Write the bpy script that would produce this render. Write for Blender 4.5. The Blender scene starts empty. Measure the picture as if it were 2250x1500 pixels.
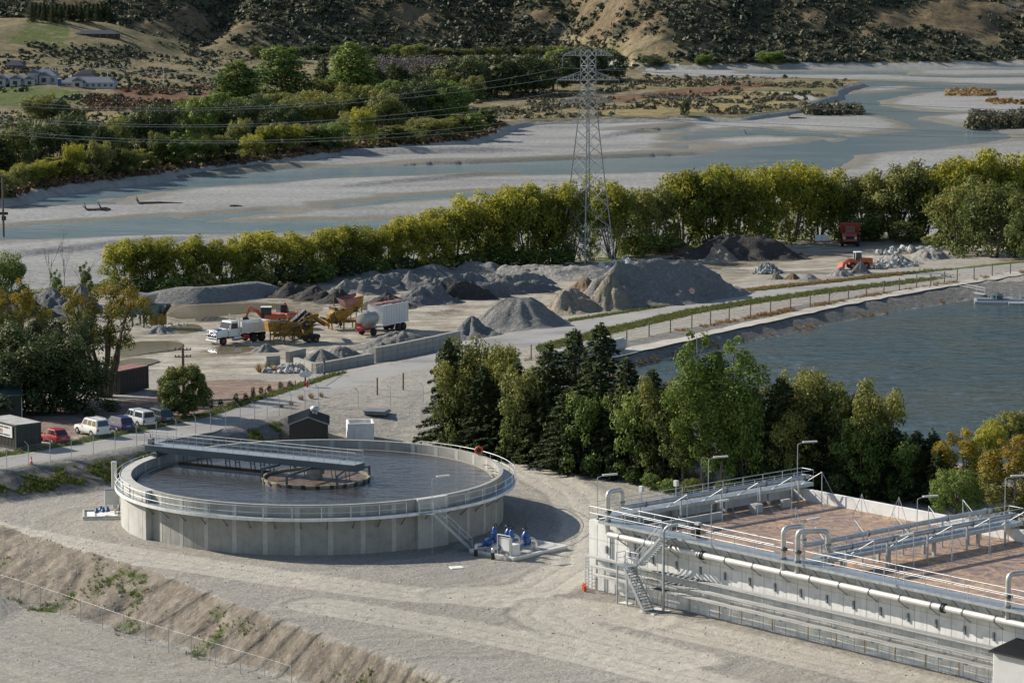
import bpy, bmesh, math, random
import numpy as np
from mathutils import Vector, Matrix, Quaternion, noise as mnoise
from mathutils.bvhtree import BVHTree
from mathutils.geometry import delaunay_2d_cdt

SC = bpy.context.scene
COL = SC.collection
R = math.radians
random.seed(7)

# ------------------------------------------------------------------ camera
FPX, CAMH = 6837.0, 55.0                # focal length in photo pixels, camera height above the tank pad
PITCH = math.atan(933.0 / FPX)
cam_data = bpy.data.cameras.new('camera')
cam_data.sensor_width = 36.0
cam_data.lens = 36.0 * FPX / 2250.0
cam_data.clip_start = 1.0
cam_data.clip_end = 6000.0
cam = bpy.data.objects.new('camera', cam_data)
COL.objects.link(cam)
cam.location = (0, 0, CAMH)
cam.rotation_euler = (math.pi / 2 - PITCH, 0, 0)
SC.camera = cam

# ------------------------------------------------------------------ sky, sun, exposure
SUN_TO = Vector((-0.845, 0.455, 0.535)).normalized()      # towards the sun: low, from the left and behind the scene
world = bpy.data.worlds.new('World')
SC.world = world
world.use_nodes = True
wn = world.node_tree
bg = wn.nodes['Background']
sky = wn.nodes.new('ShaderNodeTexSky')
sky.sky_type = 'NISHITA'
sky.sun_disc = False
sky.sun_elevation = math.asin(SUN_TO.z)
sky.sun_rotation = math.atan2(SUN_TO.x, SUN_TO.y)
sky.air_density = 1.0
sky.dust_density = 0.6
wn.links.new(sky.outputs[0], bg.inputs[0])
bg.inputs[1].default_value = 0.083
sun_data = bpy.data.lights.new('sun', 'SUN')
sun_data.energy = 4.5
sun_data.angle = R(0.53)
sun_data.color = (1.0, 0.93, 0.82)
sun = bpy.data.objects.new('sun', sun_data)
COL.objects.link(sun)
sun.location = (-200, 300, 300)
sun.rotation_euler = (-SUN_TO).to_track_quat('-Z', 'Y').to_euler()
SC.view_settings.view_transform = 'Standard'
SC.view_settings.look = 'None'
SC.view_settings.exposure = 0.76
SC.view_settings.gamma = 1.0
SC.view_settings.use_curve_mapping = False
SC.render.engine = 'CYCLES'
SC.cycles.max_bounces = 6
SC.cycles.diffuse_bounces = 3
SC.cycles.glossy_bounces = 3
SC.cycles.transmission_bounces = 4
SC.cycles.transparent_max_bounces = 8
SC.cycles.use_denoising = True

# ------------------------------------------------------------------ surveying: photo pixel + height -> place on the ground
CP, SP = math.cos(PITCH), math.sin(PITCH)
def _ray(u, v):
    b = (750 - v) / FPX
    return (u - 1125) / FPX, CP + SP * b, -SP + CP * b
def P(u, v, z=0.0):
    a, b, c = _ray(u, v)
    t = (z - CAMH) / c
    return Vector((a * t, b * t, z))
def PY(u, v, y):
    a, b, c = _ray(u, v)
    t = y / b
    return Vector((a * t, y, CAMH + c * t))
def hgt(u, v0, v1, z=0.0):
    """height in metres of something standing at (u, v0) on level z that reaches up to row v1"""
    p = P(u, v0, z)
    return PY(u, v1, p.y).z - z
def pxm(p):
    """photo pixels per metre at a place"""
    return FPX / (p[1] * CP - (p[2] - CAMH) * SP)

# ------------------------------------------------------------------ materials
MATS = {}
class NT:
    def __init__(s, name):
        s.m = bpy.data.materials.new(name)
        s.m.use_nodes = True
        s.t = s.m.node_tree
        s.b = s.t.nodes['Principled BSDF']
        s.out = s.t.nodes['Material Output']
    def n(s, kind, **kw):
        nd = s.t.nodes.new('ShaderNode' + kind)
        for k, v in kw.items():
            setattr(nd, k, v)
        return nd
    def l(s, a, b):
        s.t.links.new(a, b)
    def coord(s, which='Object', scale=None):
        c = s.n('TexCoord').outputs[which]
        if scale is not None:
            mp = s.n('Mapping')
            mp.inputs['Scale'].default_value = scale if hasattr(scale, '__len__') else (scale,) * 3
            s.l(c, mp.inputs[0])
            return mp.outputs[0]
        return c
    def noise(s, vec, scale, detail=4, rough=0.55, dist=0.0):
        nd = s.n('TexNoise')
        nd.inputs['Scale'].default_value = scale
        nd.inputs['Detail'].default_value = detail
        nd.inputs['Roughness'].default_value = rough
        nd.inputs['Distortion'].default_value = dist
        if vec is not None:
            s.l(vec, nd.inputs['Vector'])
        return nd.outputs[0]
    def voro(s, vec, scale, feature='F1', out=0):
        nd = s.n('TexVoronoi', feature=feature)
        nd.inputs['Scale'].default_value = scale
        s.l(vec, nd.inputs['Vector'])
        return nd.outputs[out]
    def ramp(s, fac, stops):
        nd = s.n('ValToRGB')
        el = nd.color_ramp.elements
        while len(el) < len(stops):
            el.new(0.5)
        for e, (p, c) in zip(el, stops):
            e.position = p
            e.color = (*c, 1) if hasattr(c, '__len__') else (c, c, c, 1)
        s.l(fac, nd.inputs[0])
        return nd.outputs[0]
    def math(s, op, a, b=None, clamp=False):
        nd = s.n('Math', operation=op, use_clamp=clamp)
        for i, x in enumerate((a, b)):
            if x is None:
                continue
            if isinstance(x, (int, float)):
                nd.inputs[i].default_value = x
            else:
                s.l(x, nd.inputs[i])
        return nd.outputs[0]
    def mix(s, fac, a, b, blend='MIX'):
        nd = s.n('MixRGB', blend_type=blend)
        for sock, x in zip(nd.inputs, (fac, a, b)):
            if isinstance(x, (int, float)):
                sock.default_value = x if sock.type == 'VALUE' else (x, x, x, 1)
            elif isinstance(x, (tuple, list)):
                sock.default_value = (*x, 1) if len(x) == 3 else x
            else:
                s.l(x, sock)
        return nd.outputs[0]
    def attr(s, name):
        nd = s.n('Attribute', attribute_name=name)
        return nd.outputs['Fac']
    def step(s, fac, lo, hi):
        nd = s.n('MapRange', interpolation_type='SMOOTHSTEP')
        nd.inputs[1].default_value = lo
        nd.inputs[2].default_value = hi
        s.l(fac, nd.inputs[0])
        return nd.outputs[0]
    def bump(s, h, strength, dist=0.1):
        nd = s.n('Bump')
        nd.inputs['Strength'].default_value = strength
        nd.inputs['Distance'].default_value = dist
        s.l(h, nd.inputs['Height'])
        s.l(nd.outputs[0], s.b.inputs['Normal'])
        return nd
    def base(s, c):
        if isinstance(c, (tuple, list)):
            s.b.inputs['Base Color'].default_value = (*c, 1)
        else:
            s.l(c, s.b.inputs['Base Color'])
    def done(s, rough=0.8, metal=0.0, spec=0.3):
        s.b.inputs['Roughness'].default_value = rough
        s.b.inputs['Metallic'].default_value = metal
        s.b.inputs['Specular IOR Level'].default_value = spec
        MATS[s.m.name] = s.m
        return s.m

def simple(name, c, rough=0.6, metal=0.0, var=0.18, scale=1.5, bump=0.0, spec=0.4, dirt=None, streak=False):
    """painted / metal / concrete surface with mottling, optional dirt colour and downward streaks"""
    m = NT(name)
    co = m.coord('Object')
    n1 = m.noise(co, scale, 5)
    dark = tuple(x * (1 - var) for x in c)
    lite = tuple(min(1, x * (1 + var)) for x in c)
    col = m.ramp(n1, [(0.3, dark), (0.7, lite)])
    if dirt:
        vec = m.coord('Object', (2.5, 2.5, 0.35)) if streak else co
        n2 = m.noise(vec, 1.3, 6, 0.65)
        col = m.mix(m.ramp(n2, [(0.52, 0.0), (0.72, 0.75)]), col, dirt)
    m.base(col)
    if bump:
        m.bump(m.noise(co, scale * 12, 3), bump, 0.03)
    return m.done(rough, metal, spec)

# ------------------------------------------------------------------ mesh helpers
class MB:
    """collects shapes; build() links them as one mesh object"""
    def __init__(s):
        s.v, s.f = [], []
    def add(s, vs, fs):
        o = len(s.v)
        s.v += [tuple(x) for x in vs]
        s.f += [tuple(i + o for i in f) for f in fs]
        return s
    def box(s, c, size, rz=0.0, M=None, taper=1.0):
        x, y, z = (k / 2 for k in size)
        vs = []
        for dz, t in ((-z, 1.0), (z, taper)):
            for dx, dy in ((-x, -y), (x, -y), (x, y), (-x, y)):
                vs.append(Vector((dx * t, dy * t, dz)))
        if M is not None:
            vs = [M @ q for q in vs]
        if rz:
            cr, sr = math.cos(rz), math.sin(rz)
            vs = [Vector((q.x * cr - q.y * sr, q.x * sr + q.y * cr, q.z)) for q in vs]
        c = Vector(c)
        return s.add([q + c for q in vs], [(0, 3, 2, 1), (4, 5, 6, 7), (0, 1, 5, 4), (1, 2, 6, 5), (2, 3, 7, 6), (3, 0, 4, 7)])
    def beam(s, p, q, w, h=None, up=(0, 0, 1)):
        """square bar from p to q"""
        p, q = Vector(p), Vector(q)
        h = h or w
        d = (q - p)
        L = d.length
        if L < 1e-6:
            return s
        d /= L
        up = Vector(up)
        side = d.cross(up)
        if side.length < 1e-4:
            side = d.cross(Vector((1, 0, 0)))
        side.normalize()
        u2 = side.cross(d).normalized()
        a, b = side * w / 2, u2 * h / 2
        vs = [e + x * a + y * b for e in (p, q) for x, y in ((-1, -1), (1, -1), (1, 1), (-1, 1))]
        return s.add(vs, [(0, 3, 2, 1), (4, 5, 6, 7), (0, 1, 5, 4), (1, 2, 6, 5), (2, 3, 7, 6), (3, 0, 4, 7)])
    def tube(s, pts, r, n=8, cap=True):
        """round tube along pts; r one radius or one per point"""
        pts = [Vector(p) for p in pts]
        rs = r if hasattr(r, '__len__') else [r] * len(pts)
        ref = None
        vs, fs = [], []
        for i, p in enumerate(pts):
            a = pts[max(0, i - 1)]
            b = pts[min(len(pts) - 1, i + 1)]
            d = (b - a).normalized()
            if ref is None:
                ref = d.cross(Vector((0, 0, 1)))
                if ref.length < 1e-3:
                    ref = Vector((1, 0, 0))
            ref = (ref - d * ref.dot(d))
            if ref.length < 1e-5:
                ref = d.orthogonal()
            ref.normalize()
            w = d.cross(ref)
            for k in range(n):
                t = 2 * math.pi * k / n
                vs.append(p + (ref * math.cos(t) + w * math.sin(t)) * rs[i])
        for i in range(len(pts) - 1):
            for k in range(n):
                k2 = (k + 1) % n
                fs.append((i * n + k, i * n + k2, (i + 1) * n + k2, (i + 1) * n + k))
        if cap:
            fs.append(tuple(range(n - 1, -1, -1)))
            fs.append(tuple((len(pts) - 1) * n + k for k in range(n)))
        return s.add(vs, fs)
    def lathe(s, prof, n=16, c=(0, 0, 0), axis=None):
        """prof: (radius, height) list, turned round z (or carried to axis by a matrix)"""
        vs, fs = [], []
        for r, z in prof:
            for k in range(n):
                t = 2 * math.pi * k / n
                vs.append(Vector((r * math.cos(t), r * math.sin(t), z)))
        for i in range(len(prof) - 1):
            for k in range(n):
                k2 = (k + 1) % n
                fs.append((i * n + k, i * n + k2, (i + 1) * n + k2, (i + 1) * n + k))
        fs.append(tuple(range(n - 1, -1, -1)))
        fs.append(tuple((len(prof) - 1) * n + k for k in range(n)))
        if axis is not None:
            vs = [axis @ q for q in vs]
        c = Vector(c)
        return s.add([q + c for q in vs], fs)
    def prism(s, poly, z0, z1):
        """poly: (x, y) outline, counter-clockwise, raised from z0 to z1"""
        n = len(poly)
        vs = [(x, y, z0) for x, y in poly] + [(x, y, z1) for x, y in poly]
        fs = [tuple(range(n - 1, -1, -1)), tuple(range(n, 2 * n))]
        fs += [(i, (i + 1) % n, n + (i + 1) % n, n + i) for i in range(n)]
        return s.add(vs, fs)
    def extrude(s, prof, y0, y1, inset=None):
        """prof: (x, z) outline pushed along y"""
        n = len(prof)
        vs = [(x, y0, z) for x, z in prof] + [(x, y1, z) for x, z in prof]
        fs = [tuple(range(n)), tuple(range(2 * n - 1, n - 1, -1))]
        fs += [(i, n + i, n + (i + 1) % n, (i + 1) % n) for i in range(n)]
        return s.add(vs, fs)
    def arc(s, c, r0, r1, z0, z1, a0, a1, n):
        """ring segment (degrees)"""
        c = Vector((c[0], c[1], 0))
        full = abs(a1 - a0) >= 359.99
        m = n if full else n + 1
        vs, fs = [], []
        for i in range(m):
            t = R(a0 + (a1 - a0) * i / n)
            e = Vector((math.cos(t), math.sin(t), 0))
            for r, z in ((r0, z0), (r1, z0), (r1, z1), (r0, z1)):
                q = c + e * r
                vs.append((q.x, q.y, z))
        for i in range(n):
            j = (i + 1) % m
            for k in range(4):
                k2 = (k + 1) % 4
                fs.append((i * 4 + k, j * 4 + k, j * 4 + k2, i * 4 + k2))
        if not full:
            fs.append((0, 1, 2, 3))
            fs.append(tuple((m - 1) * 4 + k for k in (3, 2, 1, 0)))
        return s.add(vs, fs)
    def mesh(s, name, smooth=False):
        me = bpy.data.meshes.new(name)
        me.from_pydata(s.v, [], s.f)
        me.update()
        bm = bmesh.new()
        bm.from_mesh(me)
        bmesh.ops.recalc_face_normals(bm, faces=bm.faces)
        bm.to_mesh(me)
        bm.free()
        if smooth:
            me.shade_smooth()
            if smooth != 'all':
                me.set_sharp_from_angle(angle=R(40))
        return me
    def build(s, name, mat, parent=None, smooth=False, bevel=0.0):
        o = link(name, s.mesh(name, smooth), mat, parent)
        if bevel:
            b = o.modifiers.new('bevel', 'BEVEL')
            b.width = bevel
            b.segments = 1
            b.limit_method = 'ANGLE'
        return o

def link(name, me, mat=None, parent=None, loc=None, rz=None):
    o = bpy.data.objects.new(name, me)
    COL.objects.link(o)
    if mat is not None and not me.materials:
        me.materials.append(MATS[mat] if isinstance(mat, str) else mat)
    if parent is not None:
        o.parent = parent
    if loc is not None:
        o.location = loc
    if rz is not None:
        o.rotation_euler.z = rz
    return o
def tag(o, label, cat, group=None):
    o['label'] = label
    o['category'] = cat
    if group:
        o['group'] = group
    return o
def thing(name, label, cat, loc=(0, 0, 0), rz=0.0, group=None):
    o = bpy.data.objects.new(name, None)
    COL.objects.link(o)
    o.empty_display_size = 0.5
    o.location = loc
    o.rotation_euler.z = rz
    return tag(o, label, cat, group)
def struct(name, me, mat, kind='structure'):
    o = link(name, me, mat)
    o['kind'] = kind
    return o
def copy_tree(o, parent=None):
    c = o.copy()
    COL.objects.link(c)
    if parent is not None:
        c.parent = parent
        c.matrix_parent_inverse = o.matrix_parent_inverse.copy()
    for ch in list(CH.get(o.name, ())) or list(o.children):
        copy_tree(ch, c)
    return c
CH = {}
ORD = ['first', 'second', 'third', 'fourth', 'fifth', 'sixth', 'seventh', 'eighth', 'ninth', 'tenth', 'eleventh', 'twelfth',
       'thirteenth', 'fourteenth', 'fifteenth', 'sixteenth', 'seventeenth', 'eighteenth', 'nineteenth', 'twentieth']
def ordinal(i):
    if i < 20:
        return ORD[i]
    tens = {20: 'twenty', 30: 'thirty', 40: 'forty', 50: 'fifty', 60: 'sixty'}
    n = i + 1
    if n % 10 == 0:
        return {30: 'thirtieth', 40: 'fortieth', 50: 'fiftieth', 60: 'sixtieth'}[n]
    return tens[n // 10 * 10] + '-' + ORD[n % 10 - 1]
def np_mesh(name, verts, faces_flat, nper, attrs=None, smooth=False):
    """fast mesh from numpy: all faces have nper corners"""
    me = bpy.data.meshes.new(name)
    nv = len(verts)
    nf = len(faces_flat) // nper
    me.vertices.add(nv)
    me.vertices.foreach_set('co', np.asarray(verts, dtype=np.float32).ravel())
    me.loops.add(nf * nper)
    me.loops.foreach_set('vertex_index', np.asarray(faces_flat, dtype=np.int32))
    me.polygons.add(nf)
    me.polygons.foreach_set('loop_start', np.arange(0, nf * nper, nper, dtype=np.int32))
    me.polygons.foreach_set('loop_total', np.full(nf, nper, dtype=np.int32))
    if attrs:
        for k, a in attrs.items():
            at = me.attributes.new(k, 'FLOAT', 'POINT')
            at.data.foreach_set('value', np.asarray(a, dtype=np.float32))
    me.update(calc_edges=True)
    me.validate()
    if smooth:
        me.shade_smooth()
    return me
# ------------------------------------------------------------------ numpy noise
def _hash(ix, iy, seed):
    h = (ix.astype(np.int64) * 374761393 + iy.astype(np.int64) * 668265263 + seed * 982451653) & 0x7fffffff
    h = ((h ^ (h >> 13)) * 1274126177) & 0x7fffffff
    return ((h ^ (h >> 16)) & 0xffff) / 65535.0
def vnoise(x, y, seed=0):
    x, y = np.asarray(x, float), np.asarray(y, float)
    ix, iy = np.floor(x), np.floor(y)
    fx, fy = x - ix, y - iy
    fx, fy = fx * fx * (3 - 2 * fx), fy * fy * (3 - 2 * fy)
    a, b = _hash(ix, iy, seed), _hash(ix + 1, iy, seed)
    c, d = _hash(ix, iy + 1, seed), _hash(ix + 1, iy + 1, seed)
    return (a * (1 - fx) + b * fx) * (1 - fy) + (c * (1 - fx) + d * fx) * fy
def fbm(x, y, seed=0, octv=4):
    s, a, t = 0.0, 0.5, 0.0
    for o in range(octv):
        s = s + a * vnoise(np.asarray(x) * 2 ** o, np.asarray(y) * 2 ** o, seed + o * 17)
        t += a
        a *= 0.5
    return s / t
def sstep(x, a, b):
    t = np.clip((x - a) / (b - a), 0, 1)
    return t * t * (3 - 2 * t)
def sd_poly(poly, X, Y):
    """signed distance to a world polygon: positive inside"""
    poly = np.asarray(poly, float)
    X, Y = np.asarray(X, float), np.asarray(Y, float)
    d = np.full(X.shape, 1e9)
    ins = np.zeros(X.shape, bool)
    n = len(poly)
    for i in range(n):
        ax, ay = poly[i]
        bx, by = poly[(i + 1) % n]
        ex, ey = bx - ax, by - ay
        wx, wy = X - ax, Y - ay
        t = np.clip((wx * ex + wy * ey) / (ex * ex + ey * ey + 1e-12), 0, 1)
        d = np.minimum(d, (wx - ex * t) ** 2 + (wy - ey * t) ** 2)
        c = ((ay > Y) != (by > Y)) & (X < (bx - ax) * (Y - ay) / (by - ay + 1e-12) + ax)
        ins ^= c
    d = np.sqrt(d)
    return np.where(ins, d, -d)
def d_line(pts, X, Y):
    pts = np.asarray(pts, float)
    d = np.full(np.shape(X), 1e9)
    for (ax, ay), (bx, by) in zip(pts[:-1], pts[1:]):
        ex, ey = bx - ax, by - ay
        t = np.clip(((X - ax) * ex + (Y - ay) * ey) / (ex * ex + ey * ey + 1e-12), 0, 1)
        d = np.minimum(d, (X - ax - ex * t) ** 2 + (Y - ay - ey * t) ** 2)
    return np.sqrt(d)
def W2(pts, z=0.0):
    """pixel outline on level z -> world (x, y) outline"""
    return [tuple(P(u, v, z if len(r) == 0 else r[0])[:2]) for u, v, *r in pts]
def resample(pts, step):
    out = []
    for a, b in zip(pts[:-1], pts[1:]):
        a, b = Vector(a), Vector(b)
        n = max(1, int((b - a).length / step))
        out += [a.lerp(b, k / n) for k in range(n)]
    out.append(Vector(pts[-1]))
    return out
def surface(lines, step):
    """triangulated surface through surveyed 3D lines -> height function"""
    pts = []
    for ln in lines:
        pts += resample(ln, step)
    keep, seen = [], set()
    for p in pts:
        k = (round(p.x / 1.0), round(p.y / 1.0))
        if k in seen:
            continue
        seen.add(k)
        keep.append(p)
    r = delaunay_2d_cdt([p.xy for p in keep], [], [], 0, 1e-5)
    vs = [Vector((q.x, q.y, keep[ids[0]].z if ids else 0.0)) for q, ids in zip(r[0], r[3])]
    bvh = BVHTree.FromPolygons(vs, [tuple(f) for f in r[2]])
    def f(x, y):
        h = bvh.ray_cast(Vector((x, y, 900.0)), Vector((0, 0, -1)))
        return h[0].z if h[0] else -6.0
    return f
def fan(y0, y1, rows, smax, cols, dense=None):
    iy = np.linspace(1 / y0, 1 / y1, rows)
    ys = 1 / iy
    if dense is not None:
        ys = np.sort(np.concatenate([ys, dense]))
    s = np.linspace(-1, 1, cols)
    s = np.sign(s) * (0.72 * np.abs(s) + 0.28 * np.abs(s) ** 3) * smax
    X = ys[:, None] * s[None, :]
    Y = np.repeat(ys[:, None], cols, 1)
    return X, Y
def grid_faces(r, c):
    i = np.arange(r * c).reshape(r, c)
    return np.stack([i[:-1, :-1], i[:-1, 1:], i[1:, 1:], i[1:, :-1]], -1).reshape(-1)
def blur(Z, k):
    for _ in range(k):
        Q = np.pad(Z, 1, mode='edge')
        Z = (Q[1:-1, 1:-1] * 4 + Q[:-2, 1:-1] + Q[2:, 1:-1] + Q[1:-1, :-2] + Q[1:-1, 2:]) / 8
    return Z

# ------------------------------------------------------------------ ground materials
def ground_mat():
    m = NT('near_ground')
    co = m.coord('Object')
    fine = m.noise(co, 3.2, 6, 0.75)
    stone = m.voro(co, 2.4)
    mid = m.noise(co, 0.16, 5, 0.6)
    big = m.noise(co, 0.035, 3)
    # wheel tracks that bend round the big tank
    vd = m.n('VectorMath', operation='DISTANCE')
    flat = m.n('VectorMath', operation='MULTIPLY')
    flat.inputs[1].default_value = (1, 1, 0)
    wob = m.n('VectorMath', operation='ADD')
    wn_ = m.n('TexNoise')
    wn_.inputs['Scale'].default_value = 0.05
    m.l(co, wn_.inputs['Vector'])
    sc = m.n('VectorMath', operation='SCALE')
    sc.inputs['Scale'].default_value = 22.0
    m.l(wn_.outputs['Color'], sc.inputs[0])
    m.l(co, wob.inputs[0])
    m.l(sc.outputs[0], wob.inputs[1])
    m.l(wob.outputs[0], flat.inputs[0])
    m.l(flat.outputs[0], vd.inputs[0])
    vd.inputs[1].default_value = (-18.1 + 4.5, 282.8 + 4.5, 0)
    cmb = m.n('CombineXYZ')
    m.l(vd.outputs['Value'], cmb.inputs[0])
    tr = m.noise(cmb.outputs[0], 0.55, 5, 0.7)
    gravel = m.ramp(fine, [(0.3, (0.175, 0.163, 0.14)), (0.5, (0.305, 0.285, 0.247)), (0.7, (0.45, 0.428, 0.378))])
    gravel = m.mix(m.ramp(mid, [(0.38, 0.0), (0.66, 0.7)]), gravel, m.ramp(fine, [(0.3, (0.25, 0.228, 0.185)), (0.7, (0.44, 0.408, 0.34))]))
    gravel = m.mix(0.6, gravel, m.ramp(tr, [(0.36, (0.68, 0.67, 0.66)), (0.5, (0.97, 0.97, 0.97)), (0.64, (1.2, 1.16, 1.08))]), 'MULTIPLY')
    ln = m.math('ADD', m.attr('lane'), m.math('MULTIPLY', m.math('SUBTRACT', m.noise(co, 0.5, 4, 0.7), 0.5), 0.7))
    gravel = m.mix(m.math('MULTIPLY', m.step(ln, 0.2, 0.7), 0.85), m.mix(1.0, gravel, (0.92, 0.92, 0.93), 'MULTIPLY'), m.ramp(m.noise(co, 1.2, 5, 0.7), [(0.3, (0.355, 0.326, 0.27)), (0.7, (0.50, 0.466, 0.394))]))
    pebble = m.math('LESS_THAN', stone, 0.13)
    gravel = m.mix(m.math('MULTIPLY', pebble, 0.5), gravel, (0.55, 0.53, 0.48))
    # spoil: brown earth with stones and wash lines
    brown = m.ramp(m.noise(co, 1.3, 6, 0.7), [(0.25, (0.095, 0.08, 0.06)), (0.55, (0.21, 0.178, 0.138)), (0.8, (0.36, 0.32, 0.265))])
    brown = m.mix(m.math('MULTIPLY', pebble, 0.6), brown, (0.5, 0.47, 0.42))
    wash = m.noise(m.coord('Object', (0.9, 0.12, 0.9)), 1.2, 4, 0.6)
    brown = m.mix(m.ramp(wash, [(0.45, 0.0), (0.65, 0.45)]), brown, (0.33, 0.29, 0.235))
    yard = m.ramp(m.noise(co, 0.22, 7, 0.68), [(0.28, (0.20, 0.175, 0.13)), (0.5, (0.36, 0.325, 0.26)), (0.68, (0.50, 0.465, 0.385))])
    yard = m.mix(0.85, yard, m.ramp(m.noise(m.coord('Object', (0.10, 0.5, 1)), 1.0, 5, 0.65), [(0.35, 0.5), (0.6, 1.0)]), 'MULTIPLY')
    red = m.ramp(m.noise(co, 0.5, 6, 0.7), [(0.3, (0.125, 0.085, 0.066)), (0.55, (0.225, 0.165, 0.13)), (0.75, (0.34, 0.265, 0.21))])
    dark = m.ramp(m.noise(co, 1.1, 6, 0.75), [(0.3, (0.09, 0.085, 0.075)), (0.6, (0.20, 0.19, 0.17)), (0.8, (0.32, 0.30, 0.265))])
    grass = m.ramp(m.noise(co, 1.6, 6, 0.7), [(0.3, (0.035, 0.052, 0.014)), (0.55, (0.085, 0.115, 0.028)), (0.8, (0.2, 0.19, 0.07))])
    dry = m.ramp(m.noise(co, 1.4, 6, 0.7), [(0.3, (0.16, 0.085, 0.03)), (0.6, (0.30, 0.175, 0.07)), (0.8, (0.38, 0.28, 0.14))])
    col = gravel
    edge = m.noise(co, 0.7, 5, 0.7)
    mud = m.ramp(m.noise(co, 0.6, 6, 0.7), [(0.3, (0.10, 0.085, 0.058)), (0.55, (0.185, 0.158, 0.11)), (0.78, (0.32, 0.285, 0.215))])
    for a, c in (('yard', yard), ('mud', mud), ('red', red), ('brown', brown), ('dark', dark), ('dry', dry), ('grass', grass)):
        f = m.math('ADD', m.attr(a), m.math('MULTIPLY', m.math('SUBTRACT', edge, 0.5), 0.9))
        col = m.mix(m.step(f, 0.42, 0.58), col, c)
    col = m.mix(0.5, col, m.ramp(big, [(0.3, 0.8), (0.7, 1.15)]), 'MULTIPLY')
    m.base(col)
    h = m.math('ADD', m.math('MULTIPLY', m.noise(co, 5.0, 6, 0.75), 1.0), m.math('MULTIPLY', m.noise(co, 0.9, 4), 1.6))
    h = m.math('ADD', h, m.math('MULTIPLY', tr, 0.22))
    m.bump(h, 0.9, 0.15)
    return m.done(0.92, 0, 0.15)
ground_mat()

# ------------------------------------------------------------------ surveyed lines of the near ground (pixel, pixel, level)
CREST = [(-420, 1045, 0), (-150, 1112, 0), (0, 1150, 0), (130, 1190, 0), (330, 1250, 0), (530, 1330, 0), (700, 1390, 0), (850, 1440, 0), (1000, 1495, 0), (1250, 1590, 0), (1500, 1690, 0)]
TOE = [(-420, 1205, -3.6), (-150, 1268, -3.6), (0, 1310, -3.6), (300, 1395, -3.6), (600, 1485, -3.6), (800, 1548, -3.6), (1050, 1640, -3.6), (1250, 1760, -3.6)]
BTOE = [(-500, 1160, 0), (-200, 1130, 0), (0, 1106, 0), (130, 1088, 0), (230, 1076, 0), (300, 1058, 0), (420, 1012, 0), (560, 988, 0), (680, 975, 0.1), (780, 968, 0.2), (880, 962, 0.2), (960, 968, 0.1), (1100, 995, 0), (1300, 1042, 0), (1500, 1086, 0), (1800, 1115, 0), (2300, 1180, 0), (2900, 1280, 0)]
BTOP = [(-500, 1090, 2.3), (0, 1031, 2.3), (157, 1006, 2.3), (300, 981, 2.2), (430, 957, 2.1), (560, 929, 2.0), (690, 893, 1.8), (800, 876, 1.6), (880, 866, 1.5), (960, 862, 1.4)]
ROADLO = [(-500, 1110, 2.3), (0, 1028, 2.3), (300, 979, 2.2), (470, 948, 2.1), (567, 914, 2.0), (700, 872, 1.8), (790, 847, 1.7), (883, 820, 1.7), (1000, 792, 1.7), (1167, 762, 1.7), (1343, 718, 1.8), (1500, 682, 1.9), (1650, 658, 2.0), (1800, 637, 2.0), (2000, 614, 2.0), (2250, 586, 2.0), (2700, 545, 2.0)]
ROADUP = [(-500, 1083, 2.3), (0, 1003, 2.3), (160, 977, 2.25), (300, 949, 2.2), (470, 912, 2.1), (567, 880, 2.0), (667, 849, 1.8), (750, 822, 1.7), (850, 801, 1.7), (930, 783, 1.7), (1067, 745, 1.7), (1243, 708, 1.8), (1500, 668, 1.9), (1643, 641, 2.0), (1820, 622, 2.0), (2000, 602, 2.0), (2250, 577, 2.0), (2700, 538, 2.0)]
FENCEB = [(1060, 808, 1.7), (1167, 790, 1.7), (1280, 768, 1.8), (1377, 749, 1.8), (1473, 731, 1.9), (1602, 707, 1.9), (1737, 682, 2.0), (1864, 659, 2.0), (2014, 632, 2.0), (2103, 620, 2.0), (2220, 602, 2.0), (2700, 560, 2.0)]
TRACKLO = [(1200, 815, 1.8), (1350, 785, 1.8), (1500, 751, 1.9), (1650, 716, 1.9), (1867, 669, 2.0), (2050, 636, 2.0), (2250, 604, 2.0), (2700, 566, 2.0)]
PWATER = 0.6
SHORE = [(1330, 842, PWATER), (1400, 806, PWATER), (1500, 780, PWATER), (1623, 754, PWATER), (1733, 733, PWATER), (1867, 703, PWATER), (2000, 680, PWATER), (2117, 660, PWATER), (2250, 652, PWATER), (2600, 622, PWATER)]
NSHORE = [(1330, 842, PWATER), (1400, 930, PWATER), (1560, 985, PWATER), (1750, 1005, PWATER), (2000, 1015, PWATER), (2300, 1020, PWATER), (2900, 1030, PWATER)]
NBANK = [(960, 905, 1.2), (1150, 940, 1.0), (1350, 985, 1.0), (1560, 1020, 1.0), (1800, 1045, 1.0), (2300, 1085, 1.0), (2900, 1120, 1.0)]
YIN = [(-300, 975, 2.2), (0, 950, 2.1), (150, 925, 2.0), (330, 890, 1.6), (440, 870, 1.3), (560, 850, 1.1), (660, 826, 0.8), (740, 806, 0.7), (850, 786, 0.6), (930, 766, 0.6), (1060, 735, 0.7), (1230, 698, 1.0), (1400, 668, 1.2), (1500, 655, 1.4), (1640, 628, 1.3), (1820, 606, 1.3), (2000, 588, 1.5), (2250, 562, 1.6), (2700, 520, 1.6)]
YLEFT = [(-500, 980, 2.2), (-300, 850, 1.5), (-250, 760, 1.0), (-200, 700, 0.5)]
YMID = [(-200, 860, 1.2), (100, 850, 1.0), (300, 825, 0.7), (420, 800, 0.5), (560, 760, 0.5), (800, 720, 0.5), (1000, 690, 0.5), (1200, 650, 0.5), (1500, 610, 0.6), (1800, 580, 0.8), (2100, 565, 1.2)]
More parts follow.
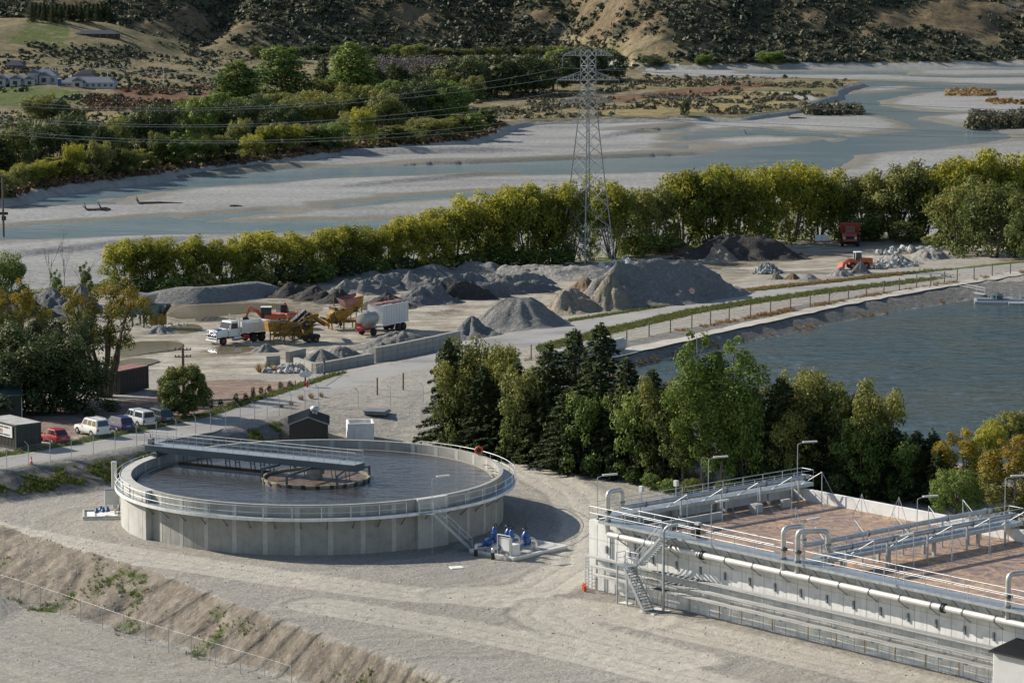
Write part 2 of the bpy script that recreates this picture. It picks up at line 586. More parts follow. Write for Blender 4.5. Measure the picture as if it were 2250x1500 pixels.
YFAR = [(-500, 680, 0.5), (0, 650, 0.5), (240, 630, 0.5), (420, 626, 0.5), (600, 614, 0.5), (750, 600, 0.5), (950, 583, 0.5), (1150, 574, 0.5), (1290, 566, 0.5), (1500, 538, 0.6), (1700, 524, 0.6), (1850, 514, 0.7), (2050, 518, 1.2), (2250, 520, 1.6), (2700, 508, 1.6)]
def L3(l):
    return [P(*t) for t in l]
def shifted(l, dy, z):
    return [Vector((p.x, p.y + dy, z)) for p in L3(l)]
near_f = surface([L3([(-1400, 1950, -3.6), (600, 1950, -3.6), (3600, 1950, 0.0)]), L3(TOE), L3(CREST), L3(BTOE), L3(BTOP), L3(ROADLO), L3(ROADUP), L3(FENCEB), L3(TRACKLO),
                  L3(NBANK), L3(SHORE), L3(NSHORE), L3(YIN), L3(YLEFT), L3(YMID), L3(YFAR), shifted(YFAR, 9, 0.1), shifted(YFAR, 22, -6.5), shifted(YFAR, 90, -8),
                  L3([(1700, 1500, 0), (3500, 1750, 0)]), L3([(1300, 1300, 0), (2900, 1500, 0)]), L3([(0, 1130, 0), (400, 1180, 0), (900, 1300, 0)]),
                  L3([(1400, 780, 1.7), (1330, 860, 1.2), (1250, 880, 1.1)])], 2.5)
ROAD_POLY = W2(ROADLO) + W2(ROADUP)[::-1]
POND_POLY = W2(SHORE) + W2(NSHORE)[::-1]
PAD_EXCL = None

X, Y = fan(186, 545, 430, 0.33, 540, np.linspace(214.3, 301.7, 150))
Z = np.array([near_f(x, y) for x, y in zip(X.ravel(), Y.ravel())]).reshape(X.shape)
Z = blur(Z, 2)
sd_pond = sd_poly(POND_POLY, X, Y)
Z = np.where(sd_pond > 0, PWATER - 0.25 * np.minimum(sd_pond, 8) - 0.02, Z)
sd_road = sd_poly(ROAD_POLY, X, Y)
crest_l, toe_l = W2(CREST), W2(TOE)
SLOPE_POLY = crest_l + toe_l[::-1]
sd_slope = sd_poly(SLOPE_POLY, X, Y)
BANK_POLY = W2(BTOP) + W2(BTOE[:12])[::-1]
sd_bank = sd_poly(BANK_POLY, X, Y)
rough = 0.05 + 0.30 * sstep(sd_slope, -1.0, 2.0) + 0.18 * sstep(sd_bank, -1, 2)
Z = Z + (fbm(X * 0.5, Y * 0.5, 3, 4) - 0.5) * rough * 1.6 + (fbm(X * 1.6, Y * 1.6, 5, 3) - 0.5) * rough * 0.7
LANES = [[(-200, 1120), (0, 1168), (300, 1222), (600, 1268), (900, 1306), (1150, 1322), (1400, 1362), (1750, 1440), (2250, 1560)], [(1000, 1308), (1180, 1296), (1270, 1240), (1300, 1150), (1260, 1085), (1150, 1025)], [(700, 1330), (1000, 1380), (1300, 1440), (1700, 1540)], [(1400, 1362), (1300, 1340), (1215, 1330), (1190, 1350), (1260, 1390), (1500, 1450)]]
a_lane = np.zeros_like(X)
for ln_ in LANES:
    dl = d_line(W2(ln_), X, Y)
    a_lane = np.maximum(a_lane, 0.8 * sstep(dl, 3.4, 2.0) - 0.42 * np.exp(-((dl - 0.95) / 0.24) ** 2))
    Z = Z - 0.05 * np.exp(-((dl - 0.95) / 0.3) ** 2) + 0.09 * np.exp(-((dl - 3.2) / 0.6) ** 2)
al, ac = 0.76 * X - 0.65 * Y, 0.65 * X + 0.76 * Y
Z = Z - sstep(sd_slope, 0.2, 2.5) * 0.55 * np.abs(fbm(al * 0.45 + 0.3 * ac, ac * 0.10, 91, 3) - 0.5) * 2
Z = Z - 0.14 * sstep(sd_road, 0.0, 1.0)
# masks: where each kind of ground lies
YARD_POLY = W2([(225, 660), (300, 640), (1500, 560), (1900, 525), (2250, 540), (2250, 562), (1800, 606), (1640, 628), (1500, 655), (1230, 698), (1060, 735), (930, 770), (750, 812), (640, 822), (440, 833), (330, 820), (230, 800), (100, 800), (-100, 800), (-200, 690)], 0.5)
RED_POLY = W2([(-300, 1065), (0, 1000), (300, 945), (470, 913), (567, 882), (660, 850), (645, 832), (560, 820), (430, 822), (345, 838), (330, 872), (200, 880), (0, 905), (-300, 940)], 1.6)
MUD = [W2(q, 0.5) for q in ([(300, 690), (360, 664), (500, 655), (640, 656), (760, 668), (740, 690), (600, 705), (440, 712), (330, 712)], [(230, 770), (300, 745), (420, 745), (420, 772), (330, 790), (220, 800)], [(420, 770), (520, 752), (640, 764), (560, 784), (440, 788)], [(880, 690), (1000, 672), (1150, 655), (1250, 650), (1120, 672), (960, 700)], [(1500, 582), (1700, 572), (1850, 556), (1900, 548), (1900, 562), (1700, 590), (1540, 600)])]
sd_yard = sd_poly(YARD_POLY, X, Y)
sd_red = sd_poly(RED_POLY, X, Y)
n_lo = fbm(X * 0.09, Y * 0.09, 11, 4)
n_md = fbm(X * 0.35, Y * 0.35, 12, 4)
a_yard = sstep(sd_yard, -3, 3)
a_red = sstep(sd_red, -2.5, 2.5)
a_mud = np.maximum.reduce([sstep(sd_poly(q, X, Y), -3, 4) for q in MUD]) * (0.35 + 0.6 * n_lo)
a_brown = sstep(sd_slope, -1.0, 1.2) * (0.75 + 0.4 * n_lo)
d_up, d_lo, d_fen = d_line(W2(ROADUP), X, Y), d_line(W2(ROADLO), X, Y), d_line(W2(FENCEB), X, Y)
d_shore = d_line(W2(SHORE), X, Y)
uu = 1125 + FPX * X / (Y * CP + (CAMH - Z) * SP)
left = sstep(uu, 650, 560) ** 1
a_grass = np.zeros_like(X)
a_grass = np.maximum(a_grass, sstep(d_up, 2.3, 1.2) * (uu < 760) * (sd_road < 0.3))                        # verge by the car park
a_grass = np.maximum(a_grass, sstep(d_lo, 5.0, 2.0) * (uu > 1180) * (sd_road < 0.3) * sstep(uu, 2250, 1900) * 0.9)    # strip between road and shoulder
a_grass = np.maximum(a_grass, sstep(d_up, 4.5, 1.5) * (uu > 1240) * (sd_road < 0.3) * (0.35 + 0.6 * n_lo))
a_grass = np.maximum(a_grass, sstep(sd_bank, 0.4, 1.4) * sstep(n_md, 0.40, 0.56) * sstep(Z, 2.3, 1.9) * (uu < 620) * 0.85)
a_grass = np.maximum(a_grass, sstep(sd_slope, -0.5, 1.0) * sstep(n_md + 0.3 * n_lo, 0.68, 0.86) * 0.47)
a_grass = np.maximum(a_grass, sstep(d_line(toe_l, X, Y), 2.2, 0.8) * sstep(n_md, 0.45, 0.62) * 0.5)
WOODS = W2([(935, 965), (1120, 1005), (1500, 1080), (1700, 1075), (2000, 1095), (2250, 1120), (2900, 1180), (2900, 1020), (2300, 1015), (1560, 985), (1400, 925), (1330, 842), (1000, 860), (940, 880)], 0.5)
sd_wood = sd_poly(WOODS, X, Y)
a_dry = sstep(d_shore, 1.1, 0.3) * (sd_pond < 0.2) * (0.05 + 0.7 * n_md)
a_dry = np.maximum(a_dry, sstep(d_fen, 1.8, 0.5) * (uu > 1150) * (0.05 + 0.75 * n_md))
a_dry = np.maximum(a_dry, sstep(d_up, 6, 2.5) * (uu > 1550) * (sd_road < 0.2) * (0.1 + 0.8 * n_lo) * (Y > 380))
a_dry = np.maximum(a_dry, sstep(sd_wood, 0, 2) * (0.1 + 0.6 * n_md))
a_dry = np.maximum(a_dry, sstep(sd_bank, 0.2, 1.2) * (uu > 420) * sstep(Z, 1.2, 1.9) * sstep(n_md, 0.5, 0.62) * 0.6)
a_dark = sstep(d_shore, 8.5, 7.5) * (uu > 1250) * (sd_pond < 0)
a_dark = np.maximum(a_dark, sstep(Y, 0, 1) * sstep(n_lo, 0.55, 0.7) * a_yard * 0.5)
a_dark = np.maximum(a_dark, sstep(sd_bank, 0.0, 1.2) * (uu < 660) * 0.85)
far_edge = d_line(W2(YFAR), X, Y)
a_grass = np.maximum(a_grass, sstep(far_edge, 14, 5) * (Y > 400) * (0.25 + 0.5 * n_md))
NEAR_Z, NEAR_X, NEAR_Y = Z, X, Y
ground_me = np_mesh('ground', np.stack([X, Y, Z], -1).reshape(-1, 3), grid_faces(*X.shape), 4,
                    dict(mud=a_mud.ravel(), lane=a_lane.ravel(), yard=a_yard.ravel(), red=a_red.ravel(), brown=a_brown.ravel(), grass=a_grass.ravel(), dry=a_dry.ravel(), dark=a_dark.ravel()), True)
ground = struct('ground', ground_me, 'near_ground')
_gb = None
def bvh_of(me):
    n = len(me.vertices)
    co = np.empty(n * 3, np.float32)
    me.vertices.foreach_get('co', co)
    fl = np.empty(len(me.loops), np.int32)
    me.loops.foreach_get('vertex_index', fl)
    return BVHTree.FromPolygons(co.reshape(-1, 3).tolist(), fl.reshape(-1, 4).tolist())
G_NEAR = bvh_of(ground_me)
def gz(x, y):
    h = G_NEAR.ray_cast(Vector((x, y, 400.0)), Vector((0, 0, -1)))
    return h[0].z if h[0] else 0.0
def on(u, v, z=0.0):
    """surveyed place dropped on the ground"""
    p = P(u, v, z)
    for _ in range(3):
        z = gz(p.x, p.y)
        p = P(u, v, z)
    return p

# ------------------------------------------------------------------ road, track, pond
def asphalt():
    m = NT('road_asphalt')
    co = m.coord('Object')
    c = m.ramp(m.noise(co, 2.5, 6, 0.75), [(0.3, (0.19, 0.185, 0.175)), (0.7, (0.30, 0.29, 0.275))])
    c = m.mix(m.ramp(m.noise(co, 0.11, 5, 0.6), [(0.42, 0.0), (0.62, 0.7)]), c, m.ramp(m.noise(co, 4, 4, 0.7), [(0.3, (0.25, 0.24, 0.22)), (0.7, (0.36, 0.345, 0.315))]))
    c = m.mix(m.ramp(m.noise(m.coord('Object', (0.05, 0.12, 1)), 1, 3), [(0.58, 0.0), (0.66, 0.5)]), c, (0.12, 0.118, 0.115))
    m.base(c)
    m.bump(m.noise(co, 7, 5, 0.8), 0.5, 0.05)
    return m.done(0.85, 0, 0.25)
asphalt()
def ribbon(name, lo, up, mat, lift, across=5, step=2.0, wob=0.0):
    a, b = resample(L3(lo), step), resample(L3(up), step)
    n = max(len(a), len(b))
    def pick(l, t):
        k = t * (len(l) - 1)
        i = min(int(k), len(l) - 2)
        return l[i].lerp(l[i + 1], k - i)
    vs = []
    for i in range(n):
        t = i / (n - 1)
        p, q = pick(a, t), pick(b, t)
        for j in range(across + 1):
            w = p.lerp(q, j / across)
            if wob and j in (0, across):
                w = w + Vector((0, wob * (mnoise.noise(Vector((w.x * 0.6, w.y * 0.6, j))) ), 0))
            vs.append((w.x, w.y, w.z + lift))
    me = np_mesh(name, vs, grid_faces(n, across + 1), 4, None, True)
    return struct(name, me, mat)
# pair road edges point by point so that the ribbon stays square to the road
ribbon('road', ROADLO, ROADUP, 'road_asphalt', -0.02, 8, 1.5, 0.3)
tm = NT('track_gravel')
co = tm.coord('Object')
c_ = tm.ramp(tm.noise(co, 2.0, 6, 0.75), [(0.3, (0.32, 0.30, 0.26)), (0.7, (0.50, 0.475, 0.42))])
c_ = tm.mix(tm.ramp(tm.noise(co, 0.2, 5, 0.6), [(0.45, 0.0), (0.65, 0.6)]), c_, (0.27, 0.245, 0.205))
tm.base(c_)
tm.bump(tm.noise(co, 6, 4, 0.7), 0.5, 0.05)
tm.done(0.92, 0, 0.15)
TRACKUP = [(u, v - 10 if u > 1400 else v - 16, z) for u, v, z in TRACKLO]
ribbon('gravel_track', TRACKLO, TRACKUP, 'track_gravel', 0.06, 4, 2.0, 1.2)

def water_mat(name, deep, rough, bscale, bstr, stretch=(1, 1, 1), alt=None, spec=0.5):
    m = NT(name)
    co = m.coord('Object', stretch)
    c = deep
    if alt:
        c = m.mix(m.ramp(m.noise(m.coord('Object', (0.6, 1.6, 1)), 0.05, 4), [(0.4, 0.0), (0.62, 1.0)]), deep, alt)
    m.base(c)
    h = m.math('ADD', m.noise(co, bscale, 3, 0.6), m.math('MULTIPLY', m.noise(co, bscale * 0.27, 2), 1.6))
    m.bump(h, bstr, 0.6)
    return m.done(rough, 0, spec)
water_mat('pond_water', (0.026, 0.042, 0.036), 0.08, 1.9, 0.22, (0.5, 0.9, 1), (0.042, 0.044, 0.026), 0.24)
water_mat('river_water', (0.14, 0.205, 0.23), 0.16, 0.5, 0.2, (0.5, 1, 1), (0.185, 0.235, 0.25))
water_mat('tank_liquid', (0.05, 0.047, 0.045), 0.06, 1.6, 0.2, (0.7, 1.3, 1))
water_mat('puddle_water', (0.16, 0.135, 0.085), 0.1, 0.8, 0.06)
PX, PYv = np.meshgrid(np.arange(8, 112, 0.55), np.arange(min(y for x, y in POND_POLY) - 2, max(y for x, y in POND_POLY) + 2, 0.5))
pr, pc = PX.shape
pz = PWATER + 0.24 * (fbm(PX * 0.42 + PYv * 0.1, PYv * 0.85 - PX * 0.08, 95, 3) - 0.5) * (0.45 + 0.9 * fbm(PX * 0.03, PYv * 0.05, 96, 2))
pf = grid_faces(pr, pc).reshape(-1, 4)
pf = pf[(sd_poly(POND_POLY, PX, PYv).ravel()[pf] > -1.2).any(1)]
struct('pond_water', np_mesh('pond_water', np.stack([PX, PYv, pz], -1).reshape(-1, 3), pf.ravel(), 4, None, True), 'pond_water')

# ------------------------------------------------------------------ riverbed with braided channels
RZ = -3.9      # water level
BAR = -3.55
def ch(up, lo):
    return W2([(u, v) for u, v in up], RZ) + W2([(u, v) for u, v in lo], RZ)[::-1]
WATER = [
    ch([(-500, 470), (-100, 446), (20, 431), (80, 425), (150, 415), (215, 405), (330, 391), (500, 379), (700, 369), (900, 362), (1100, 358), (1250, 352), (1450, 341), (1560, 333), (1700, 322), (1800, 312), (1880, 303), (1960, 292), (2020, 283)],
       [(-500, 495), (-100, 462), (20, 449), (150, 449), (235, 447), (300, 430), (420, 413), (560, 405), (700, 396), (900, 391), (1100, 385), (1300, 380), (1450, 377), (1620, 382), (1850, 372), (1860, 340), (2050, 326), (2180, 312), (2225, 302)]),
    ch([(1800, 330), (1960, 300), (2020, 286), (2000, 272), (1940, 256), (1870, 250), (1840, 236), (1835, 215), (1860, 205), (1900, 194), (1915, 186)],
       [(2000, 330), (2225, 303), (2190, 290), (2080, 277), (2020, 262), (2080, 252), (2250, 240), (1950, 234), (1915, 222), (1990, 208), (2040, 200)]),
    ch([(1830, 182), (1900, 178), (2000, 181), (2100, 186), (2250, 188), (2600, 182)], [(1860, 206), (1900, 203), (2010, 203), (2100, 200), (2250, 200), (2600, 196)]),
    ch([(-600, 530), (-100, 508), (20, 500), (150, 491), (300, 480), (375, 476), (400, 487), (560, 490), (760, 490), (900, 486)], [(-600, 560), (-100, 530), (20, 524), (150, 521), (400, 513), (620, 509), (760, 514), (900, 500)]),
    ch([(372, 485), (460, 474), (590, 464), (590, 464)], [(420, 490), (500, 480), (590, 468), (600, 466)]),
    ch([(740, 450), (900, 434), (1040, 424), (1150, 420)], [(740, 457), (900, 442), (1040, 430), (1150, 424)]),
    ch([(1380, 149), (1500, 148.5), (1700, 147.5), (1900, 147.5), (2250, 148), (2700, 146)], [(1380, 157), (1500, 153.5), (1700, 154), (1900, 153.5), (2250, 154), (2700, 151)]),
    ch([(1500, 300), (1560, 289), (1680, 284), (1720, 290), (1840, 293)], [(1500, 309), (1560, 305), (1680, 297), (1720, 301), (1840, 300)]),
    ch([(1620, 284), (1700, 287), (1770, 291), (1850, 296)], [(1620, 289), (1700, 294), (1760, 299), (1850, 304)]),
    ch([(1800, 316), (1805, 305), (1850, 300), (1950, 306)], [(1720, 325), (1830, 316), (1880, 312), (1960, 316)]),
    ch([(1640, 156), (1780, 157), (1990, 158)], [(1640, 163), (1780, 165), (1990, 165)]),
    ch([(2000, 165), (2120, 167), (2250, 166), (2600, 166)], [(2000, 168), (2100, 172), (2250, 171), (2600, 171)]),
    ch([(1750, 205), (1780, 212), (1800, 213)], [(1750, 206), (1780, 215), (1800, 218)]),
    ch([(1370, 289), (1420, 285), (1500, 281)], [(1370, 293), (1420, 293), (1500, 289)]),
    ch([(1490, 322), (1540, 317), (1550, 320)], [(1490, 327), (1530, 327), (1550, 324)]),
]
BARS = [
    W2([(1852, 280), (1880, 268), (1930, 262), (1985, 266), (2010, 280), (1960, 284), (1880, 287)], RZ),
    W2([(1915, 226), (1945, 216), (2050, 211), (2150, 216), (2260, 218), (2500, 215), (2500, 244), (2260, 247), (2100, 250), (2010, 243), (1935, 233)], RZ),
    W2([(1845, 212), (1850, 202), (1900, 192), (1985, 188), (2050, 193), (2010, 200), (1900, 206)], RZ),
    W2([(2005, 262), (2030, 254), (2120, 252), (2200, 256), (2180, 270), (2080, 273)], RZ),
    W2([(210, 447), (210, 437), (240, 436), (290, 437), (270, 443)], RZ),
    W2([(1805, 314), (1815, 305), (1860, 303), (1870, 308), (1850, 312)], RZ),
    W2([(1530, 356), (1800, 351), (2000, 349), (2000, 351), (1800, 354)], RZ),
    W2([(1500, 315), (1560, 318), (1650, 322), (1600, 330), (1500, 340)], RZ),
]
X, Y = fan(470, 1330, 470, 0.30, 520)
sd = np.full(X.shape, -1e9)
for w in WATER:
    sd = np.maximum(sd, sd_poly(w, X, Y))
for w in BARS:
    sd = np.minimum(sd, -sd_poly(w, X, Y))
wob = (fbm(X * 0.05, Y * 0.05, 21, 4) - 0.5) * 7 + (fbm(X * 0.22, Y * 0.22, 22, 3) - 0.5) * 3
sdw = sd + wob * sstep(np.abs(sd), 60, 4)
bars_relief = (fbm(X * 0.018, Y * 0.035, 23, 5) - 0.5) * 1.25 + (fbm(X * 0.09, Y * 0.16, 24, 4) - 0.5) * 0.30
Z = BAR + bars_relief * sstep(-sdw, 0, 22) - 0.75 * sstep(sdw, -6, 5)
Z = np.maximum(Z, np.where(sdw < -5, RZ + 0.05 + 0.02 * np.minimum(-sdw, 20), -9))
# cut banks: little scarps that run along the stream
for ln, hgt_, wid in (([(700, 345), (850, 347), (950, 340), (1015, 338)], 1.5, 9), ([(985, 360), (1100, 359), (1250, 353), (1350, 348), (1465, 341)], 1.1, 7),
                      ([(870, 404), (930, 398), (1030, 384), (1110, 382)], 0.8, 10), ([(1385, 296), (1400, 291), (1480, 283), (1510, 279)], 1.0, 8), ([(150, 555), (240, 543), (330, 536)], 0.9, 7),
                      ([(340, 397), (480, 384), (640, 368)], 0.9, 8)):
    lw = W2(ln, BAR)
    dl = d_line(lw, X, Y)
    a, b = np.array(lw[0]), np.array(lw[-1])
    side = (b[0] - a[0]) * (Y - a[1]) - (b[1] - a[1]) * (X - a[0])
    Z = Z + hgt_ * sstep(dl, wid * 3, wid * 0.2) * sstep(side / np.hypot(*(b - a)), -1.0, 2.5) * (sdw < 4)
bx = sstep(sdw, -14, -1)
def river_gravel():
    m = NT('river_gravel')
    co = m.coord('Object')
    c = m.ramp(m.noise(co, 0.9, 6, 0.8), [(0.28, (0.11, 0.11, 0.105)), (0.5, (0.245, 0.243, 0.234)), (0.72, (0.39, 0.387, 0.372))])
    c = m.mix(0.8, c, m.ramp(m.noise(m.coord('Object', (0.014, 0.06, 1)), 1.0, 6, 0.65), [(0.3, 0.58), (0.5, 0.95), (0.7, 1.2)]), 'MULTIPLY')
    wet = m.math('ADD', m.attr('wet'), m.math('MULTIPLY', m.math('SUBTRACT', m.noise(co, 0.08, 5), 0.5), 0.8))
    c = m.mix(m.step(wet, 0.35, 0.8), c, m.ramp(m.noise(co, 1.5, 5, 0.7), [(0.3, (0.12, 0.115, 0.095)), (0.7, (0.2, 0.19, 0.16))]))
    m.base(c)
    m.bump(m.noise(co, 1.3, 6, 0.8), 0.75, 0.5)
    return m.done(0.9, 0, 0.2)
river_gravel()
bed_me = np_mesh('riverbed', np.stack([X, Y, Z], -1).reshape(-1, 3), grid_faces(*X.shape), 4, dict(wet=bx.ravel()), True)
struct('riverbed', bed_me, 'river_gravel')
G_BED = bvh_of(bed_me)
def bz(x, y):
    h = G_BED.ray_cast(Vector((x, y, 400.0)), Vector((0, 0, -1)))
    return h[0].z if h[0] else BAR
wq = [(-300, 470), (300, 470), (520, 1400), (-520, 1400)]
struct('river_water', MB().add([(x, y, RZ) for x, y in wq], [(0, 1, 2, 3)]).mesh('river_water'), 'river_water')

# ------------------------------------------------------------------ far terrace, left spur and the hill across the river
TZ = -2.0
BLINE = [(-700, 490), (-300, 462), (0, 437), (90, 412), (213, 393), (300, 386), (400, 368), (550, 354), (667, 340), (750, 328), (917, 313), (1027, 306), (1083, 291), (1120, 272), (1160, 265), (1250, 262), (1383, 258), (1500, 256), (1633, 254), (1757, 238), (1800, 216), (1838, 206), (1836, 197), (1858, 188), (1895, 180), (1885, 174), (1767, 170), (1600, 168.5), (1500, 167.5), (1420, 161), (1392, 152)]
bl3 = [P(u, v, TZ) for u, v in BLINE]
# push the outer side of the bank down under the riverbed
low = []
for i, p in enumerate(bl3):
    a, b = bl3[max(0, i - 1)], bl3[min(len(bl3) - 1, i + 1)]
    d = (b - a).normalized()
    nrm = Vector((d.y, -d.x, 0))
    low.append(Vector((p.x + nrm.x * 3.5, p.y + nrm.y * 3.5, -4.6)))
low2 = [Vector((p.x + (p.x - q.x) * 4, p.y + (p.y - q.y) * 4, -7.5)) for p, q in zip(low, bl3)]
HB = [(-900, 1260, -1), (-160, 1275, 0), (-110, 1285, 0), (-40, 1300, -1), (20, 1300, -1.5), (48, 1215, -3.0), (66, 1204, -3.4), (120, 1214, -3.4), (200, 1232, -3.4), (900, 1250, -3.4)]
hb = [Vector(t) for t in HB]
hb_lo = [Vector((x, y - 12, -7.0)) if x > 46 else Vector((x, y - 12, z - 1.0)) for x, y, z in HB]
hill_lines = [hb, hb_lo]
for off, rise in ((6, 2.2), (14, 5.0), (60, 26), (140, 62), (320, 150), (700, 300), (1000, 360)):
    hill_lines.append([Vector((x, y + off, z + rise)) for x, y, z in HB])
spur = [PY(-600, 10, 1170), PY(-200, 25, 1172), PY(0, 37, 1175), PY(120, 34, 1178), PY(240, 48, 1182), PY(330, 74, 1186), PY(400, 93, 1190), PY(440, 110, 1196)]
spur_b = [Vector((p.x, p.y + 32, p.z - 5)) for p in spur[:-1]]
far_lines = [bl3, low, low2, spur, spur_b] + hill_lines + [
    L3([(-600, 300, -2), (0, 300, -2), (400, 300, -2), (800, 270, -2), (1200, 230, -2), (1500, 215, -2)]),
    L3([(-600, 245, -1.2), (0, 245, -1.2), (300, 240, -1.6), (600, 230, -2), (1000, 210, -2), (1400, 185, -2), (1700, 185, -2)]),
    L3([(-600, 212, 0.8), (0, 212, 0.8), (150, 214, 0.6), (250, 218, 0.0), (360, 205, 0.4), (480, 190, -1), (900, 170, -2), (1250, 162, -2)]),
    L3([(-600, 190, 2.4), (0, 190, 2.4), (140, 192, 2.2), (260, 192, 2.0), (330, 180, 1.6), (420, 172, 0.5), (700, 150, -1.5), (1000, 140, -1.8), (1300, 140, -2)]),
    L3([(-600, 158, 4.2), (0, 158, 4.2), (150, 152, 3.6), (330, 140, 3.4), (400, 140, 2.6), (480, 135, 1.5)]),
    L3([(-600, 120, 7.5), (0, 120, 7.5), (150, 132, 5.0), (230, 128, 5.2), (330, 130, 4.2), (400, 122, 3.6)]),
    L3([(-600, 75, 13), (0, 75, 13.0), (80, 82, 11.8), (170, 83, 11.5), (260, 88, 10.4), (330, 105, 7.0)]),
]
far_f = surface(far_lines, 9.0)
X, Y = fan(545, 1340, 330, 0.30, 430, np.concatenate([np.linspace(1195, 1620, 120), np.linspace(1660, 2250, 14)]))
Z = np.array([far_f(x, y) for x, y in zip(X.ravel(), Y.ravel())]).reshape(X.shape)
Z = blur(Z, 1)
sd_terr = sd_poly([(p.x, p.y) for p in bl3] + [(52, 1212), (-30, 1300), (-900, 1270)], X, Y)
hillm = sstep(Z, -1, 14) * (Y > 1200)
Z = Z + hillm * ((fbm(X * 0.02, Y * 0.018, 31, 4) - 0.5) * 16 + (fbm(X * 0.075, Y * 0.06, 33, 4) - 0.5) * 5)
Z = Z - hillm * 9 * np.exp(-((X + 128 - (Y - 1300) * 0.15) / 9.0) ** 2)          # gully
Z = Z + sstep(sd_terr, 1, 12) * ((fbm(X * 0.05, Y * 0.05, 32, 4) - 0.5) * 2.2 + (fbm(X * 0.3, Y * 0.3, 35, 3) - 0.5) * 0.6) * (1 - hillm)
U = 1125 + FPX * X / (Y * CP + (CAMH - Z) * SP)
V = 750 - FPX * (Y * SP + (Z - CAMH) * CP) / (Y * CP + (CAMH - Z) * SP)
def patch(poly, z, soft=4.0):
    return sstep(sd_poly(W2(poly, z), X, Y), -soft, soft)
f1 = fbm(X * 0.03, Y * 0.03, 41, 4)
green = 0.62 * np.maximum.reduce([patch([(-300, 192), (60, 192), (110, 200), (190, 202), (200, 214), (100, 217), (-300, 222)], 1.5), patch([(0, 82), (80, 64), (150, 62), (175, 84)], 12.5) * 0.9,
                           patch([(1400, 175), (1560, 172), (1700, 176), (1900, 176), (1840, 210), (1700, 205), (1500, 196)], TZ) * (0.35 + 0.6 * f1), patch([(270, 182), (480, 190), (480, 202), (300, 196)], 0.5) * 0.7])
gold = np.maximum.reduce([patch([(190, 252), (300, 248), (420, 262), (260, 272), (180, 268)], -1.6) * 1.2, patch([(1060, 258), (1280, 235), (1700, 205), (1760, 232), (1500, 250), (1150, 262)], TZ) * (0.2 + 0.75 * f1), patch([(0, 250), (190, 252), (180, 290), (0, 290)], -1.8) * 0.6])
rust = np.maximum.reduce([patch([(1200, 232), (1380, 205), (1700, 178), (1720, 190), (1400, 220)], TZ) * 0.95, patch([(240, 212), (480, 198), (490, 235), (300, 240)], -0.5) * (0.4 + 0.5 * f1), patch([(640, 232), (900, 205), (900, 190), (640, 205)], TZ) * 0.5])
gravelm = np.maximum(patch([(1660, 205), (1780, 208), (1806, 224), (1775, 226), (1740, 212)], TZ, 2), sstep(sd_terr, 1.5, -1.5) * (Z < -1.8))
hden = fbm(X * 0.022, Y * 0.03, 61, 4) * 0.75 + fbm(X * 0.09, Y * 0.1, 62, 3) * 0.45
scr = np.maximum(sstep(hden, 0.44, 0.58), sstep(Z, 60, 110)) * hillm
def far_mat():
    m = NT('far_country')
    co = m.coord('Object')
    n = m.noise(co, 0.35, 7, 0.75)
    base = m.ramp(n, [(0.3, (0.105, 0.085, 0.048)), (0.5, (0.205, 0.165, 0.095)), (0.7, (0.325, 0.26, 0.16))])
    base = m.mix(m.ramp(m.noise(co, 0.06, 5, 0.65), [(0.42, 0.0), (0.6, 0.8)]), base, m.ramp(n, [(0.3, (0.06, 0.065, 0.03)), (0.7, (0.17, 0.15, 0.075))]))
    cols = (('green', m.ramp(n, [(0.3, (0.05, 0.068, 0.018)), (0.7, (0.12, 0.145, 0.045))])), ('gold', m.ramp(n, [(0.3, (0.15, 0.12, 0.05)), (0.7, (0.33, 0.265, 0.13))])),
            ('rust', m.ramp(n, [(0.3, (0.09, 0.05, 0.032)), (0.7, (0.2, 0.115, 0.07))])), ('hill', m.ramp(n, [(0.3, (0.07, 0.056, 0.033)), (0.5, (0.145, 0.11, 0.065)), (0.75, (0.25, 0.187, 0.115))])),
            ('stone', m.ramp(n, [(0.3, (0.22, 0.21, 0.19)), (0.7, (0.4, 0.385, 0.35))])))
    e = m.noise(co, 0.16, 5, 0.7)
    col = base
    for a, c in cols:
        f = m.math('ADD', m.attr(a), m.math('MULTIPLY', m.math('SUBTRACT', e, 0.5), 0.8))
        col = m.mix(m.step(f, 0.4, 0.6), col, c)
    sc_f = m.math('ADD', m.attr('scrub'), m.math('MULTIPLY', m.math('SUBTRACT', m.noise(co, 0.5, 5, 0.7), 0.5), 0.7))
    col = m.mix(m.math('MULTIPLY', m.step(sc_f, 0.35, 0.65), 0.85), col, m.ramp(n, [(0.3, (0.035, 0.04, 0.024)), (0.7, (0.10, 0.095, 0.055))]))
    rock = m.math('MULTIPLY', m.attr('hill'), m.ramp(m.noise(co, 0.035, 6, 0.6), [(0.62, 0.0), (0.70, 0.8)]))
    col = m.mix(rock, col, m.ramp(m.noise(co, 0.6, 6, 0.75), [(0.3, (0.13, 0.12, 0.105)), (0.7, (0.3, 0.28, 0.25))]))
    m.base(col)
    m.bump(m.noise(co, 0.8, 6, 0.75), 0.8, 0.7)
    return m.done(0.95, 0, 0.1)
far_mat()
far_me = np_mesh('hills', np.stack([X, Y, Z], -1).reshape(-1, 3), grid_faces(*X.shape), 4,
                 dict(scrub=scr.ravel(), green=green.ravel(), gold=gold.ravel(), rust=rust.ravel(), hill=hillm.ravel(), stone=gravelm.ravel()), True)
struct('hills', far_me, 'far_country')
G_FAR = bvh_of(far_me)
def fz(x, y):
    h = G_FAR.ray_cast(Vector((x, y, 800.0)), Vector((0, 0, -1)))
    return h[0].z if h[0] else TZ
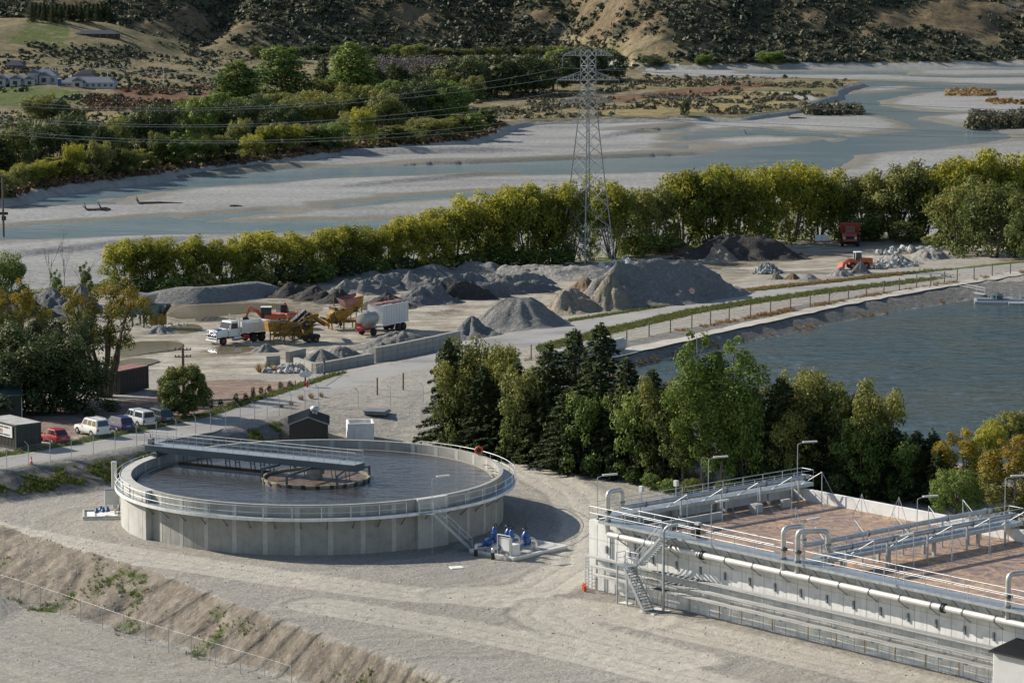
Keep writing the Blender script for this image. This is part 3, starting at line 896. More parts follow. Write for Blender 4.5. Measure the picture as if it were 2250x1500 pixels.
def onfar(u, v):
    """where the line of sight through (u, v) meets the far ground"""
    a, b, c = _ray(u, v)
    d = Vector((a, b, c)).normalized()
    h = G_FAR.ray_cast(Vector((0, 0, CAMH)) + d * 300, d)
    if h[0] is None:
        return P(u, v, TZ)
    return h[0]

# puddles on the yard floor
def puddle(pts, z=0.5):
    w = [Vector((*q, 0)) for q in W2(pts, z)]
    n = len(w)
    out = []
    for i in range(n):          # rounded outline
        for k in range(4):
            t = k / 4
            a, b, c, d = w[i - 1], w[i], w[(i + 1) % n], w[(i + 2) % n]
            q = 0.5 * ((2 * b) + (c - a) * t + (2 * a - 5 * b + 4 * c - d) * t * t + (3 * b - a - 3 * c + d) * t ** 3)
            out.append(q)
    zz = max(gz(q.x, q.y) for q in w) + 0.02
    me = MB().add([(q.x, q.y, zz) for q in out], [tuple(range(len(out)))]).mesh('puddle')
    struct('puddle', me, 'puddle_water')
puddle([(370, 690), (420, 672), (520, 668), (600, 667), (610, 676), (540, 688), (450, 697), (395, 700)])
puddle([(255, 770), (300, 754), (360, 752), (400, 756), (390, 770), (330, 778), (270, 786)])
puddle([(240, 802), (300, 790), (350, 795), (320, 806), (260, 812)])
puddle([(455, 766), (520, 760), (560, 768), (520, 776), (470, 776)])
puddle([(365, 720), (420, 712), (445, 722), (400, 734)])
# ------------------------------------------------------------------ leaf and bark materials
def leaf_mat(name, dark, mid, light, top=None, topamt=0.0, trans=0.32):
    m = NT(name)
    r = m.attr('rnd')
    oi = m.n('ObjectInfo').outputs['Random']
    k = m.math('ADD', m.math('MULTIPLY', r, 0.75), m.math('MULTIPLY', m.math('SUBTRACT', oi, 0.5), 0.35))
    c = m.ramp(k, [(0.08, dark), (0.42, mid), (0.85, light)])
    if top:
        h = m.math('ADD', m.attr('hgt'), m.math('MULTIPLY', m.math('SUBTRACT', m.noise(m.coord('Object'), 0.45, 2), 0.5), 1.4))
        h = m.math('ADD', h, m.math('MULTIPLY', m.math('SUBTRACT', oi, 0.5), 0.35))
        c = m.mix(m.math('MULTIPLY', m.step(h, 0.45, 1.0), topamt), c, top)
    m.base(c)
    m.done(0.65, 0, 0.2)
    tr = m.n('BsdfTranslucent')
    m.l(c, tr.inputs[0])
    mx = m.n('MixShader')
    mx.inputs[0].default_value = trans
    m.l(m.b.outputs[0], mx.inputs[1])
    m.l(tr.outputs[0], mx.inputs[2])
    m.l(mx.outputs[0], m.out.inputs[0])
    return m.m
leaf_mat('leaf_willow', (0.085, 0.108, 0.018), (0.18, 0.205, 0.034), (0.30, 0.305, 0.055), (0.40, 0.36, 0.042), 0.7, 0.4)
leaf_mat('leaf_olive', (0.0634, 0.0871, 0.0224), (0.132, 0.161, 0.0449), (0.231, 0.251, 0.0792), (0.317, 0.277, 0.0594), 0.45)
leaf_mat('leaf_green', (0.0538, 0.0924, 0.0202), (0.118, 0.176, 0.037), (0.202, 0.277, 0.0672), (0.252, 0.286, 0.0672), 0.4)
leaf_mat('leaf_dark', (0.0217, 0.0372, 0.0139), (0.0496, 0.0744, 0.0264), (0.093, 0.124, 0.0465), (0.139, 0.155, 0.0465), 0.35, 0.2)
leaf_mat('leaf_conifer', (0.0216, 0.0365, 0.0135), (0.0567, 0.0837, 0.027), (0.128, 0.162, 0.0513), None, 0, 0.25)
leaf_mat('leaf_aspen', (0.07, 0.11, 0.018), (0.135, 0.19, 0.035), (0.23, 0.28, 0.065), None, 0, 0.4)
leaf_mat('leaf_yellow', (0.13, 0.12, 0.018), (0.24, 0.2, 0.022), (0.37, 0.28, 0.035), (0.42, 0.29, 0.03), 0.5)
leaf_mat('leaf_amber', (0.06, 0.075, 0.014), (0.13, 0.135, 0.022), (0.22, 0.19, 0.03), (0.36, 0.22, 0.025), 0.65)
leaf_mat('leaf_rust', (0.045, 0.03, 0.017), (0.095, 0.062, 0.032), (0.165, 0.105, 0.055), None, 0, 0.2)
leaf_mat('leaf_scrub', (0.02, 0.03, 0.02), (0.046, 0.058, 0.036), (0.085, 0.092, 0.052), None, 0, 0.12)
leaf_mat('leaf_greyscrub', (0.05, 0.05, 0.03), (0.095, 0.09, 0.05), (0.15, 0.135, 0.08), None, 0, 0.15)
leaf_mat('grass_blade', (0.045, 0.058, 0.014), (0.115, 0.135, 0.034), (0.24, 0.24, 0.085), None, 0, 0.35)
leaf_mat('dry_blade', (0.15, 0.085, 0.03), (0.29, 0.18, 0.075), (0.42, 0.31, 0.16), None, 0, 0.35)
bk = NT('bark')
bk.base(bk.ramp(bk.noise(bk.coord('Object', (3, 3, 0.6)), 2.0, 4), [(0.3, (0.06, 0.048, 0.036)), (0.7, (0.17, 0.14, 0.11))]))
bk.done(0.9, 0, 0.1)
bk = NT('bark_pale')
bk.base(bk.ramp(bk.noise(bk.coord('Object', (3, 3, 0.6)), 2.0, 4), [(0.3, (0.16, 0.14, 0.12)), (0.7, (0.34, 0.31, 0.27))]))
bk.done(0.9, 0, 0.1)

# ------------------------------------------------------------------ crowns
def quads(rng, pos, nrm, size, aspect=0.62, hg=None, curl=0.25):
    n = len(pos)
    nrm = nrm / (np.linalg.norm(nrm, axis=1, keepdims=True) + 1e-9)
    t = rng.normal(size=(n, 3))
    t -= nrm * (t * nrm).sum(1, keepdims=True)
    t /= np.linalg.norm(t, axis=1, keepdims=True) + 1e-9
    b = np.cross(nrm, t)
    s = (size * rng.uniform(0.55, 1.4, n))[:, None] * 0.5
    v = np.stack([pos - t * s, pos - b * s * aspect + nrm * s * curl, pos + t * s, pos + b * s * aspect + nrm * s * curl], 1).reshape(-1, 3)
    f = np.arange(n * 4)
    at = dict(rnd=np.repeat(rng.uniform(0, 1, n), 4))
    if hg is not None:
        at['hgt'] = np.repeat(hg, 4)
    return v, f, at
def lobes_cloud(seed, lobes, n, size, shell=0.5, flat=0.9, updir=0.35):
    """leaves on the outside of many lobes (x, y, z, r): clumps with gaps between"""
    rng = np.random.default_rng(seed)
    L = np.array(lobes, float)
    w = L[:, 3] ** 2
    k = rng.choice(len(L), n, p=w / w.sum())
    d = rng.normal(size=(n, 3))
    d[:, 2] = d[:, 2] * 0.9 + updir * 0.5
    d /= np.linalg.norm(d, axis=1, keepdims=True)
    rr = L[k, 3] * (1 - shell * rng.uniform(0, 1, n) ** 1.6) * rng.uniform(0.82, 1.12, n)
    pos = L[k, :3] + d * rr[:, None] * np.array([1, 1, flat])
    zmin, zmax = pos[:, 2].min(), pos[:, 2].max()
    hg = (pos[:, 2] - zmin) / (zmax - zmin)
    nr = d + rng.normal(size=(n, 3)) * 0.55 + np.array([0, 0, updir])
    return quads(rng, pos, nr, size, 0.62, hg)
def limb(mb, p, q, r0, r1, seed, bend=0.15, n=5, sides=6):
    rnd = random.Random(seed)
    p, q = Vector(p), Vector(q)
    L = (q - p).length
    off = Vector((rnd.uniform(-1, 1), rnd.uniform(-1, 1), rnd.uniform(0.2, 1))) * L * bend
    pts, rs = [], []
    for i in range(n):
        t = i / (n - 1)
        pts.append(p.lerp(q, t) + off * math.sin(t * math.pi) * 0.6)
        rs.append(r0 + (r1 - r0) * t ** 0.8)
    mb.tube(pts, rs, sides, True)
    return pts
PROTO = {}
def proto(name, crown, trunk_mb, leaf, bark, h, w):
    me = None
    if crown is not None:
        v, f, at = crown
        me = np_mesh(name + '_crown', v, f, 4, at)
        me.materials.append(MATS[leaf])
    tm_ = trunk_mb.mesh(name + '_trunk', 'all')
    tm_.materials.append(MATS[bark])
    PROTO.setdefault(name.split('#')[0], []).append((me, tm_, h, w))
def mk_willow(i, n=8600, size=0.40, hh=10.0, ww=10.0, nm='willow', leaf='leaf_willow', base_gap=0.22):
    rnd = random.Random(100 + i)
    mb = MB()
    lobes = []
    stems = rnd.randint(5, 8)
    for s in range(stems):
        a = 2 * math.pi * s / stems + rnd.uniform(-0.4, 0.4)
        rad = rnd.uniform(0.45, 0.9) * ww * 0.40
        top = Vector((rad * math.cos(a), rad * math.sin(a), hh * rnd.uniform(0.55, 0.82)))
        root = Vector((0.35 * math.cos(a), 0.35 * math.sin(a), -0.3))
        pts = limb(mb, root, top, 0.17 * hh / 10, 0.05, i * 31 + s, 0.12)
        lobes.append((top.x, top.y, top.z, hh * rnd.uniform(0.13, 0.19)))
        for k in range(3):
            q = pts[rnd.randint(2, 4)]
            e = q + Vector((rnd.uniform(-1, 1) * ww * 0.18, rnd.uniform(-1, 1) * ww * 0.18, rnd.uniform(-0.02, 0.2) * hh))
            e.z = max(e.z, hh * base_gap)
            limb(mb, q, e, 0.06, 0.02, rnd.random(), 0.1, 4, 4)
            lobes.append((e.x, e.y, e.z, hh * rnd.uniform(0.09, 0.15)))
    for k in range(11):
        a, q = rnd.uniform(0, 6.28), rnd.uniform(0, 0.36) * ww
        lobes.append((q * math.cos(a), q * math.sin(a), hh * rnd.uniform(0.62, 0.9), hh * rnd.uniform(0.10, 0.17)))
    for k in range(24):
        a, q = rnd.uniform(0, 6.28), rnd.uniform(0.22, 0.47) * ww
        lobes.append((q * math.cos(a), q * math.sin(a), hh * (0.05 + 0.5 * k / 24), hh * rnd.uniform(0.08, 0.13)))
    proto(nm, lobes_cloud(i, lobes, n, size), mb, leaf, 'bark', hh, ww)
for i in range(7):
    mk_willow(i)
def mk_tall(i, nm, hh, ww, n, size, leaf, taper=0.6, lean=0.0, bark='bark', low=0.1):
    rnd = random.Random(300 + i)
    mb = MB()
    top = Vector((lean, 0, hh * 0.96))
    trunk = limb(mb, (0, 0, -0.3), top, 0.018 * hh, 0.03, i, 0.02, 8, 7)
    lobes = []
    m = int(26 * hh / 20) + 10
    for k in range(m):
        t = low + (1 - low) * (k + rnd.random()) / m
        wid = ww * 0.5 * (math.sin(min(1, (t - low) / (1 - low) * 1.05) * math.pi * taper + (1 - taper) * math.pi * 0.55) ** 0.8)
        a = k * 2.4 + rnd.uniform(-0.5, 0.5)
        q = wid * rnd.uniform(0.35, 0.85)
        c = Vector((lean * t + q * math.cos(a), q * math.sin(a), hh * t * 0.97))
        r = max(0.35, wid * rnd.uniform(0.28, 0.5))
        lobes.append((c.x, c.y, c.z, r))
        if k % 2 == 0:
            b = Vector((lean * t * 0.85, 0, hh * max(0.05, t * 0.97 - 0.10)))
            limb(mb, b, c, 0.006 * hh * (1.2 - t), 0.015, k, 0.08, 4, 4)
    proto(nm, lobes_cloud(i + 50, lobes, n, size, 0.55, 1.15), mb, leaf, bark, hh, ww)
mk_tall(0, 'poplar', 20, 9, 5200, 0.62, 'leaf_green', 0.75, 1.5)
mk_tall(1, 'poplar', 20, 8, 5200, 0.62, 'leaf_green', 0.7, -1.0)
mk_tall(2, 'poplar', 20, 10, 5600, 0.62, 'leaf_green', 0.8, 2.5)
mk_tall(3, 'lombardy', 18, 5, 3200, 0.55, 'leaf_dark', 0.85, 0)
mk_tall(4, 'aspen', 14, 6.5, 9000, 0.27, 'leaf_aspen', 0.8, 0.6, 'bark_pale', 0.14)
mk_tall(5, 'aspen', 14, 6.0, 9000, 0.27, 'leaf_aspen', 0.75, -0.8, 'bark_pale', 0.12)
mk_tall(6, 'cone_tree', 9, 3.4, 2600, 0.36, 'leaf_willow', 0.62, 0, 'bark', 0.06)
mk_tall(7, 'cone_tree', 9, 3.8, 2600, 0.36, 'leaf_willow', 0.6, 0.3, 'bark', 0.06)
def mk_dome(i, nm, hh, ww, n, size, leaf, low=0.15):
    rnd = random.Random(500 + i)
    mb = MB()
    limb(mb, (0, 0, -0.3), (0, 0, hh * 0.6), 0.03 * hh, 0.1, i, 0.03, 5, 7)
    lobes = []
    for k in range(34):
        a = k * 2.39996
        t = (k + 0.5) / 34
        el = math.asin(max(-0.98, 1 - t * (1.0 + low)))
        q = ww * 0.5 * 0.80 * math.cos(el) * rnd.uniform(0.8, 1.05)
        z = hh * (0.49 + 0.40 * math.sin(el) * rnd.uniform(0.85, 1.08))
        r = ww * rnd.uniform(0.08, 0.15)
        lobes.append((q * math.cos(a), q * math.sin(a), z, r))
        if k % 3 == 0:
            limb(mb, (0, 0, hh * rnd.uniform(0.15, 0.4)), lobes[-1][:3], 0.012 * hh, 0.03, k, 0.1, 4, 5)
    proto(nm, lobes_cloud(i + 80, lobes, n, size, 0.5, 0.85), mb, leaf, 'bark', hh, ww)
mk_dome(0, 'dome', 14, 16, 8000, 0.62, 'leaf_dark', 0.9)
mk_dome(1, 'dome', 14, 15, 8000, 0.62, 'leaf_dark', 0.9)
mk_dome(2, 'round_bush', 6, 6.4, 17000, 0.23, 'leaf_olive', 0.95)
mk_dome(3, 'pine', 6, 6.2, 9000, 0.20, 'leaf_green', 0.6)
mk_dome(4, 'bush', 3, 4, 1400, 0.30, 'leaf_scrub', 0.95)
mk_dome(5, 'bush', 3, 4, 1400, 0.30, 'leaf_scrub', 0.95)
def mk_conifer(i, hh, ww, n, size):
    rng = np.random.default_rng(700 + i)
    rnd = random.Random(700 + i)
    mb = MB()
    limb(mb, (0, 0, -0.3), (0.1, 0, hh * 0.99), 0.02 * hh, 0.02, i, 0.01, 6, 7)
    P0, P1 = [], []
    nb = int(hh * 11)
    for k in range(nb):
        t = (k + rnd.random()) / nb
        z = hh * (0.04 + 0.95 * t)
        L = ww * 0.5 * (1 - t) ** 0.62 * rnd.uniform(0.6, 1.2) + 0.15
        a = k * 2.39996 + rnd.uniform(-0.3, 0.3)
        P0.append((0, 0, z))
        P1.append((L * math.cos(a), L * math.sin(a), z + L * rnd.uniform(-0.38, 0.22)))
        if L > 0.8:
            mb.tube([P0[-1], P1[-1]], [0.035, 0.012], 3, False)
    P0, P1 = np.array(P0), np.array(P1)
    Ls = np.linalg.norm(P1 - P0, axis=1)
    k = rng.choice(nb, n, p=Ls ** 1.2 / (Ls ** 1.2).sum())
    t = rng.uniform(0.12, 1.05, n) ** 0.6
    pos = P0[k] + (P1[k] - P0[k]) * t[:, None]
    side = np.cross(P1[k] - P0[k], [0, 0, 1])
    side /= np.linalg.norm(side, axis=1, keepdims=True) + 1e-9
    pos += side * (rng.uniform(-1, 1, n) * 0.42 * (1.1 - t) * np.minimum(1.6, Ls[k]) )[:, None]
    pos[:, 2] -= np.abs(rng.normal(size=n)) * 0.20 + 0.16 * t * t * Ls[k] * 0.5
    nr = np.array([0, 0, 1.0]) + rng.normal(size=(n, 3)) * 0.55 + (P1[k] - P0[k]) / (Ls[k][:, None] + 0.1) * 0.4
    proto('conifer', quads(rng, pos, nr, size, 0.45, pos[:, 2] / hh, -0.3), mb, 'leaf_conifer', 'bark', hh, ww)
for i in range(4):
    mk_conifer(i, 14, 6.2 + 0.5 * (i % 2), 15000, 0.36)
def mk_bigwillow(i):
    rnd = random.Random(900 + i)
    mb = MB()
    lobes = []
    hh, ww = 15.0, 14.0
    for s in range(6):
        a = 2 * math.pi * s / 6 + rnd.uniform(-0.3, 0.3)
        base = Vector((0.5 * math.cos(a), 0.5 * math.sin(a), -0.4))
        mid = Vector((math.cos(a) * ww * 0.14, math.sin(a) * ww * 0.14, hh * rnd.uniform(0.28, 0.4)))
        top = Vector((math.cos(a) * ww * rnd.uniform(0.26, 0.4), math.sin(a) * ww * rnd.uniform(0.26, 0.4), hh * rnd.uniform(0.62, 0.88)))
        limb(mb, base, mid, 0.45, 0.30, s, 0.08, 5, 7)
        pts = limb(mb, mid, top, 0.29, 0.06, s + 9, 0.10, 6, 6)
        lobes.append((*top, rnd.uniform(1.0, 1.7)))
        for k in range(6):
            q = pts[rnd.randint(1, 5)]
            e = q + Vector((rnd.uniform(-1, 1) * 2.9, rnd.uniform(-1, 1) * 2.9, rnd.uniform(-0.6, 2.2)))
            limb(mb, q, e, 0.09, 0.02, rnd.random(), 0.12, 4, 4)
            lobes.append((*e, rnd.uniform(0.6, 1.35)))
    for k in range(20):
        a, q = rnd.uniform(0, 6.28), rnd.uniform(0.15, 0.48) * ww
        lobes.append((q * math.cos(a), q * math.sin(a), hh * rnd.uniform(0.3, 0.8), rnd.uniform(0.6, 1.3)))
    proto('big_willow', lobes_cloud(i + 900, lobes, 16000, 0.27, 0.65), mb, 'leaf_amber', 'bark', hh, ww)
mk_bigwillow(0)
mk_bigwillow(1)
def mk_bare(i, hh=12.0):
    rnd = random.Random(950 + i)
    mb = MB()
    def grow(p, d, L, r, depth):
        q = p + d * L
        limb(mb, p, q, r, r * 0.55, rnd.random(), 0.05, 4, 5)
        if depth == 0:
            return
        for k in range(3 if depth > 1 else 2):
            nd = (d + Vector((rnd.uniform(-0.6, 0.6), rnd.uniform(-0.6, 0.6), rnd.uniform(-0.1, 0.4)))).normalized()
            grow(p.lerp(q, rnd.uniform(0.45, 1.0)), nd, L * rnd.uniform(0.45, 0.75), r * 0.5, depth - 1)
    grow(Vector((0, 0, -0.3)), Vector((rnd.uniform(-0.2, 0.2), 0, 1)).normalized(), hh * 0.5, 0.10, 3)
    proto('bare', None, mb, None, 'bark', hh, 6.0)
mk_bare(0)
mk_bare(1)

def plant(kind, name, p, h, w, label, cat='tree', group=None, leaf=None, rz=None, k=None, bark=None):
    var = PROTO[kind]
    me, tr, hh, ww = var[random.randrange(len(var)) if k is None else k % len(var)]
    t = thing(name, label, cat, p, random.uniform(0, 6.28) if rz is None else rz, group)
    sx, sz = w / ww, h / hh
    for nm, mesh in (('trunk', tr), ('crown', me)):
        if mesh is None:
            continue
        o = link(nm, mesh, None, t)
        o.scale = (sx, sx, sz)
        mat = leaf if nm == 'crown' else bark
        if mat:
            o.material_slots[0].link = 'OBJECT'
            o.material_slots[0].material = MATS[mat]
    return t
def prow(kind, name, rows, label, group, place, cat='tree', leafs=None, z=0.0, sink=0.0):
    """rows: (u, base row, top row, width in photo px) sorted from left to right"""
    rows = sorted(rows, key=lambda r: r[0])
    for i, r in enumerate(rows):
        u, v0, v1, wpx = r[:4]
        p = place(u, v0)
        h = max(0.8, PY(u, v1, p.y).z - p.z)
        w = wpx / pxm(p)
        lf = r[4] if len(r) > 4 else None
        kd = r[5] if len(r) > 5 else kind
        p = p.copy()
        p.z -= sink
        plant(kd, name, p, h, w, label % ordinal(i), cat, group, lf)

# willows between the quarry yard and the river
NEARROW = [(278, 642, 528, 95), (335, 640, 520, 100), (395, 638, 518, 110), (450, 635, 522, 95), (500, 632, 524, 85), (545, 628, 530, 75), (600, 626, 506, 120), (660, 620, 515, 95), (712, 614, 500, 95), (760, 609, 492, 95), (808, 604, 497, 80), (850, 600, 490, 80),
           (900, 596, 470, 95), (950, 592, 462, 95), (1000, 588, 440, 115), (1058, 585, 420, 115), (1108, 583, 410, 110), (1160, 582, 400, 120), (1212, 580, 398, 100), (1256, 577, 408, 85, 'leaf_olive'), (1345, 570, 392, 105), (1398, 561, 412, 95, 'leaf_olive'), (1440, 554, 408, 85, 'leaf_olive'),
           (1500, 549, 372, 120), (1560, 546, 362, 125), (1620, 542, 362, 120), (1680, 538, 360, 115), (1740, 533, 358, 120), (1798, 528, 362, 115), (1842, 526, 402, 75, 'leaf_olive'), (1905, 524, 380, 115, 'leaf_olive'), (1962, 526, 366, 125, 'leaf_olive'), (2022, 527, 352, 125, 'leaf_olive'), (2082, 530, 346, 125), (2142, 532, 324, 135), (2205, 532, 340, 130), (2262, 530, 332, 130)]
prow('willow', 'willow_tree', [(r[0], r[1], r[2], r[3] * 1.25, *r[4:]) for r in NEARROW], 'willow turning yellow on the near river bank behind the quarry, %s from the left', 'willows along the near river bank', lambda u, v: on(u, v - 2, 0.5))
prow('willow', 'willow_tree', [(2105, 556, 404, 150), (2185, 566, 396, 165), (2262, 572, 420, 140)], 'broad olive willow at the right yard edge, %s of three from the left', 'olive willows beside the road',
     lambda u, v: on(u, v, 1.4), leafs=None)
for o in list(COL.objects):
    if o.get('group') == 'olive willows beside the road':
        for c in o.children:
            if c.name.startswith('crown'):
                c.material_slots[0].link = 'OBJECT'
                c.material_slots[0].material = MATS['leaf_olive']
# dark undergrowth at their feet: bushes one could count
und = [(u, v, v - random.randint(28, 52), random.randint(70, 110), random.choice(['leaf_olive', 'leaf_green', 'leaf_dark'])) for u, v in ((300, 650), (372, 648), (440, 644), (515, 638), (575, 633), (640, 626), (700, 620), (760, 614), (825, 608), (890, 602), (960, 596), (1030, 590), (1100, 586), (1160, 584), (1215, 582), (1400, 564), (1460, 556), (1900, 528), (1990, 534), (2060, 545))]
prow('bush', 'undergrowth_bush', und, 'low dark bush at the foot of the near willows, %s from the left', 'undergrowth bushes below the willows', lambda u, v: on(u, v, 0.5), 'bush', None)

# conifers, willows and poplars between the tanks and the pond
GROVE = [(985, 985, 738, 105, None, 'conifer'), (1040, 975, 745, 125, 'leaf_olive', 'willow'), (1098, 990, 752, 135, 'leaf_olive', 'willow'), (1062, 1000, 800, 105, None, 'conifer'), (1135, 1005, 790, 120, None, 'conifer'), (1205, 1018, 745, 125, None, 'conifer'),
         (1262, 1010, 716, 130, None, 'conifer'), (1318, 1026, 703, 150, None, 'conifer'), (1245, 1035, 850, 110, None, 'conifer'), (1375, 1042, 780, 120, None, 'conifer'), (1432, 1050, 806, 115, None, 'conifer'), (1478, 1050, 850, 95, 'leaf_dark', 'willow'),
         (1545, 1072, 722, 140, None, 'aspen'), (1612, 1072, 730, 150, None, 'aspen'), (1582, 1078, 800, 130, 'leaf_green', 'aspen'), (1500, 1065, 880, 90, 'leaf_olive', 'aspen'), (1660, 1066, 830, 105, 'leaf_olive', 'aspen'),
         (1712, 1072, 822, 130, None, 'conifer'), (1752, 1060, 806, 120, 'leaf_olive', 'willow'), (1812, 1064, 846, 135, 'leaf_olive', 'willow'), (1782, 1078, 900, 115, None, 'conifer'), (1870, 1068, 838, 145, 'leaf_olive', 'willow'), (1922, 1080, 858, 125, 'leaf_olive', 'willow'), (1850, 1084, 930, 115, None, 'conifer'),
         (1010, 990, 790, 110, 'leaf_olive', 'willow'), (1160, 1012, 800, 120, 'leaf_olive', 'willow'), (1290, 1040, 850, 125, 'leaf_green', 'willow'), (1400, 1050, 850, 120, 'leaf_green', 'willow'), (1460, 1058, 826, 120, 'leaf_olive', 'willow'), (1640, 1078, 860, 115, 'leaf_green', 'willow'), (1735, 1080, 900, 115, 'leaf_olive', 'willow'), (1890, 1088, 915, 120, 'leaf_green', 'willow'), (1990, 1094, 960, 110, 'leaf_green', 'willow'),
         (1966, 1086, 936, 110, None, 'conifer'), (2012, 1092, 944, 110, None, 'conifer'), (2052, 1092, 950, 105, None, 'conifer'), (1930, 1090, 960, 100, None, 'conifer'), (1345, 1044, 880, 110, None, 'conifer'), (1180, 1015, 850, 110, None, 'conifer'), (1100, 1005, 860, 100, None, 'conifer'), (1690, 1080, 930, 110, None, 'conifer')]
names = {'conifer': ('conifer_tree', 'dark drooping conifer'), 'willow': ('willow_tree', 'rounded olive willow'), 'aspen': ('poplar_tree', 'airy bright green poplar')}
for kd, (nm, desc) in names.items():
    prow(kd, nm, [(g[0], g[1], g[2], g[3] * (1.28 if kd == 'conifer' else 1.1), *g[4:]) for g in GROVE if g[5] == kd], desc + ' in the grove between tanks and pond, %s from the left', 'trees between the tanks and the pond', lambda u, v: on(u, v, 0.5))
# low shrubs at the grove's foot
prow('bush', 'grove_shrub', [(975, 968, 935, 60, 'leaf_olive'), (1010, 985, 955, 55, 'leaf_olive'), (1392, 1062, 1030, 50, 'leaf_green'), (1432, 1074, 1040, 52, 'leaf_green'), (1470, 1082, 1052, 60, 'leaf_green'), (1520, 1086, 1050, 60, 'leaf_olive'), (1600, 1090, 1050, 70, 'leaf_olive'), (1130, 1010, 970, 60, 'leaf_dark'), (1220, 1030, 985, 60, 'leaf_dark'), (1300, 1046, 1000, 60, 'leaf_dark'), (1750, 1092, 1040, 70, 'leaf_dark'), (1840, 1098, 1040, 70, 'leaf_dark'), (1990, 1100, 1040, 80, 'leaf_dark'), (2060, 1104, 1050, 70, 'leaf_dark')],
     'low shrub at the foot of the grove beside the gravel pad, %s from the left', 'shrubs at the foot of the grove', lambda u, v: on(u, v, 0.3), 'shrub')
def one(kind, name, u, v0, v1, w, label, leaf=None, cat='tree', z=0.5, place=None, rz=None, k=None, sink=0.0, bark=None, group=None):
    p = (place or (lambda a, b: on(a, b, z)))(u, v0)
    t = plant(kind, name, p, PY(u, v1, p.y).z - p.z, w / pxm(p), label, cat, group, leaf, rz, k, bark)
    t.location.z -= sink
    return t
one('pine', 'pine_tree', 2100, 1150, 1022, 128, 'rounded green pine behind the far corner of the aeration basin')
one('aspen', 'poplar_tree', 2122, 1105, 940, 125, 'yellowing poplar just behind the rounded green pine', 'leaf_yellow')
one('aspen', 'poplar_tree', 2232, 1175, 955, 150, 'large yellow-green poplar at the right edge behind the aeration basin', 'leaf_amber')
one('willow', 'willow_tree', 2225, 1020, 900, 125, 'olive willow at the right edge against the pond', 'leaf_olive')
one('willow', 'willow_tree', 2170, 1050, 922, 95, 'small yellowish willow left of the one at the right pond edge', 'leaf_willow')
one('conifer', 'conifer_tree', 2062, 1110, 985, 90, 'dark conifer left of the rounded green pine')
for i, (u, v0, v1) in enumerate(((1985, 985, 948), (2010, 990, 952), (2050, 995, 940))):
    one('cone_tree', 'young_conifer', u, v0 + 20, v1, 30, 'small dark conifer tip above the grove beside the pond, %s of three' % ORD[i], 'leaf_conifer', group='young conifers beside the pond')

# left-hand cluster round the containers
one('big_willow', 'big_willow_tree', 232, 872, 600, 215, 'large amber willow with bare leaning limbs beside the dark container', z=1.5, rz=0.6, k=0)
one('big_willow', 'big_willow_tree', 30, 872, 612, 180, 'amber willow at the left edge behind the green hut', z=1.5, rz=2.2, k=1)
one('big_willow', 'big_willow_tree', 150, 890, 690, 150, 'dark leafy willow between the two amber willows', 'leaf_dark', z=1.5, rz=4.0, k=1)
for i, (u, v0, v1, w) in enumerate(((40, 908, 745, 190), (110, 905, 740, 170), (175, 905, 775, 140), (-30, 900, 710, 170), (85, 885, 700, 150))):
    one('willow', 'dense_bush', u, v0, v1, w * 1.15, 'dense dark bush under the amber willows behind the hut, %s' % ('leftmost', 'middle', 'rightmost', 'cut by the left edge', 'tallest')[i], 'leaf_dark', 'bush', 1.8, group='dark bushes behind the hut')
one('willow', 'willow_tree', 15, 690, 552, 95, 'green willow at the left edge above the amber one', 'leaf_green')
one('willow', 'willow_tree', 372, 0 + 672, 575, 60, 'scrap of willow foliage beside the stone heap left of the yard', 'leaf_olive') if False else None
for i, (u, v0, v1, w) in enumerate(((108, 650, 478, 60), (142, 650, 484, 55), (178, 655, 545, 60), (60, 665, 590, 50))):
    one('bare', 'dead_tree', u, v0, v1, w, 'bare dead tree standing up from the left yard edge, %s from the left' % ('second', 'third', 'fourth', 'first')[i], None, 'dead tree', group='dead trees at the yard edge')
one('cone_tree', 'young_willow', 190, 668, 575, 34, 'slim grey-green young tree left of the willow row', 'leaf_olive')
one('cone_tree', 'young_willow', 125, 668, 592, 32, 'slim young tree among the bare dead trees', 'leaf_green')
one('round_bush', 'round_olive_bush', 405, 916, 794, 128, 'large round olive bush on the road verge beside the power pole', None, 'bush', 1.8)
CON = [(463, 897, 873), (485, 893, 876), (518, 888, 863), (540, 882, 862), (556, 874, 850), (573, 866, 848), (592, 862, 844), (617, 856, 838), (636, 851, 840)]
prow('cone_tree', 'conical_shrub', [(u, v0, v1, 13, 'leaf_dark') for u, v0, v1 in CON], 'small conical shrub in the verge beside the red drive, %s from the left', 'conical shrubs along the verge', lambda u, v: on(u, v, 1.6), 'shrub')

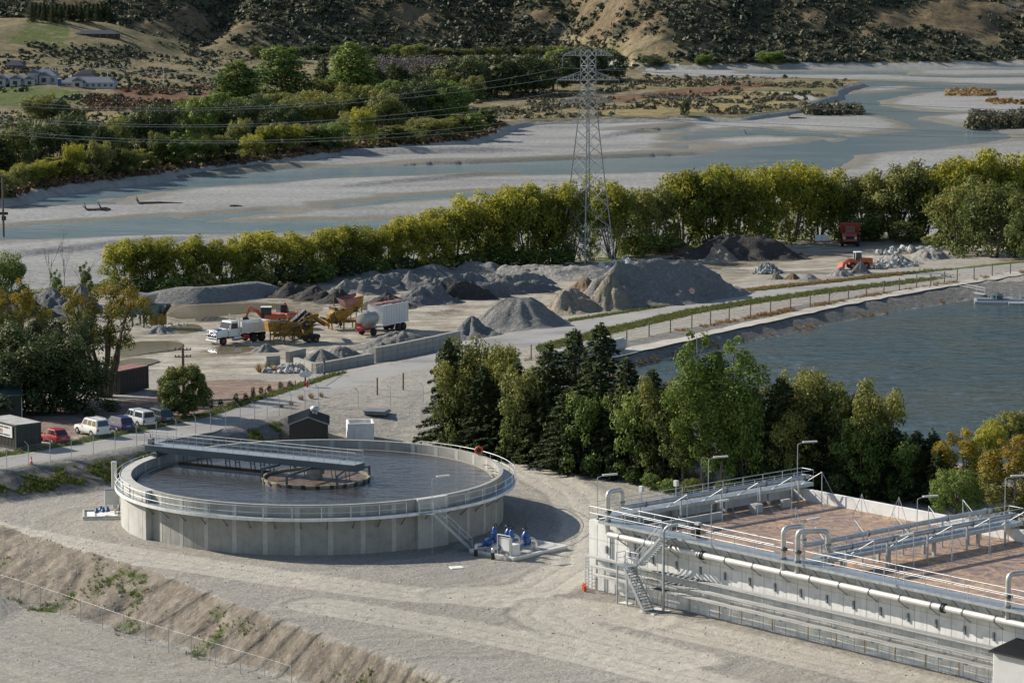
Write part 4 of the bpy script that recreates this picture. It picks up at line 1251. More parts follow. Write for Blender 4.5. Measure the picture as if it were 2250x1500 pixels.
# ------------------------------------------------------------------ far bank belt
rb = random.Random(5)
def bank_at(u):
    for (a, va), (b, vb) in zip(BLINE[:-1], BLINE[1:]):
        if a <= u <= b:
            return va + (vb - va) * (u - a) / (b - a)
    return 300
front = []
u = -60
while u < 1090:
    dens = 1.0 if u < 700 else 0.65
    v = bank_at(u) - rb.uniform(2, 14)
    w = rb.uniform(52, 92)
    front.append((u, v, v - rb.uniform(45, 85) * (1.0 if u < 800 else 0.6), w, rb.choice(['leaf_willow', 'leaf_willow', 'leaf_olive', 'leaf_green', 'leaf_olive']), rb.choice(['willow', 'willow', 'cone_tree', 'willow'])))
    u += w * 0.42
front = front[:60]
prow('willow', 'riverside_tree', front, 'yellow-green tree at the water edge of the far bank, %s from the left', 'trees at the edge of the far bank', onfar)
mid = []
u = -80
while u < 980:
    v = bank_at(u) - rb.uniform(24, 50)
    w = rb.uniform(90, 140)
    mid.append((u, v, v - rb.uniform(85, 125) * (1.0 if u < 560 else 0.85), w, rb.choice(['leaf_dark', 'leaf_dark', 'leaf_green', 'leaf_olive']), rb.choice(['willow', 'dome', 'willow'])))
    u += w * 0.4
prow('willow', 'belt_tree', mid, 'dark green tree in the second row of the far bank belt, %s from the left', 'second row of the far tree belt', onfar)
back = []
u = 430
while u < 960:
    v = bank_at(u) - rb.uniform(70, 96)
    w = rb.uniform(85, 130)
    back.append((u, v, v - rb.uniform(55, 85), w, rb.choice(['leaf_dark', 'leaf_green', 'leaf_olive']), rb.choice(['willow', 'dome'])))
    u += w * 0.42
prow('willow', 'belt_tree', back, 'tree in the third row of the far bank belt, %s from the left', 'third row of the far tree belt', onfar)
for i, (u, v0, v1, w, kd, lf, lab) in enumerate((
        (525, 255, 132, 120, 'poplar', 'leaf_green', 'tall green poplar left of the three tall ones on the far bank'), (628, 245, 100, 135, 'poplar', 'leaf_green', 'tall green poplar in the middle of the far bank belt'),
        (710, 210, 118, 46, 'lombardy', 'leaf_dark', 'narrow dark poplar between the tall green ones'), (772, 240, 90, 125, 'poplar', 'leaf_green', 'tallest leaning poplar right of the narrow dark one'),
        (820, 235, 140, 80, 'dome', 'leaf_dark', 'dark rounded tree right of the tallest poplar'), (868, 230, 138, 70, 'dome', 'leaf_dark', 'dark rounded tree second right of the tallest poplar'),
        (80, 285, 208, 80, 'willow', 'leaf_olive', 'yellowish tree standing in front of the tan field at far left'), (135, 290, 218, 70, 'willow', 'leaf_dark', 'dark tree with open trunk in front of the tan field'), (170, 288, 235, 50, 'willow', 'leaf_dark', 'rightmost dark tree in front of the tan field'),
        (930, 205, 140, 90, 'willow', 'leaf_greyscrub', 'grey half-bare tree left of the big dark wood'),
        (1020, 215, 122, 150, 'dome', 'leaf_dark', 'big dark tree at the left of the rounded wood'), (1090, 212, 118, 150, 'dome', 'leaf_dark', 'big dark tree second from the left in the rounded wood'), (1155, 208, 120, 140, 'dome', 'leaf_dark', 'big dark tree third from the left in the rounded wood'), (1215, 200, 126, 120, 'dome', 'leaf_dark', 'big dark tree fourth from the left in the rounded wood'),
        (1275, 182, 100, 140, 'dome', 'leaf_dark', 'big dark tree directly behind the pylon head'), (1330, 176, 106, 120, 'dome', 'leaf_dark', 'rightmost big dark tree of the rounded wood by the water'), (1235, 180, 104, 100, 'dome', 'leaf_green', 'green tree just left of the pylon head'),
        (975, 218, 150, 80, 'dome', 'leaf_olive', 'olive tree below the grey half-bare one'), (1040, 222, 165, 70, 'willow', 'leaf_olive', 'lighter willow in front of the rounded wood'),
        (840, 262, 205, 22, 'cone_tree', 'leaf_green', 'slim green spire tree left of the pylon on the far bank'), (943, 270, 205, 24, 'cone_tree', 'leaf_green', 'slim green spire tree beside the bare thicket'), (1005, 250, 208, 12, 'lombardy', 'leaf_green', 'very thin green spire on the scrubby flat'), (1025, 262, 226, 20, 'cone_tree', 'leaf_green', 'short green spire right of the thin one'),
        (1505, 254, 220, 24, 'willow', 'leaf_dark', 'small dark tree alone on the bank right of the pylon'), (1548, 143, 118, 45, 'willow', 'leaf_green', 'dark tree on the far water edge at the foot of the hill'), (1690, 138, 112, 72, 'willow', 'leaf_green', 'round green tree on the far shore below the hill'), (1430, 146, 122, 60, 'willow', 'leaf_dark', 'dark tree on the far shore right of the wood'))):
    p = onfar(u, v0)
    plant(kd, 'far_tree', p, PY(u, v1, p.y).z - p.z, w / pxm(p), lab, 'tree', 'single trees on the far bank', lf)
line = []
for i, u in enumerate(range(560, 1290, 26)):
    v = 128 + rb.uniform(-4, 4)
    line.append((u, v, v - rb.uniform(22, 32), rb.uniform(34, 50), rb.choice(['leaf_green', 'leaf_olive', 'leaf_dark']), 'willow'))
prow('willow', 'treeline_tree', line, 'tree in the long line at the foot of the far hill, %s from the left', 'tree line below the far hill', onfar)
# plantation of dark pines on the left spur
pl = [(u, 44 + 6 * math.sin(u) , 2 + 8 * rb.random(), 22) for u in range(70, 245, 9)]
prow('conifer', 'plantation_pine', pl, 'dark pine in the plantation on the left spur, %s from the left', 'pine plantation on the spur', onfar)
pl2 = [(u, 54 + 5 * math.cos(u), 20 + 6 * rb.random(), 24) for u in range(76, 236, 10)]

# scrub that nobody could count: on the hill, on the spur and on the flat by the river
def scatter_mesh(name, places, leaf, per=22, sz=0.9, seed=1):
    """places: (x, y, z, radius, height)"""
    rng = np.random.default_rng(seed)
    A = np.array(places, float)
    n = len(A)
    d = rng.normal(size=(n, per, 3))
    d[..., 2] = np.abs(d[..., 2]) * 0.9 + 0.1
    d /= np.linalg.norm(d, axis=2, keepdims=True)
    r = rng.uniform(0.6, 1.08, (n, per, 1))
    pos = A[:, None, :3] + d * r * np.stack([A[:, 3], A[:, 3], A[:, 4]], 1)[:, None, :]
    nr = d + rng.normal(size=(n, per, 3)) * 0.4
    size = (np.repeat(A[:, 3], per)) * sz
    v, f, at = quads(rng, pos.reshape(-1, 3), nr.reshape(-1, 3), size, 0.8)
    at['rnd'] = np.clip(at['rnd'] * 0.6 + np.repeat(rng.uniform(0, 0.5, n), per * 4), 0, 1)
    o = struct(name, np_mesh(name, v, f, 4, at), leaf, 'stuff')
    return o
rng = np.random.default_rng(77)
hs, hs2, sp, flat = [], [], [], []
C = rng.uniform(0, 1, (52000, 3))
xs = (C[:, 0] - 0.5) * 560
ys = 1205 + C[:, 1] * 215
dens = fbm(xs * 0.022, ys * 0.03, 61, 4) * 0.75 + fbm(xs * 0.09, ys * 0.1, 62, 3) * 0.45
for x, y, dn, q in zip(xs, ys, dens, C[:, 2]):
    if dn < 0.41 + 0.15 * ((q * 13) % 1):
        continue
    z = fz(x, y)
    if z < -1.5 or (y < 1290 and x < -95):
        continue
    r = 0.45 + 1.4 * q ** 3 + (0.3 if dn > 0.68 else 0)
    (hs if (q * 7) % 1 < 0.8 else hs2).append((x, y, z, r, r * rng.uniform(0.7, 1.1)))
scatter_mesh('hillside_scrub', hs, 'leaf_scrub', 11, 1.0, 3)['label'] = 'dark scrub covering the dry hillside across the river'
scatter_mesh('hillside_scrub', hs2, 'leaf_greyscrub', 11, 1.0, 4)['label'] = 'paler scrub scattered on the dry hillside'
for _ in range(5200):
    u, v = rng.uniform(-80, 560), rng.uniform(95, 300)
    q = rng.uniform()
    p = onfar(u, v)
    if p.y > 1250:
        continue
    k = float(fbm(p.x * 0.05, p.y * 0.05, 71, 3))
    if k < 0.47:
        continue
    r = 0.3 + 0.8 * q * q
    sp.append((p.x, p.y, p.z, r, r * 0.9))
scatter_mesh('terrace_scrub', sp, 'leaf_scrub', 12, 1.0, 5)['label'] = 'dark scrub on the far left terraces'
for _ in range(9500):
    u, v = rng.uniform(830, 1870), rng.uniform(168, 305)
    if v > bank_at(u) - 2:
        continue
    p = onfar(u, v)
    k = float(fbm(p.x * 0.06, p.y * 0.06, 72, 3))
    if k < 0.42 + (0.06 if u > 1350 else 0):
        continue
    r = 0.3 + 0.95 * rng.uniform() ** 3
    flat.append((p.x, p.y, p.z, r, r * 0.9))
scatter_mesh('river_flat_scrub', flat, 'leaf_greyscrub', 12, 1.0, 6)['label'] = 'grey green scrub on the flat beyond the river'
rs = []
for _ in range(1500):
    u, v = rng.uniform(190, 500), rng.uniform(192, 246)
    p = onfar(u, v)
    if float(fbm(p.x * 0.07, p.y * 0.07, 73, 3)) < 0.5:
        continue
    r = 0.3 + 0.7 * rng.uniform()
    rs.append((p.x, p.y, p.z, r, r))
for _ in range(700):
    u = rng.uniform(0, 1100)
    v = bank_at(u) - rng.uniform(-4, 14)
    p = onfar(u, v)
    r = 0.4 + 0.8 * rng.uniform()
    rs.append((p.x, p.y, p.z, r, r))
scatter_mesh('rusty_scrub', rs, 'leaf_rust', 12, 1.0, 7)['label'] = 'rusty brown scrub on the far terrace'
th = []
for _ in range(900):
    u, v = rng.uniform(820, 1000), rng.uniform(140, 172)
    p = onfar(u, v)
    th.append((p.x, p.y, p.z, 0.7, 4.5 * rng.uniform(0.6, 1)))
th = [(x, y, z, r, h) for x, y, z, r, h in th]
tw = NT('bare_twigs')
tw.base(tw.ramp(tw.noise(tw.coord('Object'), 0.8, 3), [(0.3, (0.10, 0.085, 0.08)), (0.7, (0.2, 0.175, 0.165))]))
tw.done(0.9, 0, 0.1)
scatter_mesh('bare_thicket', th, 'bare_twigs', 14, 0.8, 8)['label'] = 'grey bare thicket behind the far bank trees'
# islands of scrub in the river
isl = []
for (u0, u1, v0, v1, n, hmax) in ((1762, 1892, 243, 254, 120, 3.2), (2128, 2300, 266, 284, 260, 4.4)):
    for _ in range(n):
        p = P(rng.uniform(u0, u1), rng.uniform(v0, v1), BAR)
        r = rng.uniform(0.8, 1.6)
        isl.append((p.x, p.y, p.z, r, hmax * rng.uniform(0.5, 1)))
scatter_mesh('river_island_scrub', isl, 'leaf_greyscrub', 40, 0.7, 9)['label'] = 'dark olive scrub on the gravel islands in the river'
isl = []
for (u0, u1, v0, v1, n) in ((2080, 2185, 199, 212, 160), (2170, 2300, 222, 231, 120)):
    for _ in range(n):
        p = P(rng.uniform(u0, u1), rng.uniform(v0, v1), BAR)
        r = rng.uniform(0.5, 1.2)
        isl.append((p.x, p.y, p.z, r, r * 1.1))
scatter_mesh('river_island_grass', isl, 'dry_blade', 20, 0.8, 10)['label'] = 'dry golden grass on the river islands'

# grass that nobody could count: verges, banks, pond shore
def tufts(name, pts, leaf, size, per=7, seed=1):
    rng = np.random.default_rng(seed)
    A = np.array(pts, float)
    n = len(A)
    base = A[:, None, :3] + rng.normal(size=(n, per, 3)) * np.array([0.16, 0.16, 0.0]) * size
    up = rng.normal(size=(n, per, 3)) * 0.45
    up[..., 2] = 1.0
    hgt_ = size * rng.uniform(0.5, 1.25, (n, per, 1)) * A[:, None, 3:4]
    side = rng.normal(size=(n, per, 3))
    side[..., 2] = 0
    side /= np.linalg.norm(side, axis=2, keepdims=True)
    w = side * 0.11 * size
    tip = base + up * hgt_
    v = np.stack([base - w, base + w, tip + w * 0.3, tip - w * 0.3], 2).reshape(-1, 3)
    at = dict(rnd=np.repeat(np.clip(rng.uniform(0, 0.6, n * per) + np.repeat(rng.uniform(0, 0.4, n), per), 0, 1), 4))
    return struct(name, np_mesh(name, v, np.arange(len(v)), 4, at), leaf, 'stuff')
def sample_mask(mask, n, seed):
    rng = np.random.default_rng(seed)
    area = np.gradient(NEAR_Y, axis=0) * np.gradient(NEAR_X, axis=1)
    pw = (mask * np.abs(area)).ravel()
    k = rng.choice(pw.size, n, p=pw / pw.sum())
    x = NEAR_X.ravel()[k] + rng.uniform(-0.5, 0.5, n) * np.abs(np.gradient(NEAR_X, axis=1)).ravel()[k]
    y = NEAR_Y.ravel()[k] + rng.uniform(-0.5, 0.5, n) * np.abs(np.gradient(NEAR_Y, axis=0)).ravel()[k]
    return [(a, b, gz(a, b) - 0.03, rng.uniform(0.6, 1.3)) for a, b in zip(x, y)]
inframe = (uu > -150) & (uu < 2400) & (NEAR_Y < 470)
tufts('grass', sample_mask(np.where(inframe & (sd_road < -0.2) & (sd_pond < -0.5), sstep(a_grass, 0.3, 0.8), 0), 17000, 1), 'grass_blade', 0.28, 7, 2)['label'] = 'green grass tufts on verges and banks'
tufts('dry_grass', sample_mask(np.where(inframe & (sd_road < -0.2) & (sd_pond < -0.1), sstep(a_dry, 0.38, 0.7), 0), 9000, 3), 'dry_blade', 0.32, 7, 4)['label'] = 'dry orange grass along pond shore and fence'

# loose stones lying about the pad and the slope
st_ = sample_mask(np.where((uu > -100) & (uu < 2350) & (NEAR_Y < 300) & (np.hypot(NEAR_X + 18.1, NEAR_Y - 282.8) > 19.5), 0.2 + 0.9 * sstep(sd_slope, -2, 1), 0), 4200, 9)
rngS = np.random.default_rng(12)
oc = np.array([(1, 0, 0), (0, 1, 0), (-1, 0, 0), (0, -1, 0), (0, 0, 1), (0, 0, -1)], float)
A_ = np.array(st_)
n_ = len(A_)
sz_ = (0.035 + 0.11 * rngS.uniform(0, 1, n_) ** 4)[:, None, None]
V_ = A_[:, None, :3] + np.array([0, 0, 0.04]) + oc[None] * rngS.uniform(0.6, 1.2, (n_, 6, 1)) * sz_ * np.array([1, 1, 0.7])
F_ = np.array([(0, 1, 4), (1, 2, 4), (2, 3, 4), (3, 0, 4), (1, 0, 5), (2, 1, 5), (3, 2, 5), (0, 3, 5)])
F_ = (F_[None] + (np.arange(n_) * 6)[:, None, None]).ravel()
sm = NT('loose_stone')
sm.base(sm.ramp(sm.noise(sm.coord('Object'), 3.0, 2), [(0.35, (0.2, 0.185, 0.16)), (0.65, (0.5, 0.48, 0.43))]))
sm.done(0.9, 0, 0.2)
struct('loose_stones', np_mesh('loose_stones', V_.reshape(-1, 3), F_, 3), 'loose_stone', 'stuff')['label'] = 'loose stones scattered over the gravel pad and slope'
# ------------------------------------------------------------------ plant materials
def concrete(name, c, dirt=(0.2, 0.19, 0.17), amt=0.5, joints=None):
    m = NT(name)
    co = m.coord('Object')
    n = m.noise(co, 0.9, 6, 0.65)
    col = m.ramp(n, [(0.25, tuple(x * 0.74 for x in c)), (0.5, c), (0.75, tuple(min(1, x * 1.13) for x in c))])
    st = m.noise(m.coord('Object', (1.6, 1.6, 0.16)), 1.5, 5, 0.65)
    col = m.mix(m.ramp(st, [(0.5, 0.0), (0.74, amt)]), col, dirt)
    sp = m.noise(co, 9, 3, 0.7)
    col = m.mix(m.ramp(sp, [(0.66, 0.0), (0.74, 0.45)]), col, tuple(x * 0.55 for x in c))
    m.base(col)
    m.bump(m.noise(co, 14, 3), 0.2, 0.02)
    return m.done(0.85, 0, 0.25)
concrete('concrete', (0.30, 0.29, 0.26))
concrete('concrete_light', (0.42, 0.41, 0.375), (0.3, 0.285, 0.25), 0.4)
concrete('concrete_pale', (0.68, 0.67, 0.64), (0.40, 0.385, 0.35), 0.5)
concrete('concrete_old', (0.30, 0.285, 0.25), (0.15, 0.14, 0.12), 0.7)
simple('galvanised', (0.38, 0.405, 0.42), 0.5, 0.6, 0.2, 2.0)
simple('rail_steel', (0.45, 0.47, 0.475), 0.55, 0.45, 0.15, 2.0)
simple('grating', (0.28, 0.32, 0.345), 0.5, 0.5, 0.2, 3.0)
simple('bridge_blue', (0.075, 0.10, 0.12), 0.45, 0.25, 0.15, 0.8)
simple('stainless_pipe', (0.52, 0.51, 0.48), 0.35, 0.55, 0.1, 1.2, 0, 0.5, (0.4, 0.36, 0.29))
simple('white_pipe', (0.56, 0.55, 0.52), 0.45, 0.15, 0.08, 1.0, 0, 0.5, (0.5, 0.47, 0.4))
simple('valve_blue', (0.022, 0.08, 0.235), 0.35, 0.0, 0.15, 2.0)
simple('black_plastic', (0.018, 0.018, 0.02), 0.5, 0, 0.2)
simple('cabinet_grey', (0.46, 0.46, 0.43), 0.5, 0, 0.08)
simple('safety_orange', (0.62, 0.10, 0.03), 0.5, 0, 0.1)
simple('cone_white', (0.7, 0.7, 0.68), 0.5, 0, 0.05)
simple('steel_grey', (0.2, 0.21, 0.215), 0.5, 0.5, 0.2)
simple('rust_mark', (0.42, 0.26, 0.06), 0.9, 0, 0.3, 6)
simple('blue_mark', (0.10, 0.33, 0.45), 0.9, 0, 0.3, 6)
simple('brown_stain', (0.13, 0.07, 0.035), 0.85, 0, 0.35, 0.8)
simple('scum_ring', (0.26, 0.22, 0.12), 0.5, 0.2, 0.5, 1.2)
lm = NT('lamp_tube')
lm.base((0.75, 0.75, 0.7))
lm.done(0.3)
def foam_mat(name, dark, mid, foam, scale, cover):
    m = NT(name)
    co = m.coord('Object')
    big = m.noise(co, 0.09 * scale, 5, 0.6, 2.5)
    n1 = m.noise(co, 0.22 * scale, 6, 0.62, 3.5)
    rid = m.math('SUBTRACT', 1.0, m.math('MULTIPLY', m.math('ABSOLUTE', m.math('SUBTRACT', n1, 0.5)), 14.0), True)
    sp = m.noise(co, 1.6, 5, 0.75)
    mask = m.math('ADD', m.math('MULTIPLY', rid, 0.9), m.step(m.math('ADD', big, m.math('MULTIPLY', m.math('SUBTRACT', sp, 0.5), 0.35)), cover, cover + 0.12), True)
    dk = m.ramp(sp, [(0.32, dark), (0.62, mid)])
    fo = m.ramp(m.noise(co, 2.4, 4, 0.7), [(0.3, tuple(x * 0.6 for x in foam)), (0.6, foam), (0.8, tuple(min(1, x * 1.45) for x in foam))])
    m.base(m.mix(m.math('MULTIPLY', mask, 0.85), dk, fo))
    m.bump(m.math('ADD', m.noise(co, 3, 4), m.math('MULTIPLY', mask, 0.5)), 0.45, 0.07)
    return m.done(0.5, 0, 0.35)
foam_mat('aeration_foam', (0.12, 0.084, 0.074), (0.25, 0.178, 0.15), (0.52, 0.34, 0.19), 1.0, 0.53)
foam_mat('well_scum', (0.04, 0.03, 0.026), (0.10, 0.075, 0.06), (0.26, 0.17, 0.11), 2.0, 0.56)

def rails(parent, pts, h=1.1, spacing=2.0, r=0.025, mids=(0.55,), mat='rail_steel', name='handrail', toe=False, n=6):
    """posts, top rail and mid rail along a polyline (points on the deck), as parts of parent"""
    pts = [Vector(p) for p in pts]
    up = Vector((0, 0, h))
    top = MB().tube([p + up for p in pts], r, n).build('top_rail', mat, parent, True)
    for m_ in mids:
        MB().tube([p + Vector((0, 0, m_)) for p in pts], r * 0.85, n).build('middle_rail', mat, parent, True)
    me = MB().tube([(0, 0, 0), (0, 0, h)], r * 1.05, n).mesh('rail_post', True)
    me.materials.append(MATS[mat])
    L = [0]
    for a, b in zip(pts[:-1], pts[1:]):
        L.append(L[-1] + (b - a).length)
    k = max(1, round(L[-1] / spacing))
    for i in range(k + 1):
        d = L[-1] * i / k
        for j in range(len(pts) - 1):
            if d <= L[j + 1] + 1e-6:
                q = pts[j].lerp(pts[j + 1], (d - L[j]) / max(1e-6, L[j + 1] - L[j]))
                break
        link('rail_post', me, None, parent, q)
    return top
def smooth_path(pts, r, n=5):
    """round the corners of a pipe run"""
    pts = [Vector(p) for p in pts]
    out = [pts[0]]
    for a, b, c in zip(pts[:-2], pts[1:-1], pts[2:]):
        rr = min(r, (a - b).length * 0.49, (c - b).length * 0.49)
        p, q = b + (a - b).normalized() * rr, b + (c - b).normalized() * rr
        for k in range(n + 1):
            t = k / n
            out.append(p * (1 - t) ** 2 + b * 2 * t * (1 - t) + q * t * t)
    out.append(pts[-1])
    return out
def light_pole(loc, h, rz, label, arm=0.7, group='lamp poles round the tanks'):
    """slim pole with a short arm and a pair of tube lamps"""
    t = thing('lamp_pole', label, 'lamp', loc, rz, group)
    MB().tube(smooth_path([(0, 0, 0), (0, 0, h - 0.1), (0.5, 0, h + 0.02)], 0.15), 0.035, 6).build('pole', 'galvanised', t, True)
    MB().box((0, 0, 0.03), (0.22, 0.22, 0.06)).build('base_plate', 'galvanised', t)
    hd = MB().box((1.15, 0, h + 0.08), (1.35, 0.26, 0.07)).build('lamp_head', 'cabinet_grey', t, False, 0.015)
    for s in (-0.075, 0.075):
        MB().tube([(0.5, s, h + 0.02), (1.8, s, h + 0.02)], 0.035, 6).build('lamp_tube', 'lamp_tube', hd, True)
    return t

# ------------------------------------------------------------------ round clarifier
TC = Vector((-18.1, 282.8, 0))
TR, RIM, WK, TW = 17.3, 4.42, 3.33, 3.58
cl = thing('clarifier_tank', 'large round concrete clarifier tank full of dark liquid', 'tank', (TC.x, TC.y, 0))
O = (0, 0)
MB().arc(O, TR - 0.38, TR, 0.0, RIM, 0, 360, 160).build('wall', 'concrete', cl)
MB().arc(O, TR - 0.37, TR + 0.62, -0.01, RIM + 0.004, 148, 216, 40).build('buttress', 'concrete_light', cl)
MB().arc(O, TR - 0.37, TR + 0.34, -0.01, RIM + 0.006, 304, 315, 10).build('buttress', 'concrete_light', cl)
MB().arc(O, TR - 1.08, TR - 0.93, 2.6, TW + 0.06, 0, 360, 140).build('launder_weir', 'concrete_old', cl)
MB().arc(O, TR - 0.94, TR - 0.38, 2.5, 2.8, 0, 360, 100).build('launder_floor', 'brown_stain', cl)
strip = MB().arc(O, TR - 0.05, TR + 0.015, 0.0, RIM - 0.06, -0.72, 0.72, 3).mesh('stitch_strip')
strip.materials.append(MATS['concrete_light'])
strip_in = MB().arc(O, TR - 0.395, TR - 0.3, 2.9, RIM - 0.06, -0.72, 0.72, 3).mesh('stitch_strip')
strip_in.materials.append(MATS['concrete_light'])
for k in range(38):
    a = 3.0 + k * 360 / 38
    if not (146 < a < 218 or 303 < a < 316):
        link('stitch_strip', strip, None, cl, (0, 0, 0), R(a))
    link('stitch_strip', strip_in, None, cl, (0, 0, 0), R(a))
hole = MB()
crack = MB().arc(O, TR, TR + 0.006, 0.05, RIM - 0.1, -0.05, 0.05, 1).mesh('formwork_joint')
crack.materials.append(MATS['concrete_old'])
for k in range(38):
    a = 7.7 + k * 360 / 38
    if not (146 < a < 218 or 303 < a < 316):
        link('formwork_joint', crack, None, cl, (0, 0, 0), R(a))
for k in range(5):
    link('formwork_joint', MB().arc(O, TR + 0.62, TR + 0.63, 0.05, RIM - 0.1, -0.06, 0.06, 1).mesh('formwork_joint'), 'concrete_old', cl, (0, 0, 0), R(170 + k * 11))
# ring walkway
wk = MB().arc(O, TR + 0.01, TR + 1.05, WK - 0.02, WK + 0.05, 140, 420, 130).build('walkway_deck', 'grating', cl)
MB().arc(O, TR + 1.05, TR + 1.13, WK - 0.13, WK + 0.14, 140, 420, 130).build('walkway_edge', 'concrete_pale', cl)
br = MB().beam((TR + 0.0, 0, WK - 1.0), (TR + 1.0, 0, WK - 0.08), 0.07).mesh('bracket')
br.materials.append(MATS['steel_grey'])
for k in range(38):
    a = 143 + k * 275 / 37
    if not (150 < a < 217):
        link('bracket', br, None, cl, (0, 0, 0), R(a))
rr = TR + 1.08
rails(cl, [(rr * math.cos(R(a)), rr * math.sin(R(a)), WK + 0.05) for a in np.linspace(140, 299, 70)], 1.08, 2.55, 0.028)
rails(cl, [(rr * math.cos(R(a)), rr * math.sin(R(a)), WK + 0.05) for a in np.linspace(312, 420, 50)], 1.08, 2.55, 0.028)
ri = TR + 0.66
rails(cl, [(ri * math.cos(R(a)), ri * math.sin(R(a)), WK + 0.05) for a in np.linspace(165, 205, 20)], 1.08, 2.4, 0.028)
# rungs on the inside at the right
rung = MB().tube([(TR - 1.1, 0, 4.0), (TR - 0.8, 0, 4.05), (TR - 0.4, 0, 3.9)], 0.03, 5).mesh('launder_strut')
rung.materials.append(MATS['black_plastic'])
for a in (12, 6, 0, -6, 18):
    link('launder_strut', rung, None, cl, (0, 0, 0), R(a))
wt = struct('tank_water', MB().add([((TR - 0.98) * math.cos(R(a * 3)), (TR - 0.98) * math.sin(R(a * 3)), 0) for a in range(120)], [tuple(range(120))]).mesh('tank_water'), 'tank_liquid')
wt.location = (TC.x, TC.y, TW)
wt2 = struct('launder_water', MB().arc(O, TR - 0.94, TR - 0.38, -0.05, 0, 0, 360, 120).mesh('launder_water'), 'tank_liquid')
wt2.location = (TC.x, TC.y, 3.2)
# access platform, stair and handrails of the clarifier
an = R(305.5)
st = thing('tank_stair', 'galvanised stair from the ground up to the round tank walkway', 'stair', (TC.x, TC.y, 0))
p0 = Vector((math.cos(an) * (TR + 1.1), math.sin(an) * (TR + 1.1), WK))
tdir = Vector((0.86, 0.10, 0)).normalized()
p0 = p0 + Vector((0.35, -0.35, 0))
foot = p0 + tdir * 3.6 - Vector((0, 0, WK))
sd_ = Vector((-tdir.y, tdir.x, 0))
MB().box(p0 + Vector((-0.35, 0, 0)), (1.3, 1.0, 0.08)).build('landing', 'grating', st)
for s in (-0.42, 0.42):
    MB().beam(p0 + sd_ * s + tdir * 0.2, foot + sd_ * s, 0.06, 0.22).build('stringer', 'galvanised', st)
    rails(st, [p0 + sd_ * s + tdir * 0.2, foot + sd_ * s + Vector((0, 0, 0.05))], 1.0, 1.6, 0.022)
tread = MB().box((0, 0, 0), (0.26, 0.8, 0.04), math.atan2(tdir.y, tdir.x)).mesh('tread')
tread.materials.append(MATS['grating'])
for k in range(15):
    link('tread', tread, None, st, (p0 + tdir * 0.2).lerp(foot, (k + 0.7) / 15.5))
rails(st, [p0 + Vector((-1.0, -0.45, 0)), p0 + Vector((0.1, -0.45, 0))], 1.0, 1.1, 0.025)
lp = TC + p0 + Vector((0.1, -0.75, 0))
light_pole((lp.x, lp.y, 0), WK + 3.3, R(35), 'tall lamp pole beside the round tank stair')
# lifebuoy on the rim
lb = thing('lifebuoy_station', 'orange lifebuoy fixed to the right rear rim of the round tank', 'lifebuoy', TC + Vector((math.cos(R(29)) * (TR - 0.2), math.sin(R(29)) * (TR - 0.2), RIM)))
tor = MB()
for k in range(16):
    pass
tor.tube([(0.32 * math.cos(R(k * 22.5)), 0.0 - 0.1, 0.45 + 0.32 * math.sin(R(k * 22.5))) for k in range(17)], 0.10, 8)
tor.build('ring', 'safety_orange', lb, True)
MB().beam((0, 0, 0), (0, 0, 0.95), 0.06).build('post', 'steel_grey', lb)
MB().box((-0.05, 0.0, 0.55), (0.5, 0.08, 0.5)).build('backboard', 'black_plastic', lb)

# rotating half bridge
BA = R(151.5)
bd = thing('rotating_bridge', 'blue-grey rotating bridge spanning from the tank centre to its left rim', 'bridge', (TC.x, TC.y, 0), BA)
x0, x1, bz0 = -4.7, TR + 1.3, RIM + 0.24
for s in (-0.72, 0.72):
    MB().box(((x0 + x1) / 2, s, bz0 + 0.42), (x1 - x0, 0.14, 0.6)).build('girder', 'bridge_blue', bd)
    MB().box(((x0 + x1) / 2, s * 1.04, bz0 + 0.745), (x1 - x0, 0.24, 0.05)).build('top_flange', 'galvanised', bd)
MB().box(((x0 + x1) / 2, 0, bz0 + 0.74), (x1 - x0, 1.28, 0.05)).build('deck', 'grating', bd)
MB().box((x0 - 0.03, 0, bz0 + 0.42), (0.1, 1.6, 0.62)).build('end_plate', 'bridge_blue', bd)
for s in (-0.68, 0.68):
    rails(bd, [(x0, s, bz0 + 0.77), (x1 + 0.1, s, bz0 + 0.77)], 1.1, 1.7, 0.026, (0.38, 0.74))
# end carriage on the rim
MB().box((TR - 0.1, 0, RIM + 0.24), (0.7, 2.6, 0.34)).build('end_carriage', 'bridge_blue', bd, False, 0.03)
for s in (-1.05, 1.05):
    MB().lathe([(0.26, -0.08), (0.26, 0.08)], 14, (TR - 0.18, s, RIM + 0.27), Matrix.Rotation(R(90), 3, 'Y')).build('wheel', 'black_plastic', bd, True)
MB().box((TR + 0.9, 0.3, bz0 + 1.05), (0.5, 0.5, 0.6)).build('drive_box', 'steel_grey', bd, False, 0.03)
MB().tube(smooth_path([(TR + 0.2, -0.8, bz0 + 0.1), (TR - 0.1, -0.85, bz0 + 1.3), (TR - 0.8, -0.85, bz0 + 1.2), (TR - 1.0, -0.82, bz0 + 0.3), (TR - 5, -0.82, bz0 + 0.45)], 0.4), 0.045, 6).build('cable', 'black_plastic', bd, True)
MB().box((TR - 5.2, -0.84, bz0 + 0.55), (0.4, 0.2, 0.3)).build('motor', 'valve_blue', bd, False, 0.03)
